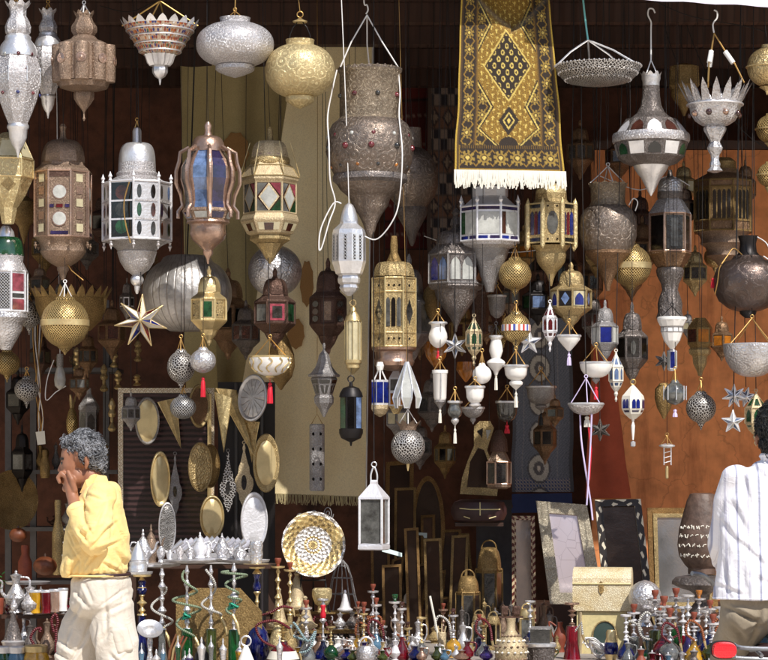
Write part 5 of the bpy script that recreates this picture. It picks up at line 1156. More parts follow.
# big framed mirror at the left with its clutter
t = T('framed_mirror', 'big mirror in a pale inlaid frame with a ribbed dark reflection painted on, behind the walking man', 'mirror', 163, 550, .95)
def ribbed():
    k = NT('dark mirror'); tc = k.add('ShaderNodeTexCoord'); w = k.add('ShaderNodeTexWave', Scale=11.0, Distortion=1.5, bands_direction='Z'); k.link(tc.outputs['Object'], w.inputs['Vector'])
    k.link(k.ramp(w.outputs[1], (.2, srgb(26, 18, 20)), (.8, srgb(70, 50, 50))), k.b.inputs['Base Color']); k.b.inputs['Roughness'].default_value = .18; k.b.inputs['Specular IOR Level'].default_value = .8; return k.m  # reflection of ribbed cloth painted as bands in the base colour
M['ribbed_reflection'] = ribbed()
def inlay(name, a, b, pu, c3=None, pv=60):
    """diamond marquetry laid along the moulding"""
    k = NT(name); tc = k.add('ShaderNodeTexCoord'); sp = k.add('ShaderNodeSeparateXYZ'); k.link(tc.outputs['UV'], sp.inputs[0])
    tri = lambda x, f: k.math('ABSOLUTE', k.math('SUBTRACT', k.math('FRACT', k.math('MULTIPLY', x, f)), .5))
    d = k.math('ADD', tri(sp.outputs[0], pu), tri(sp.outputs[1], pv)); n = k.add('ShaderNodeTexNoise', Scale=60.0, Detail=4.0); k.link(tc.outputs['Object'], n.inputs['Vector'])
    d = k.math('ADD', d, k.math('MULTIPLY', k.math('SUBTRACT', n.outputs[0], .5), .22))
    k.link(k.ramp(d, (0, srgb(*(c3 or a))), (.2, srgb(*b)), (.34, srgb(*a)), (.62, srgb(*b)), (.72, srgb(*(c3 or a))), interp='CONSTANT'), k.b.inputs['Base Color']); k.b.inputs['Roughness'].default_value = .35; k.bump(d, .2, .004); return k.m
M['inlay_pale'] = inlay('pale bone inlay', (206, 190, 160), (150, 122, 96), 30, (230, 222, 200), 40)
t.framed([(118, 388, 0), (214, 388, 0), (214, 552, 0), (118, 552, 0)], 5, 4, 'inlay_pale', 'ribbed_reflection')
t.tube('gilt_strip', [(209.5, 394, -1), (209.5, 548, -1)], 2.2, 'brass_smooth')
t = T('dark_panel', 'tall black board on which brass trays and mirrors hang', 'board', 240, 560, 1.0); t.slab('board', [(218, 382, 0), (275, 382, 0), (275, 640, 0), (218, 640, 0)], 4, plain('black board', (24, 19, 19), .4, 0, .3))
for x in (236, 262): t.tube('batten', [(x, 383, -1), (x, 640, -1)], 1.6, plain('dark batten', (50, 44, 46), .4))
TG = 'trays and mirrors hung on the boards'
def oval(label, cx, cy, hw, hh, rim, inner, Y, rimw=.22, yaw=35, name='oval_tray', cat='tray', tilt=0):
    sx = hw / hh / math.cos(math.radians(yaw)); t = T(name, label, cat, cx, cy + hh, Y, TG)
    prof = [(1e-5, .3), (1 - rimw, .3), (1 - rimw * .8, 1.2), (1 - rimw * .4, 2.4), (.97, 2.2), (1, 1.2), (1, .2), (.95, -.8), (1e-5, -.9)]
    t.plate('rim', cx, cy, hh, prof, rim, yaw, tilt, sx)
    t.plate('plate', cx, cy, hh * (1 - rimw * .9), [(1e-5, 1.0), (.5, .8), (.97, .9), (1, .5), (1e-5, .35)], inner, yaw, tilt, sx)
    return t
M['gilt_mirror'] = metal('golden mirror glass', (240, 216, 162), .3, 'none', 60, .4, .8, .05, .2)
M['mirror'] = metal('mirror glass', (220, 222, 224), .06, 'none', 60, .4, 1, .02, .1)
oval('oval glass tray with a silver rim, highest on the big framed mirror', 147, 421, 11.5, 24, 'tin', 'gilt_mirror', .8, .14, 30)
oval('round silver tray tilted towards the light under the red tassel', 253, 398, 15, 24, 'silver_smooth', 'silver_gore', .75, .2, -25, tilt=-8)
oval('narrow gold rimmed oval mirror leaning on the big framed mirror', 160, 479, 9.5, 28, 'brass_smooth', 'gilt_mirror', .82, .2, 25, 'oval_mirror', 'mirror')
oval('embossed oval brass tray on the dark board, left of the silver hand ornaments', 200, 467, 11.5, 25, 'brass', 'brass_ham', .7, .12, 30)
oval('second brass tray peeping out behind the embossed oval brass tray', 210, 466, 9, 22, 'brass_dk', 'brass_dk', .82, .12, 30)
oval('brass tray half hidden behind the lowest pierced silver ball', 199, 406, 10, 22, 'brass', 'bronze', .9, .2, 30)
oval('round gold tray glowing in the sun beside the teapots', 212, 517, 12, 22, 'brass_smooth', 'gilt_mirror', .6, .2, 15)
oval('large oval mirror in a wide gold frame right of the dark board', 266, 463, 13, 29.5, 'brass', 'gilt_mirror', .6, .26, 20, 'oval_mirror', 'mirror')
oval('white silver oval tray standing on the teapot table', 254, 521, 13.5, 29, 'silver_pale', 'silver_pale', .5, .2, 15)
oval('narrow white silver oval tray at the left of the teapots', 167, 528, 8.5, 26, 'silver_pale', 'silver_fil', .55, .14, 20)
def wedge(label, pts, Y, mat, dep=9):
    t = T('brass_wedge', label, 'brass ornament', pts[0][0], pts[0][1], Y, TG); mb = MB(); a, b, c = pts
    f = [t.p(*a), t.p(*b), t.p(*c)]; mid = t.p((a[0] + b[0]) / 2, (a[1] + b[1]) / 2, -dep); mb.v = f + [mid]
    mb.face((0, 3, 2)); mb.face((3, 1, 2)); mb.face((0, 1, 3)); mb.face((0, 2, 1)); t.put(mb, 'folded_sheet', mat); t.tube('edge_bead', [a, c, b], .7, 'brass_smooth'); return t
wedge('long gold wedge shaped wall pocket with its point down, left of a pair', [(215, 392), (232, 398), (224, 452)], .7, 'gold', 5)
wedge('slanting brass wedge shaped wall pocket leaning right behind the round silver tray', [(216, 388), (236, 390), (256, 460)], .78, 'brass', 5)
wedge('short brass wedge between the round silver tray and the gold framed oval mirror', [(243, 420), (259, 422), (252, 462)], .8, 'brass_ham', 5)
wedge('tall thin brass wedge reflected in the big framed mirror', [(158, 402), (176, 398), (181, 448)], .86, 'brass', 5)
def hand(label, cx, y0, y1, hw, mat, Y):
    t = T('hand_mirror', label, 'wall ornament', cx, y0, Y, TG); H = y1 - y0; P = []
    L_ = [(.05, 0), (.16, .06), (.1, .12), (.2, .18), (.35, .28), (.55, .36), (.62, .46), (.95, .55), (1, .64), (.85, .72), (.55, .78), (.5, .86), (.25, .94), (.05, 1)]
    P = [(cx + hw * k, y0 + H * f, 0) for k, f in L_] + [(cx - hw * k, y0 + H * f, 0) for k, f in L_[::-1]]
    t.slab('cut_plate', P, 1.2, mat); t.slab('eye_glass', [(cx + hw * .28 * math.cos(a), y0 + H * .6 + hw * .8 * math.sin(a), -.5) for a in [2 * PI * i / 14 for i in range(14)]], .3, 'g_grey'); t.ring(y0 - 1.5, 1.5, .5, mat); return t
hand('pale silver hand shaped wall plaque, left one of the pair on the dark board', 228, 452, 512, 8.5, 'silver_fil', .62)
hand('cream hand shaped wall plaque, right one of the pair on the dark board', 244, 444, 508, 9.5, 'gold_pale', .64)
hand('grey hand shaped plaque mirrored beside the narrow gold rimmed oval', 175, 455, 516, 7, 'tin', .84)

# deep shelf at the left
t = T('shelf_unit', 'grey painted shelf rack standing in the gloom at the left', 'shelf', 60, 660, 1.9)
for x in (8, 33, 106): t.slab('post', [(x - 3, 300, 0), (x + 3, 300, 0), (x + 3, 700, 0), (x - 3, 700, 0)], 6, 'greypaint')
for y in (368, 470, 527, 580): t.slab('shelf_board', [(8, y, -8), (118, y, -8), (118, y + 4, -8), (8, y + 4, -8)], 60, 'greypaint')
def knocker(label, cx, y0, y1, Y, mat='brass'):
    t = T('brass_knocker', label, 'door knocker', cx, y0, Y, 'brass knockers hung in the gloom'); H = y1 - y0
    t.L('plate', 12, [(.5, y0), (2.5, y0 + H * .1), (3.8, y0 + H * .22), (2.4, y0 + H * .34), (4.2, y0 + H * .46), (3, y0 + H * .56)], mat, sx=1)
    t.L('shank', 10, [(1.5, y0 + H * .55), (1.8, y0 + H * .65), (1.4, y0 + H * .72), (3.4, y0 + H * .84), (4.4, y0 + H * .9), (3, y0 + H * .97), (.5, y1)], mat); t.hang(y0, 'cord_dark', .4)
for i, (x, a, b, lab) in enumerate(((77, 347, 372, 'brass knocker under the gold pierced ball, upper one of a column'), (79, 376, 392, 'stubby brass knocker, lower one of a column'), (114, 346, 368, 'brass knocker hanging below the coloured star on its left'), (104, 364, 392, 'long brass knocker above the dim silver lantern'), (118, 370, 390, 'brass knocker beside the frame of the big mirror'), (138, 340, 362, 'brass knocker right under the coloured star'), (112, 398, 432, 'longest brass knocker, beside the frame of the big mirror'), (105, 444, 456, 'smallest brass knocker, low behind the grey haired head'), (137, 374, 386, 'small brass knocker just above the big framed mirror'))):
    knocker(lab, x, a, b, 1.5, 'brass' if i % 2 else 'brass_smooth')
t = T('hanging_lantern', 'dim silver steeple lantern just above the grey haired head', 'lantern', 89, 386, 1.2, LG); t.L('roof', 6, [(2, 388), (2.5, 394), (6, 399), (10.5, 406), (11, 410)], 'tin', 20); t.L('body', 6, [(10, 410), (10, 440)], 'tin', 20); t.W(6, 10, 10, 411, 439, [[R(-.8, .05, .8, .95, 'g_clear'), A(-.7, .1, .7, .9, 'g_grey')]], 20); t.L('base', 6, [(11, 440), (11, 445), (7, 448)], 'tin', 20); t.hang(388)
t = T('brass_ornament', 'pierced brass pear ornament with a leafy top beside the dim silver lantern', 'brass ornament', 72, 394, 1.3); t.L('body', 16, [(2, 408), (4, 412), (6, 421), (5.5, 430), (3, 436), (1, 440)], 'brass_pierce'); t.crown('leaves', 2, 408, 5, 394, 5, 'brass'); t.hang(396)
t = T('light_bulb', 'large dusty light bulb dangling below the gold pierced ball', 'light bulb', 60, 352, .9); t.L('cap', 14, [(3, 354), (3.4, 356), (3.4, 366), (2.8, 368)], 'tin'); t.L('bulb', 20, [(3, 367), (5, 373), (6, 380), (5.2, 386), (2, 389), (.3, 390)], 'bulb'); t.hang(354, 'cord_white', .5); t.tube('flex', [(54, 360, -1), (47, 380), (46, 400), (56, 392), (66, 386)], .5, 'cord_white')
t = T('cable_bundle', 'tangle of pale electric flex hanging down the grey shelf post', 'cable', 38, 440, 1.2)
for k in range(5): t.tube('flex', [(34 + k * 2.5, 300), (33 + k * 2, 340, k), (38 + 3 * math.sin(k), 385, -2), (40 + math.cos(k * 2) * 3, 415), (38 + k, 440, 2)], .55, 'cord_white' if k % 2 else 'cord_gold')
t.slab('price_tag', [(36, 432, -3), (45, 431, -3), (46, 444, -3), (38, 445, -3)], .3, 'white')
for (cx, y0, y1, hw, lab) in ((18, 370, 425, 12, 'dark iron lantern on the grey rack, upper of two'), (22, 425, 492, 11, 'dark iron lantern with one pale pane on the grey rack, lower of two')):
    t = small_box_lantern(lab, cx, y0, y1, hw, 'iron', [[R(-.8, .05, .8, .95, 'g_clear' if y0 > 400 else 'g_grey')]], 1.5, 4, 20)
t = T('brass_dish', 'big dim brass dish leaning on the rack at the left edge', 'dish', 8, 540, 1.5); t.plate('dish', 10, 500, 30, [(1e-5, 0), (.6, .5), (.8, 3), (1, 5), (1, 4), (.8, 1.5), (1e-5, -1.5)], 'brass_dk', 40, 0)
for (x, a, b, r, mt, lab) in ((45, 450, 478, 5, 'brass_dk', 'small brass pestle standing on the middle board of the grey rack'), (58, 500, 575, 6, 'brass', 'tall brass shell case standing behind the walking man'), (25, 545, 582, 7, 'clay', 'terracotta bottle on the low board of the grey rack')):
    t = T('brass_vessel', lab, 'vessel', x, b, 1.3); t.L('body', 18, [(r * .5, a), (r * .6, a + 3), (r * .5, a + (b - a) * .25), (r, a + (b - a) * .45), (r, b - 3), (r * .8, b)], mt)
for (x, y, r, lab) in ((18, 535, 9, 'round orange gourd on the rack, higher of two'), (45, 566, 12, 'wide orange brown gourd lying behind the walking man')):
    t = T('gourd', lab, 'gourd', x, y + r, 1.0); t.L('body', 24, [(1, y - r * .8)] + [(r * math.cos(math.radians(a)), y - r * .8 * math.sin(math.radians(a))) for a in range(70, -80, -12)] + [(1, y + r * .8)], plain('orange gourd', (112, 58, 30), .5, 0, .4, 12), lobes=(10, .08)); t.L('stalk', 8, [(1, y - r * 1.05), (1.4, y - r * .75)], 'wood')

# dark centre: leaning mirrors and floor lanterns
MG = 'framed mirrors leaning in the dark middle of the shop'
def lean(label, quad, w, Y, mat, pane, grp=MG, thick=4):
    t = T('framed_mirror', label, 'mirror', (quad[2][0] + quad[3][0]) / 2, quad[2][1], Y, grp); f, g = t.framed(quad, w, thick, mat, pane); return t
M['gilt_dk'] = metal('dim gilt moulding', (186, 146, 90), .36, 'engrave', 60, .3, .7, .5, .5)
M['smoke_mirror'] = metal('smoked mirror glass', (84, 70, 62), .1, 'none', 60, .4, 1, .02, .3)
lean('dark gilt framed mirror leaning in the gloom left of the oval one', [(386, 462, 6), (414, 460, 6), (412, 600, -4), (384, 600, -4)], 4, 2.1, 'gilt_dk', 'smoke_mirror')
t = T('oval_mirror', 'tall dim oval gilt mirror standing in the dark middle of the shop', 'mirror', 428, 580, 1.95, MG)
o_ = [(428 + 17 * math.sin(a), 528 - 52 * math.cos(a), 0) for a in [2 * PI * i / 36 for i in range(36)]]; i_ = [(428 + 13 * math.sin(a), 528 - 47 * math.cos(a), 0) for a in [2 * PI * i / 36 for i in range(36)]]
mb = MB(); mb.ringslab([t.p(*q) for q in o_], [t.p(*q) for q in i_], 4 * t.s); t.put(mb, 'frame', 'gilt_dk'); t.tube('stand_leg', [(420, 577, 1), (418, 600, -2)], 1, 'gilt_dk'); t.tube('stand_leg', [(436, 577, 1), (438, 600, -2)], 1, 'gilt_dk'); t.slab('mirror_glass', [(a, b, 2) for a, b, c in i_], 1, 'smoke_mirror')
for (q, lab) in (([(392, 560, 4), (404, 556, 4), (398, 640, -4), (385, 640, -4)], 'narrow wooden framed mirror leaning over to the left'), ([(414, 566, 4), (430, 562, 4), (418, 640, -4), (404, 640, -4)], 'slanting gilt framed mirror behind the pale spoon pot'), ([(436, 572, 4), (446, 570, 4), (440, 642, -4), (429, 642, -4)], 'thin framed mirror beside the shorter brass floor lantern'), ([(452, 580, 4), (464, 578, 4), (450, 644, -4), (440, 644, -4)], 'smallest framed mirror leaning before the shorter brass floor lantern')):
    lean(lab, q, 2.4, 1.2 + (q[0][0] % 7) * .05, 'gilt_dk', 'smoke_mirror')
t = T('pale_shade', 'white glass tulip shade glinting among the dark mirrors', 'shade', 408, 603, 1.1); t.L('shade', 14, [(1, 592), (4, 596), (5, 603)], 'porcelain')
M['pale_white'] = plain('pale reflection and bracket', (222, 240, 236), .35, 0, .05)
t = T('pale_strip', 'pale bluish strip standing in for a reflection among the dark mirrors', 'strip', 391, 552, .4); t.slab('strip', [(382, 547, 0), (402, 553, 0), (402, 557, 0), (382, 551.5, 0)], 2, 'pale_white'); t.tube('hanging_wire', [(384, 548, 1), (384, 490, 3), (384, 430, 6), (384, 380, 10), (384, 200, 14), (384, -30, 16)], .35, 'cord_dark')  # solid strip and its wire stand in for a bright mirror reflection
t = T('pale_strip', 'short white bracket glinting on the dark oval mirror', 'bracket', 421, 537, 1.85); t.slab('strip', [(415, 532, 0), (427, 533, 0), (427, 538, 0), (424, 538, 0), (423, 535.5, 0), (417, 535, 0), (415, 537, 0)], 2, 'pale_white')
def floor_lantern(label, cx, y0, y1, hw, Y, mat='brass_dk', pane='g_grey', n=6, rot=0, handle=True):
    t = T('floor_lantern', label, 'lantern', cx, y1, Y, 'lanterns standing on the table'); H = y1 - y0
    if handle: t.tube('handle', [(cx + hw * .55 * math.sin(a), y0 + H * .05 - hw * .6 * math.cos(a) + hw * .1) for a in [2 * PI * i / 16 for i in range(16)]], .8, mat, closed=True)
    dome(t, 'dome', 14, 2, y0 + H * .05, hw * .9, y0 + H * .26, mat, lobes=(7, .04)); t.L('cornice', n, [(hw, y0 + H * .26), (hw * 1.05, y0 + H * .28)], mat, rot)
    t.L('body', n, [(hw * .95, y0 + H * .28), (hw * .95, y1 - 4)], mat, rot); t.W(n, hw * .95, hw * .95, y0 + H * .29, y1 - 4.5, [[R(-.8, .03, .8, .97, pane)]], rot); t.F(n, hw, hw, y0 + H * .28, y1 - 4, .8, mat, rot, rings=False); t.L('base', n, [(hw, y1 - 4), (hw * 1.08, y1 - 3), (hw * 1.08, y1)], mat, rot); return t
floor_lantern('tallest brass floor lantern with grey panes beside the grey board', 489, 542, 642, 13.5, 1.0)
floor_lantern('shorter domed brass floor lantern left of the tallest one', 468, 572, 646, 12, .7)
floor_lantern('small brass lantern with a ball finial standing on the table edge', 479, 612, 651, 8, .25, 'brass', 'g_grey', 4, 30)
floor_lantern('small brass steeple lantern with a big ring handle', 493, 614, 650, 8, .3, 'brass', 'g_dark', 4, 20)
floor_lantern('bright brass steeple lantern at the foot of the chequered mirror', 527, 606, 650, 9.5, .3, 'brass_smooth', 'g_clear', 4, 40)
# chequered frame
def cheq(name, a, b, pu, pv=None):
    k = NT(name); tc = k.add('ShaderNodeTexCoord'); sp = k.add('ShaderNodeSeparateXYZ'); k.link(tc.outputs['UV'], sp.inputs[0])
    f = k.math('FRACT', k.math('MULTIPLY', sp.outputs[0], pu)); g = k.math('FRACT', k.math('MULTIPLY', sp.outputs[1], pv or pu))
    x = k.math('ABSOLUTE', k.math('SUBTRACT', k.math('GREATER_THAN', f, .5), k.math('GREATER_THAN', g, .5)))
    k.link(k.mix(x, srgb(*a), srgb(*b)), k.b.inputs['Base Color']); k.b.inputs['Roughness'].default_value = .4; return k.m
M['cheq'] = cheq('red and bone chequer', (98, 40, 30), (206, 184, 150), 26, 24)
lean('narrow mirror in a red and bone chequered frame', [(512, 516, 5), (535, 516, 5), (536, 640, -5), (512, 640, -5)], 4.2, 1.3, 'cheq', 'mirror', None)
# plank mirror, small copper lantern, purple cushion
t = T('shaped_mirror', 'flat brass mirror cut like a hand bell, above the dark plum cushion', 'mirror', 489, 498, 1.1)
shp = [(474, 426), (480, 421), (490, 421), (494, 428), (490, 440), (487, 450), (492, 462), (499, 480), (497, 496), (460, 494), (462, 478), (468, 460), (474, 446), (474, 436)]
t.slab('brass_plate', [(x, y, 0) for x, y in shp], 2, 'brass'); t.slab('mirror_glass', [(470, 462, -.6), (478, 448, -.6), (484, 450, -.6), (489, 464, -.6), (492, 488, -.6), (467, 487, -.6)], .4, 'smoke_mirror'); t.slab('cut_opening', [(477, 431, -.6), (483, 428, -.6), (482, 438, -.6)], .4, 'g_dark'); t.slab('cut_opening', [(486, 430, -.6), (491, 430, -.6), (487, 440, -.6)], .4, 'g_white'); t.hang(423)
t = T('hanging_lantern', 'small copper lantern with four smoky panes beside the bell shaped brass mirror', 'lantern', 499, 448, .8, LG); t.L('cap', 16, [(3, 430), (8, 440), (9, 452)], 'copper_dk'); t.L('roof', 6, [(7, 452), (12, 462)], 'copper', 10); t.L('body', 6, [(11.5, 462), (11.5, 484)], 'copper', 10); t.W(6, 11.5, 11.5, 462, 484, [[R(-.8, .05, .8, .95, 'g_grey')]], 10); t.F(6, 12, 12, 462, 484, .9, 'copper_shine', 10); t.L('base', 6, [(12, 484), (12, 487), (8, 489)], 'copper', 10); t.hang(430)
t = T('leather_pouffe', 'dark plum leather cushion with a stitched cross, lying under the bell shaped mirror', 'cushion', 479, 522, 1.0); t.L('cushion', 32, [(2, 499), (18, 499.5), (25, 502), (28, 508), (28, 514), (25, 520), (18, 522), (2, 522)], 'leather')
for q in ([(459, 508, -22), (470, 509, -27.5), (479, 509, -28.6), (490, 509, -27.3), (499, 509, -21)], [(479, 502, -25.5), (479, 509, -28.6), (479, 515, -28.6)], [(463, 516, -24), (469, 518, -25.5)], [(488, 518, -25.5), (495, 516, -24)]): t.tube('stitching', q, .6, 'ivory')
t.slab('support_bracket', [(455, 522.4, -10), (503, 522.4, -10), (503, 526, -10), (455, 526, -10)], 30, 'wood')
# bone framed mirrors
M['zebra'] = metal('silver and bone floral moulding', (238, 226, 200), .34, 'engrave', 44, .25, .45, .8, .4)
def lined_mirror():
    k = NT('rosy mirror with dark lines'); tc = k.add('ShaderNodeTexCoord'); mp = k.add('ShaderNodeMapping'); mp.inputs['Scale'].default_value = (1, .02, .8); k.link(tc.outputs['Object'], mp.inputs['Vector'])
    v = k.add('ShaderNodeTexVoronoi', Scale=15.0, feature='DISTANCE_TO_EDGE'); k.link(mp.outputs[0], v.inputs['Vector'])
    k.link(k.mix(k.ramp(v.outputs[0], (.004, .4), (.013, 0.0)), srgb(214, 202, 206), srgb(120, 108, 112)), k.b.inputs['Base Color']); k.b.inputs['Metallic'].default_value = .6; k.b.inputs['Roughness'].default_value = .15; return k.m  # rosy base colour crossed by thin darker lines
M['lined_mirror'] = lined_mirror()
lean('tilted mirror in a wide black and bone inlaid frame behind the ivory chest', [(537, 501, 14), (588, 505, 14), (604, 604, 0), (550, 604, -2)], 11.5, .55, 'zebra', 'lined_mirror', None, 6)
lean('dark mirror in a black frame with bone stars, between the two bright mirrors', [(596, 500, 12), (642, 499, 12), (652, 600, -4), (604, 602, -4)], 7, .8, inlay('black with bone stars', (36, 28, 24), (44, 34, 28), 9, (216, 206, 184), 14), 'smoke_mirror', None, 6)
t = T('framed_mirror', 'bright mirror in a stepped gold frame behind the big clay jar', 'mirror', 682, 610, 1.1); P = [(648, 508, 6), (712, 508, 6), (718, 612, -4), (650, 612, -4)]
t.framed(P, 6, 6, 'gilt_dk', 'mirror'); t.framed([(653.5, 513.5, 4), (706.5, 513.5, 4), (712, 606, -5), (655.5, 606, -5)], 4, 4, 'brass', 'mirror', 'inner_frame', 'mirror_glass')
# ivory chest
t = T('ivory_chest', 'arched ivory bone chest with brass trim on a cream cabinet', 'chest', 602, 668, .12, rz=-9)
mb = MB(); pr = []
for i in range(13):
    a = PI * i / 12; pr.append((-19 * math.cos(a), -(583 - 16 * math.sin(a) ** .8)))
pr = [(-19, -610)] + pr + [(19, -610)]; o = 0
x0, x1 = -28, 30
for x in (x0, x1):
    for (d, z) in pr: mb.v.append((x * t.s, d * t.s, (z + t.py) * t.s))
n_ = len(pr)
for i in range(n_ - 1): mb.face((i, i + n_, i + 1 + n_, i + 1)[::-1], [(mb.v[q][0], mb.v[q][2] + mb.v[q][1]) for q in (i, i + n_, i + 1 + n_, i + 1)][::-1])
mb.face(tuple(range(n_))); mb.face(tuple(range(n_, 2 * n_))[::-1])
def bonecarve():
    k = NT('carved ivory panel'); tc = k.add('ShaderNodeTexCoord'); v = k.add('ShaderNodeTexVoronoi', Scale=110.0, feature='DISTANCE_TO_EDGE'); k.link(tc.outputs['Object'], v.inputs['Vector']); n = k.add('ShaderNodeTexNoise', Scale=14.0, Detail=6.0); k.link(tc.outputs['Object'], n.inputs['Vector'])
    c = k.mix(k.ramp(v.outputs[0], (.03, .5), (.16, 0.0)), k.ramp(n.outputs[0], (.3, srgb(206, 184, 136)), (.6, srgb(226, 214, 182))), srgb(140, 110, 66)); k.link(c, k.b.inputs['Base Color']); k.b.inputs['Roughness'].default_value = .45; k.bump(v.outputs[0], .5, .006); return k.m
M['carved'] = bonecarve()
t.put(mb, 'coffer', 'carved'); t.tube('lid_edge', [(602 + x0, 583, -19.4), (602 + x1, 583, -19.4)], 1.0, 'ivory'); 
t.slab('lock_plate', [(600, 583, -20), (602, 580, -20), (605, 583, -20), (605, 590, -20), (602.5, 594, -20), (600, 590, -20)], .8, 'brass_dk')
mb = MB(); mb.box(-24 * t.s, 28 * t.s, -16 * t.s, 16 * t.s, 0, 57.6 * t.s); t.put(mb, 'cabinet', 'ivory'); P = [(597, 668), (597, 634)] + [(609 - 12 * math.cos(a), 634 - 14 * math.sin(a)) for a in [PI * i / 10 for i in range(11)]] + [(621, 668)]
t.slab('arched_door', [(x - 3, min(y, 667), -16.5) for x, y in P], .7, plain('dark green door', (66, 84, 78), .4, 0, .4)); t.put((lambda m: (m.tube([t.p(x - 3, min(y, 667), -17) for x, y in P], .8 * t.s, 6), m)[1])(MB()), 'door_moulding', 'brass')
for x in (-20, 25): t.tube('corner_post', [(602 + x, 611, -17), (602 + x, 667, -17)], 1.6, 'gold_pale')
# big clay jar with writing
t = T('clay_jar', 'big dark clay jar upside down with rows of white painted script', 'jar', 702, 574, .05)
t.L('jar', 40, [(8, 493), (12, 494), (15, 500), (19, 514), (23, 530), (24.5, 545), (23, 556), (17, 565), (14, 568), (14, 574)], metal('smoked clay', (104, 82, 70), .45, 'hammer', 26, .5, 0, .5, .55))
def jr(y):
    K = [(494, 12), (500, 15), (514, 19), (530, 23), (545, 24.5), (556, 23)]
    for (a, ra), (b, rb) in zip(K, K[1:]):
        if y <= b: return ra + (rb - ra) * (y - a) / (b - a)
    return 23
rr = random.Random(5)
for row, y in enumerate((527, 536, 545, 555)):
    a = math.radians(-165)
    while a < math.radians(-60):
        P = []; n = rr.randint(4, 6); w = rr.uniform(.10, .2)
        for q in range(n):
            aa = a + w * q / (n - 1); yy = y + rr.uniform(-2.4, 2.0); r = jr(yy) + .3; P.append((r * math.cos(aa) * t.s, r * math.sin(aa) * t.s, -(yy - t.py) * t.s))
        mb = MB(); mb.tube(P, .55 * t.s, 5); t.put(mb, 'painted_script', 'white'); a += w + rr.uniform(.05, .12)
t = T('pewter_dish', 'dark pewter footed dish under the big clay jar', 'dish', 702, 612, .05); t.L('dish', 36, [(14, 575), (26, 577), (30, 581), (30, 584), (22, 588), (12, 591), (8, 594), (7, 602), (12, 608), (14, 612)], 'pewter')
t = T('jar_stand', 'dark wooden stool carrying the pewter dish and clay jar', 'stool', 702, 660, .05); t.L('seat', 24, [(16, 612.5), (17, 614), (17, 617), (15, 618)], 'wood')
for a in range(45, 405, 90): t.tube('leg', [(702 + 10 * math.cos(math.radians(a)), 617, 10 * math.sin(math.radians(a))), (702 + 14 * math.cos(math.radians(a)), 653, 14 * math.sin(math.radians(a)))], 1.8, 'wood')
# ================================================================== plate, cones, teapots, water pipes, ewers
t = T('display_plate', 'large round plate chased in silver and gold, propped on the table', 'plate', 313, 580, -.02)
def chased():
    k = NT('chased gold and silver plate'); tc = k.add('ShaderNodeTexCoord'); sp = k.add('ShaderNodeSeparateXYZ'); k.link(tc.outputs['Object'], sp.inputs[0])
    x = sp.outputs[0]; z = k.math('SUBTRACT', sp.outputs[2], 35 * S(-.02)); r = k.math('SQRT', k.math('ADD', k.math('MULTIPLY', x, x), k.math('MULTIPLY', z, z))); rn = k.math('DIVIDE', r, 33 * S(-.02)); an = k.math('ARCTAN2', z, x)
    gold, silv, dk = srgb(222, 192, 128), srgb(232, 228, 222), srgb(96, 80, 62)
    band = k.ramp(rn, (0, gold), (.14, silv), (.2, gold), (.27, silv), (.52, silv), (.56, gold), (.62, gold), (.9, silv), interp='CONSTANT')
    p = k.math('MULTIPLY', k.math('SINE', k.math('MULTIPLY', an, 16.0)), k.math('SINE', k.math('MULTIPLY', rn, 34.0)))
    v = k.add('ShaderNodeTexVoronoi', Scale=95.0, feature='DISTANCE_TO_EDGE'); k.link(tc.outputs['Object'], v.inputs['Vector'])
    c = k.mix(k.ramp(p, (.35, 0.0), (.5, .7)), band, dk); c = k.mix(k.ramp(v.outputs[0], (.04, .7), (.16, 0.0)), c, dk)
    med = k.math('MULTIPLY', k.math('GREATER_THAN', k.math('SINE', k.math('MULTIPLY', an, 4.0)), .55), k.math('GREATER_THAN', rn, .64)); c = k.mix(k.math('MULTIPLY', med, .6), c, gold)
    k.link(c, k.b.inputs['Base Color']); k.b.inputs['Metallic'].default_value = .6; k.b.inputs['Roughness'].default_value = .36; k.bump(k.math('ADD', p, v.outputs[0]), .4, .006); return k.m
t.plate('plate', 313, 545, 33, [(1e-5, 0), (.5, .2), (.6, .8), (.68, 3), (.94, 5.5), (1, 5.6), (1, 4.8), (.7, 1.5), (.6, -.6), (1e-5, -1)], chased(), 8, -10, .97, 64)
t.tube('stand_leg', [(302, 573, 4), (298, 602, -2), (296, 612, 0)], 1, 'iron'); t.tube('stand_leg', [(324, 573, 4), (328, 602, -2), (330, 612, 0)], 1, 'iron'); t.tube('stand_leg', [(313, 560, 6), (313, 612, 16)], 1, 'iron'); t.tube('stand_rail', [(300, 580, -6), (326, 580, -6)], 1, 'iron')
CT = 'gold cone lidded tagines'
def cone(label, cx, y0, y1, hw, Y, mat='gold_pale'):
    t = T('tagine', label, 'tagine', cx, y1, Y, CT); H = y1 - y0
    t.L('lid', 24, [(1, y0), (hw * .2, y0 + 1.5), (hw * .14, y0 + 4), (hw * .24, y0 + H * .18), (hw * .42, y0 + H * .5), (hw * .62, y0 + H * .75), (hw * .8, y0 + H * .84)], mat); t.L('dish', 24, [(hw * .82, y0 + H * .84), (hw, y0 + H * .87), (hw * .95, y0 + H * .93), (hw * .6, y1)], mat); return t
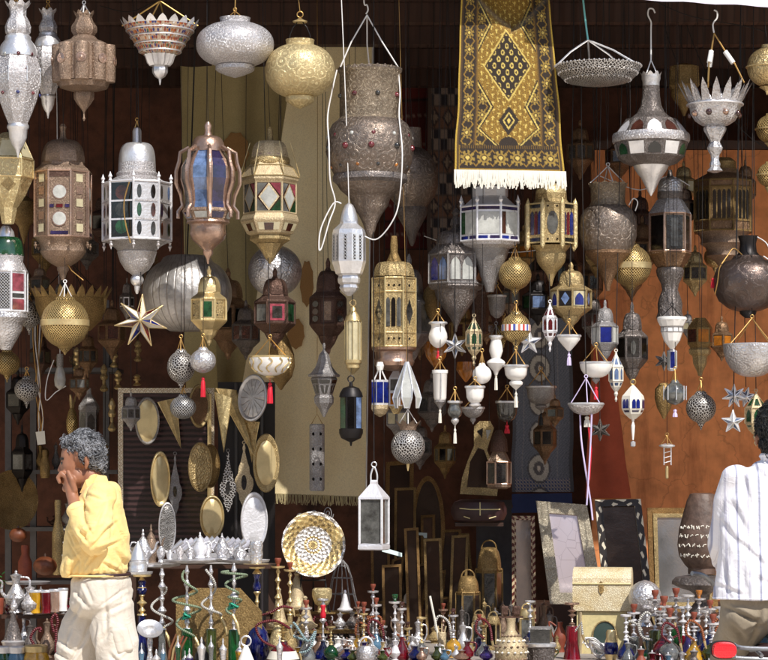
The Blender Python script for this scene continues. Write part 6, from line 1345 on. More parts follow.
# stepped shelf that carries the cones
t = T('display_step', 'gilt step on the table carrying the gold cones and the round plate', 'stand', 310, 653, .05); t.slab('step_top', [(262, 629, -20), (362, 629, -20), (362, 632, -20), (262, 632, -20)], 50, 'brass_dk')
for x in (265, 359): t.slab('step_leg', [(x - 3, 632.2, -18), (x + 3, 632.2, -18), (x + 3, 653, -18), (x - 3, 653, -18)], 44, 'wood')
t.slab('upper_shelf', [(266, 612, -2), (358, 612, -2), (358, 614, -2), (266, 614, -2)], 30, 'brass_dk')
for x in (268, 356): t.slab('shelf_upright', [(x - 2, 614.2, 0), (x + 2, 614.2, 0), (x + 2, 629, 0), (x - 2, 629, 0)], 26, 'wood')
cone('fat pale gold tagine directly under the round plate', 297, 572, 612, 15, -.0)
cone('gold tagine left of the fat pale gold one', 279, 588, 629, 11, -.12)
cone('wide gold tagine below the fat pale gold one', 305, 596, 629, 13, -.16)
cone('white silver tagine to the right under the wire birdcage', 345, 590, 612, 8, -.02, 'silver_pale')
t = T('brass_bowl', 'small gold bowl with chased sides right of the fat pale gold tagine', 'bowl', 322, 612, -.04); t.L('bowl', 24, [(8, 588), (10, 590), (10, 596), (7, 604), (4, 606), (5, 612)], 'gold')
# wire birdcage
t = T('wire_cage', 'tall grey wire birdcage shaped stand behind the plate', 'wire cage', 342, 612, .22); 
for i in range(12):
    a = 2 * PI * i / 12; t.tube('wire', [(342 + r * math.cos(a), y, r * math.sin(a)) for r, y in ((1, 560), (6, 566), (10, 578), (13, 594), (18, 612))], .5, 'tin')
for r, y in ((6, 566), (10, 578), (13, 594), (18, 612)): t.tube('wire_ring', [(342 + r * math.cos(a), y, r * math.sin(a)) for a in [2 * PI * i / 20 for i in range(20)]], .5, 'tin', closed=True)
for i in range(3): t.tube('scroll', [(300 + i * 14 + (9 - k * .45) * math.cos(k * .8) * .6, 520 - i * 3 + (9 - k * .45) * math.sin(k * .8), 10) for k in range(18)], .5, 'tin')

# ---------------- teapots, trays and glasses on the left trays
PG = 'silver teapots and cups on the trays'
def teapot(label, cx, y0, y1, hw, Y, mat='silver_ham', spout=1, grp=PG):
    t = T('teapot', label, 'teapot', cx, y1, Y, grp); H = y1 - y0
    t.L('body', 20, [(hw * .5, y0 + H * .36), (hw * .62, y0 + H * .42), (hw, y0 + H * .62), (hw * .96, y0 + H * .75), (hw * .6, y0 + H * .9), (hw * .7, y1)], mat, lobes=(10, .06)); l = t.L('lid', 16, [(.3, y0), (hw * .12, y0 + H * .05), (hw * .1, y0 + H * .1), (hw * .2, y0 + H * .16), (hw * .12, y0 + H * .2), (hw * .42, y0 + H * .3), (hw * .55, y0 + H * .36)], mat)
    t.tube('spout', [(cx + spout * hw * .8, y0 + H * .7), (cx + spout * hw * 1.3, y0 + H * .6), (cx + spout * hw * 1.5, y0 + H * .42), (cx + spout * hw * 1.75, y0 + H * .36)], [hw * .22, hw * .15, hw * .11, hw * .1], mat, n=8)
    t.tube('handle', [(cx - spout * hw * .55, y0 + H * .42), (cx - spout * hw * 1.2, y0 + H * .38), (cx - spout * hw * 1.45, y0 + H * .58), (cx - spout * hw * .9, y0 + H * .8)], hw * .08, mat); return t
def tray(label, cx, y, hw, Y, leg=True, zbot=None):
    t = T('serving_tray', label, 'tray', cx, y, Y, 'silver serving trays on pipe stems'); t.L('tray', 36, [(hw * .97, y - 2.2), (hw, y - 2.4), (hw * .96, y - .2), (hw * .6, y + 1.4), (1, y + 1.6)], 'silver_smooth'); return t
trays = [(155, 566, 26, -.2), (190, 562, 28, -.28), (216, 560, 24, -.1), (246, 562, 24, -.22), (137, 574, 16, -.35)]
labs = ['silver serving tray second from the left above the coiled hoses', 'silver serving tray in front of the stacked tea glasses', 'silver serving tray behind the middle of the row', 'silver serving tray at the right end below the white oval tray', 'small silver tray at the left end by the yellow shirt']
for (x, y, h, Y), lab in zip(trays, labs): tray(lab, x, y, h, Y)
t = T('trestle_shelf', 'dark shelf board supporting the row of teapots behind the water pipes', 'shelf', 200, 660, .12); t.slab('board', [(130, 564, -16), (276, 564, -16), (276, 568, -16), (130, 568, -16)], 40, 'wood')
for x in (134, 272): t.slab('upright', [(x - 3, 568.2, -10), (x + 3, 568.2, -10), (x + 3, 780, -10), (x - 3, 780, -10)], 26, 'wood')
teapot('domed silver pot at the left end of the tray row', 143, 529, 564, 9, -.14, 'silver_ham', 1)
t = T('silver_dome', 'ribbed silver beehive dome on the leftmost small tray', 'dome lid', 138, 571.5, -.35, PG); t.L('dome', 20, [(.4, 541), (2, 544), (4, 547), (7, 553), (8.6, 560), (8, 561), (9, 562), (8.6, 566), (9.2, 567), (9, 571.5)], 'silver_smooth')
teapot('small silver teapot behind the beehive dome with a pointed lid', 151, 524, 563, 8, .0, 'copper', 1)
teapot('bright squat silver teapot at the middle of the tray row', 200, 532, 558, 8, -.12, 'silver_pale', -1)
teapot('silver teapot with a tall lid right of the bright squat one', 222, 533, 557.5, 8, -.1, 'silver_ham', 1)
teapot('small silver teapot at the right end of the tray row', 240, 542, 559.5, 7.5, -.22, 'silver_ham', -1)
for i, (x, y, h, w, Y) in enumerate(((161, 562, 16, 4.5, -.2), (170, 562, 12, 4, -.22), (180, 559, 13, 4.5, -.28), (190, 559, 11, 5, -.3), (208, 557, 13, 4, -.12), (232, 558, 11, 4, -.2), (253, 559, 13, 5, -.22))):
    t = T('silver_cup', ('silver lidded cup at the left of the second tray', 'short silver cup right of the lidded one', 'silver footed cup in front of the stacked glasses', 'squat silver bowl cup before the bright teapot', 'thin silver cup between two teapots', 'low silver cup before the tall lidded teapot', 'silver sugar cup at the right tray edge')[i], 'cup', x, y, Y, PG); t.L('cup', 18, [(w * .3, y - h), (w * .4, y - h * .9), (w, y - h * .7), (w * .9, y - h * .4), (w * .5, y - h * .15), (w * .7, y)], ('silver_ham', 'silver_smooth', 'silver')[i % 3], lobes=(8, .06))
# a fanned stack of tea glasses
M['paleglass'] = glass('pale striped tea glass', (222, 220, 230), .1, .3)
for i in range(14):
    cx = 176 + i * 5.2; y = 545 - 4 * math.sin((i + 1) / 15 * PI)
    t = T('tea_glass', 'pale striped tea glass lying in the fanned row behind the silver teapots', 'glass', cx, y + 8, .06, 'tea glasses lying in a fan'); mb = MB()
    mb.lathe(14, [(.1 * t.s, -9.6 * t.s), (2.4 * t.s, -9 * t.s), (2.5 * t.s, -4 * t.s), (3.2 * t.s, 4 * t.s), (3.7 * t.s, 9 * t.s), (3.3 * t.s, 9 * t.s), (2.4 * t.s, -3 * t.s), (.1 * t.s, -8 * t.s)], xf=Matrix.Translation((0, 0, 5 * t.s)) @ Matrix.Rotation(math.radians(52), 4, 'Y')); t.put(mb, 'glass', 'paleglass' if i % 3 else 'silver_smooth')
t = T('glass_rest', 'long low silver rack holding the fan of tea glasses', 'rack', 212, 563.6, .06); t.slab('rack', [(172, 553, -3), (252, 553, -3), (254, 563.6, -3), (170, 563.6, -3)], 8, 'silver_smooth')

# ---------------- water pipes
HG = 'water pipes set out for sale'
def pipe(label, cx, y0, y1, vw, vmat, Y=None, stem='silver_smooth', hose=None, hmat='hose_green', bowl_='clay', vh=None, coil=None, band=None, tray_=True, vase='bell', mid=None, grip=None):
    """water pipe: clay bowl, tray, baluster stem, glass vase, hose"""
    if Y is None: Y = YT(y1)
    t = T('water_pipe', label, 'water pipe', cx, y1, Y, HG); H = y1 - y0; vh = vh or H * .38; yv = y1 - vh; k = vw / 12
    if bowl_: t.L('bowl', 16, [(3.4 * k, y0), (3.8 * k, y0 + 1), (3.2 * k, y0 + 4 * k), (1.6 * k, y0 + 7 * k), (1.9 * k, y0 + 8 * k), (1.2 * k, y0 + 10 * k)], bowl_)
    ys = y0 + (8 * k if bowl_ else 0)
    if tray_: t.L('ash_tray', 24, [(1, ys + 1), (6.5 * k, ys + 1.5), (7.5 * k, ys + .8), (7.2 * k, ys + 2.4), (1.6, ys + 3.4)], 'brass_smooth' if stem == 'brass_smooth' else stem)
    n = 5; P = [(1.2 * k, ys + 2)]; L_ = yv - ys - 2
    for i in range(n):
        a = ys + 2 + L_ * i / n; b = L_ / n; w = ((2.6, 3.6, 2.4, 4.2, 3.0), (4.4, 1.9, 3.4, 2.2, 4.6), (2.0, 4.8, 4.0, 1.8, 3.4), (3.2, 2.4, 5.2, 2.0, 2.6))[int(cx * 3 + y0) % 4][i] * k
        P += [(1.1 * k, a + b * .1), (w * .6, a + b * .3), (w, a + b * .55), (w * .5, a + b * .78), (1.3 * k, a + b * .95)]
    P += [(3.4 * k, yv - .5), (4 * k, yv + 1)]; t.L('stem', 18, P, stem)
    if vase == 'bell': V = [(3 * k, yv), (3.2 * k, yv + vh * .2), (5 * k, yv + vh * .34), (9.5 * k, yv + vh * .58), (11.8 * k, yv + vh * .8), (11.5 * k, yv + vh * .93), (9.5 * k, y1)]
    elif vase == 'tube': V = [(5.6 * k, yv), (6 * k, yv + 2), (6.2 * k, yv + vh * .5), (8 * k, yv + vh * .8), (9.5 * k, y1)]
    else: V = [(3 * k, yv), (3.6 * k, yv + vh * .12), (9.5 * k, yv + vh * .3), (12 * k, yv + vh * .52), (10.5 * k, yv + vh * .76), (6 * k, yv + vh * .9), (7 * k, y1)]
    t.L('vase', 24, V, vmat, lobes=(12, .04))
    if band: t.L('vase_band', 24, [(r * 1.02 + .2, y) for r, y in V[2:4]], band)
    if mid: t.L('painted_grip', 16, [(1.6 * k, ys + 5), (3.6 * k, ys + 8), (2.4 * k, ys + L_ * .3), (4.2 * k, ys + L_ * .42), (3 * k, ys + L_ * .52), (1.6 * k, ys + L_ * .55)], mid)
    if coil:    # turns of hose wound round the stem
        a, b, turns, r0 = coil; Q = []; rr = random.Random(int(cx)); N = int(turns * 16); ph = rr.uniform(0, 6)
        for i in range(N + 1):
            f = i / N; an = ph + turns * 2 * PI * f; r = r0 * (.75 + .35 * math.sin(f * 5 + cx)); Q.append((cx + r * math.cos(an) + 1.5 * math.sin(f * 9), a + (b - a) * f + 3 * math.sin(an * .5 + cx), r * math.sin(an)))
        t.tube('hose', Q, 1.25, hmat, n=8); t.tube('mouthpiece', [Q[-1], (Q[-1][0] + 5, Q[-1][1] + 10, Q[-1][2] - 2), (Q[-1][0] + 7, Q[-1][1] + 20, Q[-1][2] - 3)], [1.6, 1.9, .9], 'brass_smooth', n=8)
    if hose: t.tube('hose', [(cx + a, b, c) for a, b, c in hose], 1.25, hmat, n=8); t.tube('mouthpiece', [(cx + hose[-1][0], hose[-1][1], hose[-1][2]), (cx + hose[-1][0] + 2, hose[-1][1] + 8, hose[-1][2])], [1.5, .8], 'brass_smooth', n=8)
    if grip: t.tube('foil_tie', [(cx + 4 * math.cos(q * 1.7) + rr_.uniform(-2, 2), grip + 3 * math.sin(q * 2.3), -5 + 3 * math.sin(q)) for q in range(14)], 1.3, 'teal_foil', n=5)
    return t
rr_ = random.Random(11)
FB = lambda py, Y: WZ(py, Y)
zb = lambda Y: PYH + (ZC - .45) / S(Y)    # foot on the low front bench
M['v_green'] = glass('bright green glass', (20, 116, 54), .06, .5); M['v_olive'] = glass('olive glass', (96, 110, 52), .06, .5); M['v_blue'] = glass('cobalt glass', (24, 40, 150), .06, .6)
M['v_red'] = glass('ruby glass', (172, 24, 50), .06, .5); M['v_gold'] = glass('golden glass', (214, 160, 40), .1, .4); M['v_cyan'] = glass('light blue glass', (130, 180, 215), .1, .3); M['v_clear'] = glass('clear glass', (176, 178, 176), .05, .5); M['v_violet'] = glass('violet glass', (84, 60, 150), .06, .5)
Yf = -.62
pipe('tall water pipe with a clear vase, a white hose looped once round its stem', 162, 566, zb(Yf), 14, 'v_clear', Yf, 'silver_ham', None, 'hose_white', None, 90, (590, 626, 1.2, 10), tray_=False)
pipe('tall water pipe with a bright green vase and a loosely wound pale hose', 187, 563, zb(-.7), 11.5, 'v_green', -.7, 'silver_ham', None, 'hose_green', None, 92, (572, 634, 2.6, 13), tray_=False, vase='tube', grip=616)
pipe('tall water pipe with an olive vase and an s shaped white hose', 211, 563, zb(-.62), 11, 'v_olive', -.62, 'silver_ham', None, 'hose_white', None, 90, (572, 618, 1.5, 9), tray_=False, vase='tube')
pipe('tall water pipe with a dark green vase and many tight turns of pale hose', 234, 561, zb(-.66), 11.5, 'v_green', -.66, 'silver_ham', None, 'hose_green', None, 90, (570, 612, 3.4, 12), tray_=False, vase='tube', grip=606)
pipe('water pipe with a cobalt blue painted grip, next to the yellow shirt', 142, 574, zb(-.6), 15, 'v_blue', -.6, 'brass_smooth', None, 'hose_white', None, 104, None, mid='v_blue')
pipe('cobalt gripped water pipe with a big cobalt vase under the white oval tray', 257, 566, 668, 13, 'v_blue', -.42, 'brass_smooth', [(2, 616, 0), (14, 612, -8), (26, 606, -10), (36, 608, -8)], 'hose_red', None, 52, None, mid='v_blue', vase='onion')
for q_ in ('v_green', 'v_olive', 'v_blue', 'v_red', 'v_cyan', 'v_clear', 'v_violet'): M[q_].node_tree.nodes['Principled BSDF'].inputs['Transmission Weight'].default_value = .55
t = T('silver_jug', 'chased silver beaker standing on the cobalt gripped water pipe', 'beaker', 256, 563.5, -.42, PG); t.L('beaker', 18, [(5, 542), (6, 541), (7, 546), (6, 550), (6.8, 554), (5.5, 563.5)], 'silver_ham'); t.plate('saucer', 256, 564.5, 13, [(1e-5, 0), (.95, .8), (1, .4), (1e-5, -.4)], 'brass_smooth', 0, -90)
t = T('silver_funnel', 'upturned silver dish with a wide rim beside the white trousers', 'dish', 150, 650, -.75); t.plate('dish', 150, 630, 13, [(1e-5, -4), (.4, -3), (.55, 0), (.9, 1.5), (1, 2), (1, 1.2), (.6, -1.2), (.4, -5), (1e-5, -6)], 'silver_smooth', 10, -50); t.L('stem', 14, [(2, 634), (3, 642), (2, 652), (4, 662), (6, zb(-.75))], 'silver_ham')
t = T('spoon_bundle', 'bundle of brown wooden mouthpieces leaning by the silver dish', 'mouthpieces', 166, 665, -.8)
for i in range(4): t.tube('mouthpiece', [(160 + i * 3, zb(-.8) - 1, 0), (170 + i * 3.4, 650, 1), (176 + i * 3.6, 634 + i, 2)], [1.6, 1.4, .9], ('wood_mid', 'brass_smooth', 'clay', 'wood_mid')[i], n=7)
t = T('brass_gong', 'wide olive gold metal sheet standing behind the coiled hose pipes', 'panel', 216, zb(-.4), -.45); t.slab('sheet', [(176, 600, 0), (196, 588, 0), (240, 588, 0), (262, 612, 0), (262, 702, 0), (176, 702, 0)], 2, 'brass_dk')
# brass pipes by the cones
pipe('brass water pipe with a clay bowl standing before the fat tagine, left of two', 278, 558, 660, 11, 'gold', -.36, 'brass_smooth', None, bowl_='clay', vh=50)
pipe('brass water pipe with a clay bowl before the fat tagine, right of two', 290, 562, 662, 10, 'brass', -.3, 'brass_smooth', [(2, 640, 0), (12, 622, -8), (18, 632, -12), (14, 645, -8)], 'hose_white', bowl_='clay', vh=48)
pipe('ruby and white striped water pipe at the foot of the gold cones', 283, 622, 676, 16, 'v_red', -.55, 'brass_smooth', [(-4, 648, -6), (-20, 640, -10), (-26, 625, -10), (-8, 620, -12), (8, 628, -14)], 'hose_red', None, 36, vase='onion', band='white')
pipe('slim silver water pipe with a red collar among the small pots', 323, 598, 660, 9, 'v_blue', -.3, 'silver_ham', None, vh=20, mid='red', bowl_=None)
pipe('silver water pipe with a clay bowl and a pale cyan hose bundle', 306, 600, 662, 10, 'v_clear', -.38, 'silver_ham', [(0, 640, -4), (-14, 634, -10), (-12, 622, -12), (2, 640, -16), (10, 630, -14), (4, 648, -14), (-6, 652, -12)], 'hose_cyan', 'clay', 26)
pipe('silver water pipe with an orange hose and clay bowl, taller of two', 373, 584, 655, 9, 'v_green', None, 'silver_ham', [(0, 640, -3), (8, 624, -8), (6, 616, -8), (-6, 620, -9), (-2, 636, -9), (8, 630, -9)], 'orange', 'clay', 18)
pipe('silver water pipe with a clay bowl, shorter one beside the orange hose', 364, 602, 656, 9, 'v_violet', None, 'silver_ham', [(0, 642, -3), (-8, 634, -6), (-6, 622, -8), (4, 626, -8)], 'orange', 'clay', 18)
pipe('tall slim silver water pipe with a dark green bottle tip in the middle', 395, 594, 658, 10, 'v_red', None, 'silver_smooth', [(2, 634, -3), (10, 640, -6), (12, 650, -6), (4, 652, -6)], 'orange', 'v_green', 20)
# pots along the front edge
EG = 'small ewers and pots along the front'
def ewer(label, cx, y0, y1, hw, mat, Y=None, handle=True, spout=True, top=None):
    if Y is None: Y = YT(y1)
    t = T('ewer', label, 'ewer', cx, y1, Y, EG); H = y1 - y0
    t.L('body', 18, [(hw * .55, y0 + H * .12), (hw * .4, y0 + H * .2), (hw * .3, y0 + H * .34), (hw * .6, y0 + H * .48), (hw, y0 + H * .66), (hw * .9, y0 + H * .8), (hw * .42, y0 + H * .92), (hw * .7, y1)], mat, lobes=(8, .05))
    t.L('lid', 14, [(.3, y0), (hw * .14, y0 + H * .04), (hw * .1, y0 + H * .07), (hw * .55, y0 + H * .13)], top or mat)
    if handle: t.tube('handle', [(cx + hw * .4, y0 + H * .17), (cx + hw * 1.15, y0 + H * .2), (cx + hw * 1.25, y0 + H * .42), (cx + hw * .9, y0 + H * .6)], hw * .1, mat)
    if spout: t.tube('spout', [(cx - hw * .85, y0 + H * .66), (cx - hw * 1.3, y0 + H * .52), (cx - hw * 1.25, y0 + H * .3), (cx - hw * 1.5, y0 + H * .24)], [hw * .2, hw * .14, hw * .1, hw * .09], mat, n=7)
    return t
rE = random.Random(3)
ewer('tall silver ewer with a beaked spout right of the orange hose', 418, 618, 656, 7, 'silver_ham')
ewer('silver ewer with a narrow neck standing on the pale cloth in the middle', 463, 622, 654, 7, 'silver_smooth')
ewer('dark silver ewer behind the narrow necked one', 462, 606, 647, 5.5, 'pewter', None, True, False)
t = T('spoon_pot', 'pale cup of spoons with one long spoon standing on the white cloth', 'pot', 442, 655, YT(655)); t.L('pot', 14, [(4, 632), (4.4, 633), (4, 648), (5, 655)], 'gold_pale')
for i, (a, b) in enumerate(((430, 596), (438, 626), (442, 624), (446, 626))): t.tube('spoon', [(441 + i, 650, -1), ((441 + a) / 2, (650 + b) / 2, 0), (a, b, 1)], .8 if i else 1.2, 'white' if i == 0 else 'gold_pale')
# inlaid round vase
t = T('inlaid_vase', 'round bellied brass vase studded with bone inlay, front and centre', 'vase', 511, 671, -.55); t.L('vase', 30, [(5, 618), (4.2, 622), (4.5, 630), (7, 634), (13, 640), (16.5, 648), (16, 657), (11, 666), (7, 671)], 'gold_pale')
for j, (r, y) in enumerate(((9, 635.6), (13.6, 640.6), (16.2, 646), (16.8, 652), (15.4, 659))):
    mb = MB()
    for i in range(16):
        a = 2 * PI * (i + .5 * (j % 2)) / 16; c = Vector((r * math.cos(a) * t.s, r * math.sin(a) * t.s, -(y - 671) * t.s)); mb.lathe(6, [(1e-6, 1.6 * t.s), (1.7 * t.s, 0), (1e-6, -1.6 * t.s)], xf=Matrix.Translation(c))
    t.put(mb, 'inlay_row', 'white' if j % 2 else 'copper')
for (x, lab) in ((505, 'left'), (517, 'right')): t.L('square_cup', 4, [(4, 606), (5, 607), (4, 614), (2, 616)], 'copper_dk', cx=x, rot=45)
t.slab('cup_bar', [(499, 616, -1), (523, 616, -1), (523, 618, -1), (499, 618, -1)], 3, 'copper_dk')
t = T('carved_bowl', 'carved dark silver bowl holding a square glass jar, right of the inlaid vase', 'bowl', 541, 668, -.45); t.L('bowl', 28, [(13, 644), (14.5, 645), (14, 650), (13, 660), (10, 668)], 'pewter', lobes=(14, .06)); t.L('rim', 28, [(14, 642.5), (15.4, 643.5), (15.4, 646), (14.4, 647)], 'silver_smooth')
t = T('glass_jar', 'square clear glass jar standing in the carved dark bowl', 'jar', 541, 646, -.45); t.L('jar', 4, [(14, 629), (14, 645)], 'g_grey', rot=35); t.L('lid_rim', 4, [(14.6, 627), (14.6, 629)], 'tin', rot=35)
pipe('pink glass water pipe with a dark knob in front of the ivory chest', 572, 602, 662, 12, 'v_red', -.3, 'copper_shine', [(2, 632, -4), (9, 622, -6), (10, 634, -8)], 'hose_white', None, 36, vase='tube', mid=None)
t = T('ewer', 'brown clay jug lying beside the pink glass water pipe', 'jug', 560, 652, YT(652), EG); t.L('body', 18, [(3, 622), (2.4, 626), (6, 634), (7, 640), (4, 648), (5, 652)], 'clay'); t.tube('handle', [(556, 626), (549, 622), (552, 634), (555, 640)], 1, 'clay')
t = T('wire_tangle', 'bright tangle of silver beads and wire in front of the arched green door', 'bead string', 598, 662, -.3)
for k in range(5): t.tube('bead_string', [(598 + (6 + k) * math.cos(i * .9 + k) + (i - 6) * 1.2, 642 + 6 * math.sin(i * 1.3 + k) + i * .9, -3 * k + 3 * math.sin(i)) for i in range(13)], .8, ('silver_smooth', 'porcelain')[k % 2])
t = T('ewer', 'small blue banded brass pot right of the bead tangle', 'pot', 611, 664, -.4, EG); t.L('body', 16, [(4, 630), (5, 632), (5, 638), (7, 646), (6, 656), (4, 664)], 'brass_smooth'); t.L('band', 16, [(6, 642), (7.3, 646), (7.2, 651), (6.4, 654)], 'v_blue')
t = T('silver_globe', 'round frosted silver globe jar standing right of the ivory chest', 'globe jar', 645, 626, -.05); t.L('globe', 30, [(1, 580)] + [(16.5 * math.cos(math.radians(a)), 597.5 - 17 * math.sin(math.radians(a))) for a in range(78, -80, -10)] + [(6, 616), (5, 620), (8, 626)], 'silver_ham')
t = T('small_stool', 'dark low box carrying the frosted silver globe', 'box', 645, 653, -.05); t.slab('box', [(630, 626.3, -12), (660, 626.3, -12), (660, 653, -12), (630, 653, -12)], 24, 'wood')
# right hand crowd of pipes
H1 = [(0, 640, -3), (-10, 632, -6), (-12, 622, -8), (-6, 618, -8)]
pipe('silver water pipe with a white hose loop beside the frosted globe', 655, 590, 664, 12, 'v_olive', -.4, 'silver_ham', [(-2, 640, -4), (-14, 636, -8), (-17, 622, -8), (-10, 612, -8), (-3, 616, -8)], 'hose_white', 'clay', 34, vase='tube')
pipe('water pipe with a ruby vase and red bowl, close to the frosted globe', 664, 596, 668, 13, 'v_red', -.5, 'silver_smooth', [(4, 640, -4), (14, 634, -8), (10, 622, -8)], 'hose_red', 'clay', 34, vase='onion')
pipe('water pipe with a bright green vase at the foot of the gold framed mirror', 676, 588, 660, 12, 'v_green', -.32, 'silver_ham', None, bowl_='clay', vh=34, vase='tube')
pipe('violet water pipe with slender stem in front of the clay jar', 688, 594, 664, 11, 'v_violet', -.4, 'silver_smooth', None, bowl_=None, vh=30)
pipe('water pipe with an amber bowl and an orange hose by the striped shirt', 699, 590, 660, 11, 'v_blue', -.34, 'silver_ham', [(0, 632, -4), (12, 624, -9), (20, 616, -10), (10, 640, -10), (-8, 648, -10)], 'orange', 'g_amber', 30)
pipe('cobalt water pipe tucked under the dark footed dish', 710, 600, 664, 11, 'v_blue', -.42, 'silver_ham', None, bowl_='clay', vh=30, vase='onion')
pipe('small clear water pipe nearest the red tail lamp', 720, 606, 666, 10, 'v_clear', -.5, 'silver_smooth', None, bowl_=None, vh=28)
for i, (x, y0, y1, w, m_, lab) in enumerate(((628, 640, 668, 7, 'v_clear', 'clear glass pot right of the cream cabinet'), (641, 646, 674, 8, 'clay', 'reddish clay pot with an orange hose at its foot'), (652, 650, 676, 8, 'v_red', 'ruby glass pot low at the front under the white hose loop'), (668, 652, 678, 7, 'v_cyan', 'light blue glass pot low at the front'), (682, 650, 676, 7, 'silver_ham', 'silver pot low at the front by the green vase'), (694, 648, 674, 8, 'pewter', 'dark pewter pot low at the front left of the tail lamp'), (703, 652, 678, 7, 'v_violet', 'violet glass pot right beside the tail lamp'))):
    ewer(lab, x, y0, y1, w, m_, -.6 - .05 * (i % 2), i % 2 == 0, False, 'silver_smooth')
spots = [(300, 648, 8, 'silver_ham'), (313, 638, 7, 'silver_smooth'), (320, 646, 9, 'copper_shine'), (331, 636, 7, 'silver_ham'), (338, 648, 8, 'porcelain'), (346, 634, 6, 'pewter'), (352, 648, 8, 'silver_smooth'), (360, 652, 7, 'copper'), (372, 648, 9, 'silver_ham'), (384, 640, 6, 'pewter'), (384, 654, 7, 'silver_smooth'), (405, 650, 8, 'silver_ham'), (412, 646, 6, 'silver_smooth'), (340, 624, 6, 'silver_ham'), (352, 622, 6, 'pewter')]
names_ = ['left most of the small pots under the cyan hose', 'bright one behind the copper pot', 'polished copper pot in the huddle', 'silver one above the milk white pot', 'milk white pot in the huddle', 'dark pewter one below the wire cage', 'silver one in the middle of the huddle', 'old copper pot left of the handled one', 'silver pot under the taller orange hose pipe', 'dark pewter one by the green tipped pipe', 'silver one at the foot of the green tipped pipe', 'silver pot left of the tall beaked ewer', 'bright one close behind the tall beaked ewer', 'small silver one on the step under the white tagine', 'small dark one on the step at its right end']
for (x, y, w, m_), lab in zip(spots, names_):
    st = y < 630; Y = (-.08 if st else -.34 + (655 - y) * .02); b = 629 if st else PYH + .9 / S(Y)
    ewer(('little pot on the front table, ' + lab), x, y - 12, b, w, m_, Y, rE.random() < .5, rE.random() < .5)
t = T('ring_pot', 'silver basket pot with a big round handle among the small pots', 'pot', 366, 666, -.5); t.tube('handle', [(366 + 7 * math.cos(a), 646 - 9 * math.sin(a), 0) for a in [PI * i / 14 for i in range(15)]], 1, 'silver_smooth'); t.L('body', 20, [(7, 646), (9, 650), (10, 657), (6, 666)], 'silver_ham', lobes=(10, .06))
t = T('ring_pot', 'little white bell with a ring handle before the cobalt vase', 'bell', 246, 671, -.85); t.ring(641, 5, .9, 'silver_smooth'); t.L('body', 18, [(2, 646), (4, 650), (8, 660), (11, 671)], 'porcelain')
t = T('stone_bottle', 'dark bottle with a black neck between the green and olive vases', 'bottle', 202, zb(-.85), -.85); t.L('bottle', 18, [(2, 640), (3, 643), (3, 648), (7, 654), (8, 664), (8, zb(-.85))], 'iron')
# left front table
LT = 'pots on the left table'
ewer('tall chased silver coffee pot with a ball finial at the far left', 16, 570, 612, 11, 'silver_ham', -.1)
ewer('silver sugar urn beside the tall chased coffee pot', 30, 584, 614, 9, 'silver', -.2, False, False)
t = T('serving_tray', 'flat silver tray on pots behind the white trousers', 'tray', 28, 584, .05, LT); t.L('tray', 32, [(22, 582), (22.5, 581.6), (21, 584), (1, 585)], 'silver_smooth')
t = T('low_shelf', 'wooden riser behind the glass pumpkins carrying the silver pots and red beakers', 'riser', 30, 655, -.05); t.slab('top', [(-20, 614, -25), (76, 614, -25), (76, 617, -25), (-20, 617, -25)], 50, 'wood')
for x in (-16, 70): t.slab('side', [(x - 2, 617.2, -24), (x + 2, 617.2, -24), (x + 2, 655.5, -24), (x - 2, 655.5, -24)], 48, 'wood')
t = T('tagine', 'dull silver cone tagine at the lower left', 'tagine', 13, 646, -.28, LT); t.L('lid', 26, [(1, 612), (3, 614), (2.4, 617), (6, 628), (9.5, 640)], 'pewter'); t.L('dish', 26, [(10, 640), (12, 641.5), (10, 646)], 'silver_smooth')
for (x, y1, w, m_, lab) in ((35, 613, 6, 'v_gold', 'amber glass beaker on the riser, left of the red beakers'), (46, 613, 6, 'v_red', 'red glass beaker on the riser, left one of two'), (55, 612, 6, 'copper_shine', 'red copper beaker on the riser, right one of two'), (63, 611, 5, 'porcelain', 'white cup on the riser against the trousers')):
    t = T('beaker', lab, 'beaker', x, y1, -.2, LT); t.L('beaker', 18, [(w, y1 - 22), (w * 1.05, y1 - 21), (w * .8, y1 - 5), (w * .9, y1)], m_); t.L('rim', 18, [(w * 1.05, y1 - 23), (w * 1.1, y1 - 22), (w * 1.08, y1 - 20.5)], 'silver_smooth')
for (x, y0, w, m_, lab) in ((3, 650, 10, 'v_green', 'green glass pumpkin jar at the far lower left'), (17, 650, 11, 'v_cyan', 'light blue glass pumpkin jar with a silver rim'), (36, 649, 14, 'v_gold', 'golden glass pumpkin jar next to the light blue one')):
    t = T('pumpkin_jar', lab, 'glass jar', x, 680, -.55, LT); t.L('jar', 28, [(w * .7, y0 + 2), (w * .95, y0 + 8), (w, y0 + 16), (w * .8, 676), (w * .5, 680)], m_, lobes=(8, .08)); t.L('rim', 28, [(w * .75, y0 - 4), (w * .85, y0 - 3), (w * .8, y0 + 3)], 'brass_smooth' if m_ == 'v_gold' else 'silver_smooth')
table('small front stand holding the three glass pumpkin jars', WX(-14, -.6), WX(56, -.6), -.72, -.47, WZ(680, -.55))
for (P, m_, lab) in (([(34, 646, 0), (31, 638, -2), (35, 630, -3), (41, 628, -3), (40, 632, -3)], 'hose_red', 'curled rose red hose handle left of the white trousers'), ([(56, 632, 0), (58, 622, -2), (56, 614, -3), (52, 620, -3), (54, 632, -2)], 'hose_red', 'second rose red curl close to the white trousers')):
    t = T('hose_curl', lab, 'hose', P[0][0], 655, -.32, LT); t.tube('hose', [(P[0][0], 660, 0)] + P, 1.4, m_, n=8)
ewer('tall copper pot behind the curled red hose', 47, 618, 658, 8, 'copper', -.2); ewer('dark pot behind the golden pumpkin jar', 30, 622, 658, 8, 'pewter', -.22, False, False)
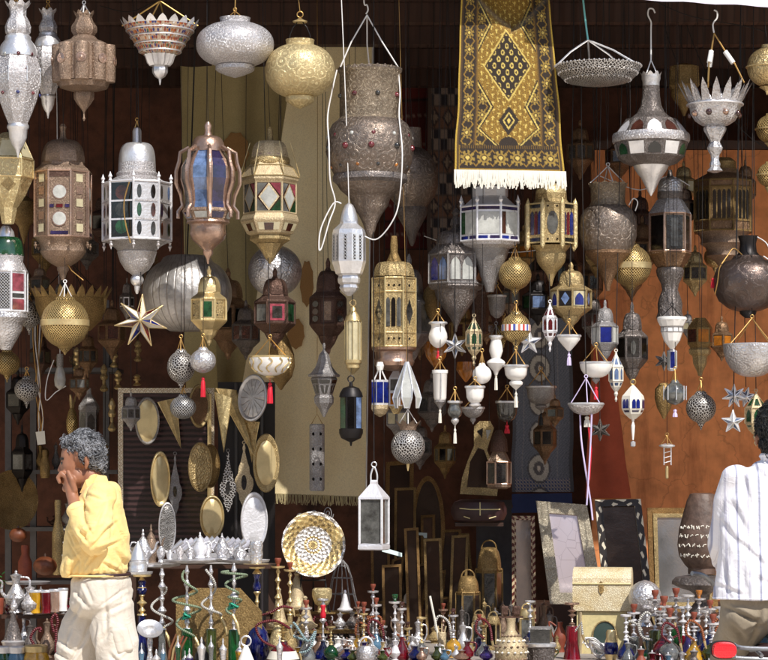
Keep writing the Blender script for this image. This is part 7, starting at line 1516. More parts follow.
ewer('slim silver pot beside the silver cone tagine', 24, 612, 656, 5, 'silver_ham', -.15); t = T('plant_tuft', 'tuft of green leaves poking in at the left edge', 'plant', 0, 600, -.2, LT); mb = MB()
for i in range(26):
    a = rE.uniform(0, 6.3); r = rE.uniform(2, 11); c = Vector(t.p(-2 + r * math.cos(a), 580 + rE.uniform(-9, 9), r * math.sin(a))); d = Vector((math.cos(a), math.sin(a), rE.uniform(-.3, .8))).normalized(); w = d.cross(Vector((0, 0, 1))).normalized(); L_ = 4 * t.s
    o = len(mb.v); mb.v += [tuple(c - d * L_), tuple(c + w * L_ * .4), tuple(c + d * L_), tuple(c - w * L_ * .4)]; mb.face((o, o + 1, o + 2, o + 3))
t.put(mb, 'leaves', plain('green leaf', (52, 120, 50), .5, 0, .4, 30)); t.tube('stem', [(-2, 600), (-3, 590), (-2, 578)], .8, 'v_green'); t.L('pot', 16, [(5, 598), (6, 598), (5, 614), (1, 614)], 'clay', cx=-2)

# dark cabinet added to hide the sunlit wall under the mirrors on the right
t = T('added_cabinet', 'long low dark cabinet added under the leaning mirrors to hide the sunlit wall', 'cabinet', 640, 640, 1.53); mb = MB(); mb.box(-105 * t.s, 130 * t.s, 0, 36 * t.s, -110 * t.s, 38 * t.s); t.put(mb, 'carcass', 'wood')
for q in range(4): t.slab('door', [(540 + q * 57, 606, -1), (592 + q * 57, 606, -1), (592 + q * 57, 745, -1), (540 + q * 57, 745, -1)], .9, 'wood')

# ================================================================== packed huddles and dim lanterns deep in the shop
rX = random.Random(21)
for i in range(26):
    x = rX.uniform(298, 400); Y = rX.uniform(-.36, .3); w = rX.uniform(4.5, 7.5); h = rX.uniform(14, 26); b = PYH + .9 / S(Y)
    ewer('small shiny pot packed in the huddle of pots at the front edge', x, b - h, b, w, rX.choice(['silver_ham', 'silver_smooth', 'silver', 'pewter', 'silver_pale', 'copper_shine']), Y, rX.random() < .4, rX.random() < .35)
for i, (x, y0, w, vm, bw, hm, Y) in enumerate(((634, 604, 11, 'v_clear', 'clay', 'hose_white', -.3), (647, 606, 10, 'v_green', None, None, -.1), (660, 602, 11, 'v_violet', 'clay', None, -.05), (670, 608, 12, 'v_clear', 'clay', 'hose_red', -.56), (683, 606, 11, 'v_red', None, None, -.1), (694, 612, 11, 'v_gold', 'clay', 'orange', -.58), (706, 610, 10, 'v_violet', None, None, -.1), (713, 614, 12, 'v_olive', 'clay', None, -.6), (626, 614, 9, 'v_blue', None, None, -.5))):
    b = 660 + rX.uniform(-2, 6); hs = [(0, b - 22, -4), (-9, b - 30, -8), (-6, b - 42, -10), (5, b - 36, -10), (9, b - 22, -10)] if hm else None
    pipe('water pipe squeezed into the crowd below the leaning mirrors', x, y0, b, w, vm, Y, rX.choice(['silver_ham', 'silver_smooth', 'silver_pale']), hs, hm or 'hose_white', bw, (b - y0) * .45, vase=rX.choice(['tube', 'bell', 'onion']))
for i in range(12):
    x = rX.uniform(622, 722); Y = rX.uniform(-.9, -.62); b = zb(Y) ; w = rX.uniform(5, 8); h = rX.uniform(50, 66)
    ewer('tall glinting pot on the front bench at the feet of the crowd of pipes', x, b - h, b, w, rX.choice(['silver_ham', 'v_violet', 'v_blue', 'silver_smooth', 'v_red', 'silver_pale', 'v_clear']), Y, False, False, 'silver_smooth')
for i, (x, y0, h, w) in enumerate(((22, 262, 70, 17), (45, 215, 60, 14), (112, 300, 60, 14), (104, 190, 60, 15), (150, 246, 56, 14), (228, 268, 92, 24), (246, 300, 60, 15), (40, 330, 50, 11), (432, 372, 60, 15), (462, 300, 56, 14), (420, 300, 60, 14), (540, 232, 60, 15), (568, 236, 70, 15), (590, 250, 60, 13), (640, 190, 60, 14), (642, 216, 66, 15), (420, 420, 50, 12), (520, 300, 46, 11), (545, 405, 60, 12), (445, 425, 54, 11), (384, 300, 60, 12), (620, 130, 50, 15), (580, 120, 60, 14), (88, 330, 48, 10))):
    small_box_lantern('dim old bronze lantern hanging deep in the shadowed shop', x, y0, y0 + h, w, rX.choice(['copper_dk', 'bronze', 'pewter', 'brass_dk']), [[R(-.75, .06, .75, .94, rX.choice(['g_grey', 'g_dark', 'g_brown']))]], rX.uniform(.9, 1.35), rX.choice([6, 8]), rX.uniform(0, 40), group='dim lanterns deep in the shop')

for i in range(18):
    x = rX.uniform(398, 560); Y = rX.uniform(.6, 1.0); b = PYH + .9 / S(Y); h = rX.uniform(16, 46); w = rX.uniform(4, 7)
    ewer('dim brassware crowded at the dark back of the wide table', x, b - h, b, w, rX.choice(['brass_dk', 'brass', 'pewter', 'copper', 'tin', 'copper_dk']), Y, rX.random() < .5, rX.random() < .3)
for i in range(20):
    sh = rX.choice((368, 470, 527, 580)); x = rX.uniform(12, 112); w = rX.uniform(3.5, 7); h = rX.uniform(12, 30); t = ewer('dim little brass vessel on a board of the grey rack', x, sh - h - .4, sh - .4, w, rX.choice(['brass_dk', 'brass', 'copper', 'tin', 'copper_dk']), 1.9 + rX.uniform(-.02, .15), rX.random() < .4, rX.random() < .3)
for i in range(14):
    x = rX.uniform(416, 560); Y = rX.uniform(-.3, .5); b = PYH + .9 / S(Y); h = rX.uniform(9, 22); w = rX.uniform(3, 5.5)
    ewer('little glinting pot scattered on the pale cloth between the brass lanterns', x, b - h, b, w, rX.choice(['silver_ham', 'brass', 'silver_smooth', 'pewter', 'v_blue', 'v_red', 'copper']), Y, rX.random() < .4, rX.random() < .3)

for i, P in enumerate(([(676, -10), (700, 60), (742, 130), (790, 160)], [(640, -6), (690, 16), (760, 30), (800, 52)], [(660, 10), (676, 60), (700, 96), (706, 150)], [(600, 176), (640, 190), (668, 176), (690, 186)], [(100, 6), (128, 12), (150, 4), (170, -8)], [(424, 236), (470, 250), (520, 252), (560, 246)])):
    t = T('cable', ('dark cable drooping from the ceiling past the chalice lamp', 'dark cable slung under the awning at the top right corner', 'thin dark cable falling behind the chalice lamp', 'pale flex drooping above the dark brown pot', 'dark cord looped above the copper drum lantern', 'pale line stretched behind the large dark onion domed lantern')[i], 'cable', P[0][0], P[0][1], (.5, .2, .6, .5, .1, .6)[i])
    t.tube('flex', [(x, y, 0) for x, y in P], .5, 'cord_white' if i in (3, 5, 6) else 'cord_dark')

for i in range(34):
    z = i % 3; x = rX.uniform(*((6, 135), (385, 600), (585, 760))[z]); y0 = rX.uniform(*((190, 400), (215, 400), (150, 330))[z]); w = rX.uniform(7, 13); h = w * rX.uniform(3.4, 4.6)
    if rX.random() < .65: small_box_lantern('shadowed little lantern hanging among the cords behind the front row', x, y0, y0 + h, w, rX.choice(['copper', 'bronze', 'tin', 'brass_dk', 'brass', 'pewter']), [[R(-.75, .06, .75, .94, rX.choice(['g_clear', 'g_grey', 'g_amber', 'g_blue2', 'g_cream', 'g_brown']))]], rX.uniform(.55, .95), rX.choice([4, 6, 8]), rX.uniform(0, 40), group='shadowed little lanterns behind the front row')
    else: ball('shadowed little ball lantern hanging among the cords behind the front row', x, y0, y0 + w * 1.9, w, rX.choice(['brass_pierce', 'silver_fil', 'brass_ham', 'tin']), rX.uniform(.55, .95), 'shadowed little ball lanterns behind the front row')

VM = ['v_clear', 'v_green', 'v_violet', 'v_red', 'v_blue', 'v_olive', 'v_gold', 'v_cyan']
for i in range(17):
    x = rX.uniform(294, 424) if i < 12 else rX.uniform(426, 560); Y = rX.uniform(-.4, .1); b = PYH + .9 / S(Y); y0 = b - rX.uniform(34, 60); w = rX.uniform(6.5, 9)
    hs = [(0, b - 18, -3), (-8, b - 26, -6), (-5, b - 38, -7), (5, b - 32, -7), (8, b - 16, -7)] if rX.random() < .45 else None
    pipe('small water pipe packed in the long front row of pipes and pots', x, y0, b, w, rX.choice(VM), Y, rX.choice(['silver_ham', 'silver_smooth', 'brass_smooth', 'copper_shine']), hs, rX.choice(['hose_white', 'hose_red', 'orange', 'hose_cyan']), rX.choice(['clay', 'clay', None, 'g_brown']), (b - y0) * .42, vase=rX.choice(['tube', 'bell', 'onion']))
for i in range(22):
    x = rX.uniform(292, 560); Y = rX.uniform(-.46, -.36); b = PYH + .9 / S(Y); w = rX.uniform(4.5, 8); h = rX.uniform(12, 22)
    ewer('squat little pot crowding the very front edge of the wide table', x, b - h, b, w, rX.choice(VM + ['silver_ham', 'silver_smooth', 'silver', 'brass_smooth', 'copper_shine']), Y, rX.random() < .3, rX.random() < .25, 'silver_smooth')
for i in range(12):
    x = rX.uniform(140, 292); Y = rX.uniform(-.95, -.78); b = zb(Y); w = rX.uniform(5, 9); h = b - rX.uniform(634, 652)
    ewer('tall glinting pot among the feet of the tall water pipes', x, b - h, b, w, rX.choice(VM + ['silver_ham', 'silver_smooth', 'brass']), Y, False, False, 'silver_smooth')
for i in range(12):
    x = rX.uniform(2, 70); Y = rX.uniform(-.25, .1); b = 613.5; w = rX.uniform(3.5, 6); h = rX.uniform(14, 30)
    ewer('little bright vessel crowded on the riser at the lower left', x, b - h, b, w, rX.choice(['silver_ham', 'silver', 'v_red', 'v_gold', 'copper_shine', 'silver_smooth', 'tin']), Y, rX.random() < .5, rX.random() < .4)

for i in range(9):
    x = 384 + i * 10.5 + rX.uniform(-3, 3); y1 = PYH + .9 / S(1.02) if i % 2 else PYH + (ZC - .862) / S(1.6 + .08 * i); h = rX.uniform(60, 115); w = rX.uniform(7, 11); sk = rX.uniform(-5, 5); Y = 1.02 if i % 2 else 1.6 + .08 * i
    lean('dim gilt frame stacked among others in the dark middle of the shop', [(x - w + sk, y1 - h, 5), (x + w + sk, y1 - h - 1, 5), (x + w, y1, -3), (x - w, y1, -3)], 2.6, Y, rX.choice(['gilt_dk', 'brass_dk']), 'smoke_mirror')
# ================================================================== people and the motorbike
from mathutils import noise as mnoise
def blobs(t, part, chains, mat, voxel=1.2, cut=None, wrinkle=None, smooth=3, parent=None, folds=None):
    """one continuous surface grown from chains of ellipsoids (px, py, dy, rx, ry, rz)"""
    V, F_ = [], []
    NU, NV = 20, 12
    unit = [(math.sin(PI * j / NV) * math.cos(2 * PI * i / NU), math.sin(PI * j / NV) * math.sin(2 * PI * i / NU), math.cos(PI * j / NV)) for j in range(1, NV) for i in range(NU)] + [(0, 0, 1), (0, 0, -1)]
    uf = [(j * NU + i, (j + 1) * NU + i, (j + 1) * NU + (i + 1) % NU, j * NU + (i + 1) % NU) for j in range(NV - 2) for i in range(NU)]
    uf += [(len(unit) - 2, i, (i + 1) % NU) for i in range(NU)] + [(len(unit) - 1, (NV - 2) * NU + (i + 1) % NU, (NV - 2) * NU + i) for i in range(NU)]
    for ch in chains:
        for a, b in (zip(ch, ch[1:]) if len(ch) > 1 else [(ch[0], ch[0])]):
            d = math.dist(a[:3], b[:3]); n = max(1, int(d / (.16 * min(min(a[3:]), min(b[3:])))))
            for i in range(n + 1):
                f = i / n; q = [a[k] + (b[k] - a[k]) * f for k in range(6)]; c = t.p(*q[:3]); o = len(V)
                V += [(c[0] + u * q[3] * t.s, c[1] + v * q[4] * t.s, c[2] + w * q[5] * t.s) for u, v, w in unit]
                F_ += [tuple(o + k for k in f4) for f4 in uf]
    me = bpy.data.meshes.new(part); me.from_pydata(V, [], F_); me.update()
    ob = bpy.data.objects.new(part, me); COL.objects.link(ob)
    md = ob.modifiers.new('Remesh', 'REMESH'); md.mode = 'VOXEL'; md.voxel_size = voxel * t.s; md.use_smooth_shade = True
    sm = ob.modifiers.new('Smooth', 'SMOOTH'); sm.iterations = smooth; sm.factor = .5
    dg = bpy.context.evaluated_depsgraph_get(); m2 = bpy.data.meshes.new_from_object(ob.evaluated_get(dg)); ob.modifiers.clear(); ob.data = m2; bpy.data.meshes.remove(me)
    bm = bmesh.new(); bm.from_mesh(m2)
    for (co, no) in (cut or []):
        r = bmesh.ops.bisect_plane(bm, geom=bm.verts[:] + bm.edges[:] + bm.faces[:], plane_co=t.p(*co), plane_no=no, clear_outer=True)
        ed = [e for e in r['geom_cut'] if isinstance(e, bmesh.types.BMEdge)]
        try: bmesh.ops.holes_fill(bm, edges=ed, sides=0)
        except Exception: pass
    if wrinkle:
        bm.normal_update()
        for v in bm.verts:
            o = 0
            for (sx, sy, sz, amp, off) in wrinkle:
                nz = mnoise.noise(Vector(((v.co.x + .45 * v.co.z) * sx + off, v.co.y * sy, (v.co.z - .35 * v.co.x) * sz))); o += amp * (.7 - 2.2 * abs(nz))
            if folds: o += folds(v.co)
            v.co += v.normal * o * t.s
    for f in bm.faces: f.smooth = True
    bm.to_mesh(m2); bm.free(); m2.materials.clear(); m2.materials.append(M[mat] if isinstance(mat, str) else mat)
    ob.parent = parent or t.e; m2.name = part; return ob
def creases(t, lines, amp, w):
    L_ = [(a, b, k * amp, w * (.8 + .5 * ((i * 37) % 10) / 10)) for i, (a, b, k) in enumerate(lines)]
    def f(co):
        x = co.x / t.s + t.cx; y = t.py - co.z / t.s; o = 0
        for a, b, am, ww in L_:
            dx, dy = b[0] - a[0], b[1] - a[1]; q = ((x - a[0]) * dx + (y - a[1]) * dy) / (dx * dx + dy * dy)
            if q < -.15 or q > 1.15: continue
            d = ((x - a[0]) * dy - (y - a[1]) * dx) / math.hypot(dx, dy)
            if abs(d) > 5 * ww: continue
            e = max(0, min(1, (q + .15) * 2.2)) * max(0, min(1, (1.15 - q) * 2.2)); o += am * e * (-math.exp(-(d / ww) ** 2) + .75 * math.exp(-((d - 2.1 * ww) / (1.3 * ww)) ** 2))
        return o
    return f
def cloth(name, a, b, stripes=None):
    k = NT(name); tc = k.add('ShaderNodeTexCoord')
    n = k.add('ShaderNodeTexNoise', Scale=7.0, Detail=5.0); k.link(tc.outputs['Object'], n.inputs['Vector']); f = k.add('ShaderNodeTexNoise', Scale=300.0, Detail=2.0); k.link(tc.outputs['Object'], f.inputs['Vector'])
    c = k.ramp(n.outputs[0], (.3, srgb(*a)), (.7, srgb(*b)))
    if stripes:
        sp = k.add('ShaderNodeSeparateXYZ'); k.link(tc.outputs['Object'], sp.inputs[0]); d = k.math('ADD', sp.outputs[0], k.math('MULTIPLY', n.outputs[0], .005))
        for (per, lo, col) in stripes:
            w = k.math('FRACT', k.math('MULTIPLY', d, 1 / per)); c = k.mix(k.math('MULTIPLY', k.math('LESS_THAN', w, lo), .75), c, srgb(*col))
    k.link(c, k.b.inputs['Base Color']); k.b.inputs['Roughness'].default_value = .9; k.b.inputs['Specular IOR Level'].default_value = .15; k.b.inputs['Sheen Weight'].default_value = .1
    w_ = k.add('ShaderNodeTexNoise', Scale=11.0, Detail=3.0, Distortion=1.8); k.link(tc.outputs['Object'], w_.inputs['Vector']); cr = k.math('ABSOLUTE', k.math('SUBTRACT', w_.outputs[0], .5)); k.bump(k.math('ADD', k.ramp(cr, (0, 1.0), (.3, 0.0)), k.math('MULTIPLY', f.outputs[0], .12)), .22, .012); return k.m
def skin(name, col):
    k = NT(name); tc = k.add('ShaderNodeTexCoord'); n = k.add('ShaderNodeTexNoise', Scale=22.0, Detail=6.0); k.link(tc.outputs['Object'], n.inputs['Vector']); c = srgb(*col)
    k.link(k.mix(1.0, c, k.ramp(n.outputs[0], (.3, (.75, .66, .6, 1)), (.65, (1, 1, 1, 1))), 'MULTIPLY'), k.b.inputs['Base Color']); k.b.inputs['Roughness'].default_value = .5
    k.b.inputs['Subsurface Weight'].default_value = .06; k.b.inputs['Subsurface Radius'].default_value = (.01, .004, .002); k.bump(n.outputs[0], .15, .004); return k.m
def hairm(name, a, b):
    k = NT(name); tc = k.add('ShaderNodeTexCoord'); n = k.add('ShaderNodeTexNoise', Scale=46.0, Detail=5.0, Distortion=2.2); k.link(tc.outputs['Object'], n.inputs['Vector']); n2 = k.add('ShaderNodeTexNoise', Scale=16.0, Detail=3.0); k.link(tc.outputs['Object'], n2.inputs['Vector'])
    k.link(k.ramp(k.math('ADD', k.math('MULTIPLY', n.outputs[0], .6), k.math('MULTIPLY', n2.outputs[0], .4)), (.4, srgb(*a)), (.58, srgb(*b))), k.b.inputs['Base Color']); k.b.inputs['Roughness'].default_value = .55; k.bump(n.outputs[0], .6, .01); return k.m
M['shirt_y'] = cloth('yellow shirt cloth', (238, 203, 132), (246, 216, 150)); M['trouser'] = cloth('pale cream trouser cloth', (198, 188, 174), (214, 205, 192)); M['skin'] = skin('tanned skin', (160, 112, 86)); M['hair_grey'] = hairm('grey curls', (26, 26, 29), (150, 151, 156))
M['hair_dk'] = hairm('dark hair', (10, 9, 10), (34, 30, 30)); M['khaki'] = cloth('khaki trouser cloth', (134, 122, 104), (154, 142, 124))
M['shirt_w'] = cloth('white striped shirt cloth', (226, 224, 230), (238, 236, 240), [(.04, .22, (190, 188, 204)), (.08, .09, (146, 150, 176)), (.08 / 3, .10, (206, 203, 214))])
WR = [(4, 4, 6, 1.5, 0), (3, 3, 11, 1.3, 3), (12, 12, 12, .45, 7)]
def strands(ob, t, n, ln, r, seed, back):
    """short locks laid over a head of hair, joined into the same mesh"""
    rs = random.Random(seed); me = ob.data; vs = [(v.co.copy(), v.normal.copy()) for v in me.vertices]; mb = MB(); b = Vector(back)
    for _ in range(n):
        p, no = rs.choice(vs); d = b + Vector((rs.gauss(0, .5), rs.gauss(0, .5), rs.gauss(0, .5))); d = (d - no * d.dot(no)); d = d.normalized() if d.length > 1e-6 else no
        l = ln * rs.uniform(.6, 1.3) * t.s; c = no.cross(d) * rs.uniform(-.5, .5)
        mb.tube([p - no * .4 * t.s, p + no * .9 * t.s + d * l * .4, p + no * 1.1 * t.s + (d + c) * l * .75, p + no * .1 * t.s + (d + c * 1.6) * l], [r * t.s, r * 1.1 * t.s, r * .8 * t.s, r * .2 * t.s], 4)
    bm = bmesh.new(); bm.from_mesh(me); tmp = bpy.data.meshes.new('locks'); tmp.from_pydata(mb.v, [], mb.f); bm.from_mesh(tmp)
    for f in bm.faces: f.smooth = True
    bm.to_mesh(me); bm.free(); bpy.data.meshes.remove(tmp)
# ---- walking man, facing left
t = T('person', 'grey haired man in a yellow shirt walking with his hand at his mouth', 'person', 96, 838, -1.3)
hd = [(83, 453, 0, 17.5, 15.5, 18.5)], [(72, 455, 0, 11, 12.5, 12), (71.5, 465, 0, 11, 12.5, 12), (72, 476, 0, 10, 11, 10)], [(70.5, 485, 0, 5.5, 8, 5.5), (78, 476, 0, 10, 12.2, 12)], [(66, 457, 0, 4, 9.5, 3)], [(62.5, 463, 0, 2, 2.2, 2), (60, 470, 0, 2.6, 2.8, 2.3), (62.5, 471.5, 0, 2.6, 4, 2)], [(67, 471, -7, 3.8, 3.5, 4)], [(67, 471, 7, 3.8, 3.5, 4)], [(64, 480, 0, 2.6, 5, 1.6)], [(64.5, 483, 0, 2.6, 4.5, 1.6)], [(66, 488.5, 0, 4, 5, 4)], [(90, 476, 0, 11, 11, 11), (96, 494, 0, 12, 14, 10)]
ears = [[(88.5, 458.5, s * 15.4, 3.0, 1.7, 3), (89, 463, s * 15.8, 2.5, 1.6, 2.8), (87.5, 467.5, s * 14.8, 1.7, 1.4, 2)] for s in (-1, 1)]
fore = [[(84, 516, -36, 8, 8, 8), (77, 501, -26, 6, 5.6, 6), (74.5, 494, -21, 5.4, 6.5, 5)], [(75, 496, -20, 6, 7.5, 6), (71.5, 481, -15, 6, 9.5, 6)]]
fing = []
for k_, dy in enumerate((-21, -16.6, -12.2, -8)):
    l = (1, 1.12, 1.05, .85)[k_]; fing.append([(69.5, 478, dy, 2.5, 2.3, 2.5), (65 - l, 474 - l, dy + .8, 2.3, 2.2, 2.3)]); fing.append([(65 - l, 474 - l, dy + .8, 2.3, 2.2, 2.3), (60.8 - l * .3, 477.5, dy + 2, 2.1, 2.1, 2.1)]); fing.append([(60.8 - l * .3, 477.5, dy + 2, 2.1, 2.1, 2.1), (62, 482, dy + 2.6, 1.9, 1.9, 1.9)])
thumb = [[(78, 490, -25, 3, 2.8, 3.2), (75, 479, -26.5, 2.6, 2.5, 2.8), (71, 472, -23, 2.2, 2.2, 2.4)]]
other = [[(102, 560, 47, 7, 7, 7), (88, 592, 44, 5.5, 5, 5.5), (84, 604, 43, 6, 4, 7)]] + [[(83 - i * 2.4, 609 - i * .8, 41 + i, 2.1, 2.1, 2.1), (82 - i * 2.8, 619 - i * 1.5, 40 + i, 1.8, 1.8, 1.8), (84 - i * 2.5, 626 - i * 2, 38 + i, 1.6, 1.6, 1.6)] for i in range(4)] + [[(88, 604, 38, 2.4, 2.4, 2.4), (90, 613, 35, 2, 2, 2)]]
bodyc = [[(98, 500, 0, 20, 34, 12), (96, 560, 0, 24, 30, 12), (100, 600, 0, 24, 32, 16)], [(112, 606, -8, 15, 17, 15), (119, 640, -16, 15, 14, 14), (127, 710, -18, 11, 11, 11), (138, 806, -19, 7, 7, 7), (140, 826, -19, 7, 7, 7)], [(92, 606, 14, 14, 15, 15), (78, 640, 17, 14, 14, 14), (66, 710, 18, 11, 11, 11), (56, 806, 18, 7, 7, 7), (52, 826, 18, 7, 7, 7)]]
blobs(t, 'body', list(hd) + ears + fore + fing + thumb + other + bodyc, 'skin', .85, smooth=4)
for s in (-1, 1):
    t.L('eye', 14, [(.3, 461.2), (1.9, 462.4), (2.1, 463.4), (1.6, 464.6), (.3, 465)], 'g_dark', cx=63.6, dy=s * 6.4); t.tube('eyebrow', [(61.6, 459.6, s * 3.5), (61.8, 458.4, s * 6), (64.5, 458.8, s * 10)], 1.2, 'hair_dk')
t.tube('moustache', [(64.5, 477.2, -6), (61.6, 475.8, -2.5), (61.6, 475.8, 2.5), (64.5, 477.2, 6)], 1.5, 'hair_dk')
hair = [[(84, 446, 0, 18.5, 16.8, 14.5), (93, 455, 0, 11.5, 15.6, 15)], [(71.5, 443, 0, 9.5, 12.5, 6.5), (84, 439, 0, 12, 12, 8)], [(83.5, 455, -13.6, 3, 3, 5)], [(83.5, 455, 13.6, 3, 3, 5)], [(97, 462, 0, 7, 12, 10)]]
hr = blobs(t, 'hair', hair, 'hair_grey', .9, wrinkle=[(60, 60, 60, 1.1, 0), (26, 26, 26, 1.2, 5)], smooth=1)
strands(hr, t, 1500, 5.5, .42, 4, (.8, 0, -.25))
sh = [[(100, 493, 0, 17, 34, 9), (99, 505, 0, 24, 40, 12), (97, 530, 0, 31, 41, 16), (96, 556, 0, 33.5, 40, 16), (96, 568, 0, 33, 38, 14)], [(78, 560, -2, 14, 32, 15), (71, 570, -2, 8.5, 28, 9)], [(106, 492, -34, 13, 14, 11), (104, 515, -44, 13.5, 12, 13), (100, 541, -47, 13.5, 11, 12)], [(100, 541, -47, 13, 11, 11), (90, 524, -40, 12.5, 10, 11), (82, 511, -33, 11, 10, 9)], [(104, 492, 34, 13, 14, 11), (106, 520, 46, 13, 11, 13), (102, 560, 47, 11, 10, 11)], [(97, 488, 0, 12, 15, 8), (95.5, 478, 0, 11.6, 13.5, 7)]]
cs = [((98, 546), (113, 530), 1), ((101, 550), (121, 541), 1.1), ((104, 537), (120, 521), .8), ((95, 541), (84, 527), .9), ((99, 533), (90, 518), .7), ((92, 522), (83, 531), .8), ((97, 528), (87, 539), .9), ((112, 489), (119, 512), .7), ((110, 505), (101, 527), .8), ((72, 540), (85, 561), .9), ((69, 525), (80, 546), .9), ((118, 549), (129, 566), 1), ((106, 561), (122, 571), 1), ((90, 567), (101, 552), .9), ((75, 569), (86, 555), .8), ((122, 505), (128, 532), .7), ((115, 515), (126, 542), .7), ((74, 513), (70, 535), .6), ((86, 498), (95, 512), .7), ((92, 494), (108, 500), .5)] + [((68 + i * 6.5, 575), (69 + i * 6.4 + (i % 3) * 1.5, 563 - (i % 2) * 5), .6) for i in range(10)]
blobs(t, 'shirt', sh, 'shirt_y', .95, folds=creases(t, cs, 1.9, 1.5), cut=[((96, 575, 0), (0, 0, -1)), ((97, 473, 0), (.35, 0, 1))], wrinkle=WR)
t.tube('shirt_hem', [(96 + 33.2 * math.cos(a), 574.6 + (1.2 if math.cos(a) < -.6 else 0), 38.5 * math.sin(a)) for a in [2 * PI * i / 40 for i in range(40)]], 1.2, 'shirt_y', closed=True)
for s in (-1, 1): t.slab('collar', [(99, 474, -13.6), (90, 491, -16.5), (81, 493, -11), (87, 480, -12.5)] if s < 0 else [(99, 474, 13), (90, 491, 15), (81, 493, 10), (87, 480, 12)], 1.2, 'shirt_y')
t.tube('cuff', [(82 + 9.5 * math.cos(a) * .9, 508 + 6 * math.cos(a) * -.5 + 0, -32 + 9.5 * math.sin(a)) for a in [2 * PI * i / 24 for i in range(24)]], 2.4, 'shirt_y', closed=True)
for i in range(4): t.L('shirt_button', 10, [(.2, 528 + i * 13), (1.1, 528.3 + i * 13), (1.1, 529.6 + i * 13), (.2, 530 + i * 13)], 'white', cx=66.2 - i * .9, dy=-12)
tr = [[(101, 582, 0, 29, 36, 12), (101, 602, 0, 31, 36, 18)], [(112, 606, -8, 23, 26, 18), (118, 640, -16, 22.5, 22, 18), (127, 710, -18, 18, 18, 18), (138, 800, -19, 14, 14, 14), (141, 822, -19, 14, 14, 8)], [(92, 606, 14, 22, 22, 18), (78, 640, 17, 22.5, 22, 18), (66, 710, 18, 18, 18, 18), (56, 800, 18, 14, 14, 14), (52, 822, 18, 15, 14, 8)]]
ct = [((128, 588), (106, 603), 1), ((131, 600), (108, 611), 1), ((94, 606), (78, 588), .9), ((97, 600), (90, 582), .8), ((108, 578), (111, 640), .8), ((76, 652), (58, 641), 1), ((72, 662), (54, 652), 1), ((120, 622), (104, 640), .8), ((96, 612), (84, 640), .9), ((100, 625), (98, 660), 1.2), ((134, 640), (118, 655), .8), ((138, 665), (112, 676), 1), ((70, 628), (62, 650), .8), ((85, 640), (66, 668), .9), ((122, 578), (126, 600), .6), ((84, 576), (80, 600), .7), ((113, 650), (130, 668), .8), ((88, 598), (70, 622), .8)]
blobs(t, 'trousers', tr, 'trouser', 1.1, folds=creases(t, ct, 2.2, 1.8), cut=[((101, 571, 0), (0, 0, 1))], wrinkle=[(4, 4, 3, 1.7, 2), (5, 5, 7, 1.4, 11), (14, 14, 9, .4, 4)])
t.tube('belt', [(101 + 28.6 * math.cos(a), 574, 36 * math.sin(a)) for a in [2 * PI * i / 40 for i in range(40)]], 1.6, 'leather', closed=True)
blobs(t, 'cargo_pocket', [[(124, 628, -31, 8, 7, 4), (129, 646, -31, 8, 7, 4)], [(119, 629, -32, 6, 7, 4), (124, 648, -32, 6, 7, 4)]], 'trouser', 1.1, smooth=6)
for x, s in ((136, -19), (48, 18)): blobs(t, 'shoe', [[(x + 6, 832, s, 9, 8, 6), (x - 14, 834, s, 8, 8.5, 4.6)]], 'leather', 1.2)
# ---- man seen from behind on the motorbike
t = T('person', 'dark haired man in a white striped shirt seen from behind on a motorbike', 'person', 776, 888, -2.6)
b2 = [[(780, 428, 2, 22, 23, 26), (780, 442, 4, 19, 20, 16)], [(779, 455, 2, 13, 13, 14), (777, 470, 0, 17, 15, 10)], [(757, 440, 2, 2, 3, 6)], [(803, 440, 2, 2, 3, 6)], [(780, 440, 22, 8, 6, 10), (780, 437, 27, 3, 3, 4)], [(776, 480, 0, 38, 18, 12), (774, 560, 0, 36, 22, 12), (774, 606, 0, 40, 26, 14)], [(754, 612, 8, 16, 16, 16), (741, 650, 66, 12, 12, 12), (734, 700, 92, 12, 12, 12), (730, 850, 90, 9, 9, 9), (730, 872, 88, 8, 8, 8)], [(796, 612, 8, 16, 16, 16), (811, 650, 66, 12, 12, 12), (818, 700, 92, 12, 12, 12), (822, 850, 90, 9, 9, 9), (822, 872, 88, 8, 8, 8)], [(733, 482, 4, 13, 13, 12), (726, 540, 24, 11, 11, 11), (732, 566, 70, 8, 8, 8), (736, 570, 96, 7, 7, 7)], [(820, 482, 4, 13, 13, 12), (828, 540, 24, 11, 11, 11), (822, 566, 70, 8, 8, 8), (818, 570, 96, 7, 7, 7)]]
for x0, sg in ((736, 1), (818, -1)):
    for i in range(4): b2.append([(x0 - sg * (4 - i * 3), 572, 100, 2.4, 2.6, 2.4), (x0 - sg * (4 - i * 3), 570, 110, 2.2, 2.6, 2.2), (x0 - sg * (4 - i * 3), 577, 113, 2, 2, 2)])
    b2.append([(x0 + sg * 7, 573, 98, 2.8, 3, 2.8), (x0 + sg * 8, 577, 106, 2.3, 2.6, 2.3)])
blobs(t, 'body', b2, 'skin', 1.5, smooth=2)
hr = blobs(t, 'hair', [[(780, 426, 0, 23.5, 24, 27), (780, 440, -5, 21.5, 19, 18)], [(780, 452, -8, 16, 10, 8)]], 'hair_dk', 1.2, wrinkle=[(60, 60, 60, 1.1, 0), (26, 26, 26, 1.2, 5)], smooth=1)
strands(hr, t, 1500, 6, .45, 8, (0, -.1, -1))
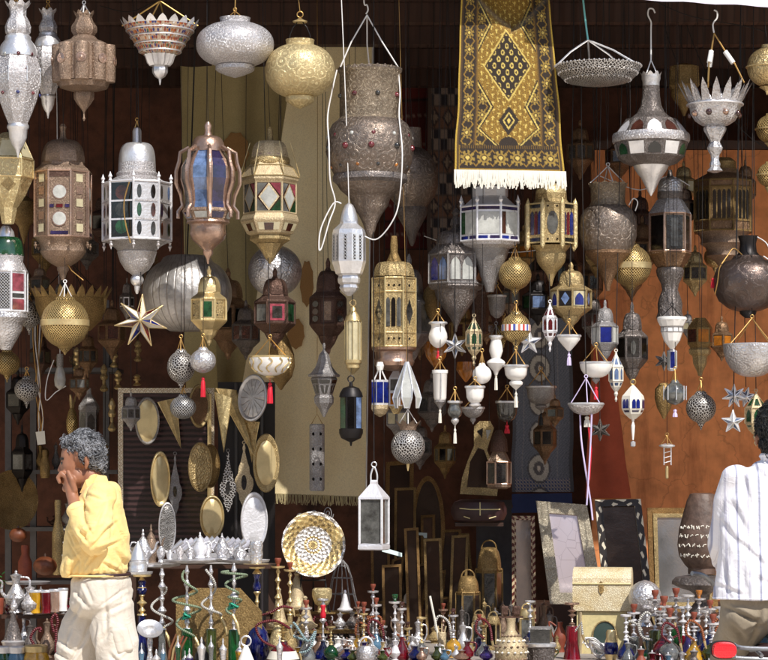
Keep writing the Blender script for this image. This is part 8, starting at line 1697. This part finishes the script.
s2 = [[(776, 468, 0, 26, 14, 8), (776, 478, 0, 46, 21, 13), (775, 500, 0, 53, 26, 16), (774, 540, -1, 55, 30, 18), (774, 575, -2, 58, 34, 18), (774, 600, -2, 61, 37, 18)], [(737, 477, 2, 16, 16, 13), (732, 500, 8, 16, 15, 15), (728, 540, 22, 16, 16, 16), (732, 564, 66, 13, 13, 13), (734, 568, 84, 11, 11, 11)], [(816, 477, 2, 16, 16, 13), (821, 500, 8, 16, 15, 15), (826, 540, 22, 16, 16, 16), (822, 564, 66, 13, 13, 13), (820, 568, 84, 11, 11, 11)], [(778, 458, 0, 17, 17, 6)]]
cw = [((740, 470), (746, 500), .7), ((728, 500), (742, 530), .8), ((735, 540), (760, 565), .8), ((722, 560), (726, 596), .9), ((738, 560), (742, 596), .7), ((756, 540), (752, 596), .6), ((770, 500), (772, 590), .5), ((745, 575), (775, 588), .7), ((720, 520), (735, 545), .8), ((750, 465), (765, 480), .6), ((716, 585), (740, 594), .6)]
blobs(t, 'shirt', s2, 'shirt_w', 1.3, folds=creases(t, cw, 2.2, 2.4), cut=[((774, 598, 0), (0, 0, -1))], wrinkle=[(4, 4, 1.6, 2.0, 2), (4, 4, 8, 1.0, 9), (12, 12, 9, .4, 4)])
t.tube('collar', [(777 + 15.5 * math.cos(a), 456 + 1.5 * math.sin(a), 14.5 * math.sin(a)) for a in [2 * PI * i / 30 for i in range(30)]], 2.6, 'shirt_w', closed=True)
t.tube('shirt_hem', [(774 + 61 * math.cos(a), 597.5, -2 + 37 * math.sin(a)) for a in [2 * PI * i / 48 for i in range(48)]], 1.1, 'shirt_w', closed=True)
blobs(t, 'trousers', [[(775, 600, 0, 55, 33, 12), (775, 612, 0, 55, 35, 18)], [(748, 616, 2, 29, 32, 22), (744, 634, 34, 22, 26, 22), (740, 652, 66, 19, 20, 19), (733, 700, 92, 16, 16, 16), (730, 800, 92, 14, 14, 14), (729, 850, 90, 13, 13, 10)], [(802, 616, 2, 29, 32, 22), (808, 634, 34, 22, 26, 22), (812, 652, 66, 19, 20, 19), (819, 700, 92, 16, 16, 16), (822, 800, 92, 14, 14, 14), (823, 850, 90, 13, 13, 10)]], 'khaki', 1.3, folds=creases(t, [((722, 606), (748, 618), 1), ((728, 622), (744, 640), 1), ((736, 612), (756, 622), 1.2), ((742, 630), (764, 622), 1), ((724, 636), (738, 648), .9), ((756, 606), (750, 640), .9)], 2.4, 2.2), wrinkle=[(4, 4, 4, 1.8, 2), (7, 7, 9, .9, 9)])
for x in (730, 822): blobs(t, 'shoe', [[(x, 880, 82, 10, 10, 8), (x, 883, 110, 9, 14, 5)]], 'leather', 1.5)
# ---- motorbike, tail to the street
t = T('motorbike', 'motorbike with a red tail lamp under the man in the striped shirt', 'motorbike', 776, 888, -2.6)
M['paint_dk'] = plain('dark green bike paint', (24, 52, 44), .25, .2, .2, 20, .05, coat=.6); M['rubber'] = plain('tyre rubber', (26, 26, 27), .8); M['steel'] = metal('grey tube steel', (150, 152, 158), .35, 'none', 60, .4, .9, .1, .3)
def lens():
    k = NT('red lamp lens'); k.b.inputs['Base Color'].default_value = srgb(228, 34, 44); k.b.inputs['Roughness'].default_value = .2; k.b.inputs['Coat Weight'].default_value = .6
    tc = k.add('ShaderNodeTexCoord'); v = k.add('ShaderNodeTexVoronoi', Scale=160.0, Randomness=0.0); k.link(tc.outputs['Object'], v.inputs['Vector']); k.bump(v.outputs[0], .4, .003); return k.m
def wheel(dy):
    mb = MB(); R_ = 78; xf = Matrix.Translation(t.p(776, 888 - R_ - 12, dy)) @ Matrix.Rotation(PI / 2, 4, 'Y')
    mb.lathe(40, [(r * t.s, z * t.s) for r, z in ((62, -10), (72, -14), (82, -12), (88, -5), (88, 5), (82, 12), (72, 14), (62, 10), (62, -10))], xf=xf, cap=False); w = t.put(mb, 'wheel', 'rubber')
    mb = MB(); mb.lathe(40, [(r * t.s, z * t.s) for r, z in ((63, -11), (56, -8), (56, 8), (63, 11))], xf=xf, cap=False); mb.lathe(20, [(12 * t.s, -14 * t.s), (14 * t.s, 0), (12 * t.s, 14 * t.s)], xf=xf)
    for i in range(18):
        a = 2 * PI * i / 18; mb.tube([xf @ Vector((12 * math.cos(a) * t.s, 12 * math.sin(a) * t.s, 5 * (-1) ** i * t.s)), xf @ Vector((57 * math.cos(a + .3) * t.s, 57 * math.sin(a + .3) * t.s, 0))], 1 * t.s, 5)
    t.put(mb, 'rim', 'steel', w)
wheel(-60); wheel(260)
def loft(part, secs, mat):
    mb = MB(); n = 24
    for (y, px, py, a, b) in secs:
        for i in range(n):
            q = 2 * PI * i / n; cx, cz = math.cos(q), math.sin(q); mb.v.append(t.p(px + a * math.copysign(abs(cx) ** .7, cx), py - b * math.copysign(abs(cz) ** .7, cz), y))
    for j in range(len(secs) - 1):
        for i in range(n): i2 = (i + 1) % n; mb.face((j * n + i, j * n + i2, (j + 1) * n + i2, (j + 1) * n + i), None, 0, True)
    mb.face(tuple(range(n))[::-1]); mb.face(tuple((len(secs) - 1) * n + i for i in range(n))); return t.put(mb, part, mat)
loft('seat', [(-84, 776, 656, 12, 4), (-70, 776, 652, 20, 8), (-20, 776, 652, 24, 10), (40, 776, 656, 22, 10), (90, 776, 658, 22, 9), (100, 776, 660, 10, 5)], 'leather')
loft('fuel_tank', [(96, 776, 668, 14, 14), (110, 776, 662, 20, 20), (150, 776, 658, 24, 24), (190, 776, 664, 20, 20), (204, 776, 668, 10, 10)], 'paint_dk')
loft('rear_fender', [(-150, 776, 712, 16, 5), (-130, 776, 690, 18, 6), (-90, 776, 676, 19, 6), (-30, 776, 680, 18, 6)], 'paint_dk')
loft('engine', [(20, 776, 780, 26, 30), (60, 776, 770, 27, 44), (140, 776, 780, 27, 44), (170, 776, 790, 20, 30)], 'steel')
lp = loft('tail_lamp', [(-146, 705, 640, 10.5, 6.8), (-144, 705, 640, 11.2, 7.4), (-134, 705, 640, 11.5, 8)], lens())
loft('lamp_housing', [(-136.5, 705, 640, 12.1, 8.6), (-122, 705, 640, 11.5, 8), (-112, 705, 640, 8, 6)], 'rubber')
for x in (742, 776, 810): t.tube('carrier_rail', [(x, 646, -129), (x, 643, -90), (x, 646, -60)], 2.0, 'steel')
t.tube('carrier_rail', [(716, 636, -124), (730, 639, -130), (810, 640, -130), (824, 638, -110), (812, 652, -60)], 2.2, 'steel', n=8); t.tube('carrier_rail', [(718, 648, -124), (776, 651, -130), (826, 648, -126)], 2.0, 'steel')
for x in (757, 800): t.tube('grab_rail', [(x, 664, -96), (x, 640, -96), (x, 618, -88), (x + (4 if x < 776 else -4), 612, -70)], 3.0, 'steel', n=8)
t.tube('bracket', [(705, 641, -114), (726, 652, -108), (750, 668, -100), (776, 676, -90)], 2, 'steel')
for x in (750, 802): t.tube('shock_absorber', [(x, 672, -60), (x, 790, -62)], 5, 'steel', n=10); t.tube('fork', [(x + (10 if x < 776 else -10), 660, 215), (x + (10 if x < 776 else -10), 800, 258)], 5, 'steel', n=10)
t.tube('handlebar', [(706, 578, 112), (722, 582, 128), (750, 602, 196), (776, 606, 206), (802, 602, 196), (830, 582, 128), (846, 578, 112)], 2.6, 'steel', n=8); t.tube('steering_stem', [(776, 606, 206), (776, 664, 216)], 5, 'steel', n=8)
t.tube('exhaust', [(812, 800, 120), (816, 826, 60), (816, 812, -40), (816, 800, -110)], [4, 5, 9, 7], 'steel', n=12)
t.tube('frame_tube', [(776, 664, 210), (776, 690, 100), (776, 700, 0), (776, 690, -60)], 5, 'paint_dk', n=8); t.tube('side_stand', [(744, 800, 80), (700, 884, 84)], 2.5, 'steel')
# ================================================================== camera, sun and sky
cam = bpy.data.cameras.new('camera'); co = bpy.data.objects.new('camera', cam); COL.objects.link(co)
co.location = (0, -DIST, ZC); co.rotation_euler = (PI / 2, 0, 0)
cam.sensor_width = 36; cam.lens = 36 * FPX / 768; cam.shift_y = (PYH - 330) / 768; cam.clip_end = 500; cam.clip_start = .1
SC.camera = co
w = bpy.data.worlds.new('World'); SC.world = w; w.use_nodes = True
nt = w.node_tree; bg = nt.nodes['Background']; sky = nt.nodes.new('ShaderNodeTexSky'); sky.sky_type = 'NISHITA'; sky.sun_disc = False
EL, AZ = 48, 29          # sun high behind the camera and to the right
sky.sun_elevation = math.radians(EL); sky.sun_rotation = math.radians(180 - AZ)
nt.links.new(sky.outputs[0], bg.inputs[0]); bg.inputs[1].default_value = .15
sd = bpy.data.lights.new('sun', 'SUN'); sd.energy = 5.0; sd.angle = math.radians(.5); sd.color = (1, .96, .89)
so = bpy.data.objects.new('sun', sd); COL.objects.link(so)
d = Vector((math.sin(math.radians(AZ)) * math.cos(math.radians(EL)), -math.cos(math.radians(AZ)) * math.cos(math.radians(EL)), math.sin(math.radians(EL))))
so.rotation_euler = d.to_track_quat('Z', 'Y').to_euler(); so.location = (4, -9, 9)
SC.view_settings.view_transform = 'Standard'; SC.view_settings.look = 'None'; SC.view_settings.exposure = 0; SC.view_settings.gamma = 1
SC.render.engine = 'CYCLES'; SC.cycles.use_denoising = True; SC.cycles.max_bounces = 8; SC.cycles.glossy_bounces = 4; SC.cycles.diffuse_bounces = 4
SC.cycles.sample_clamp_indirect = 6
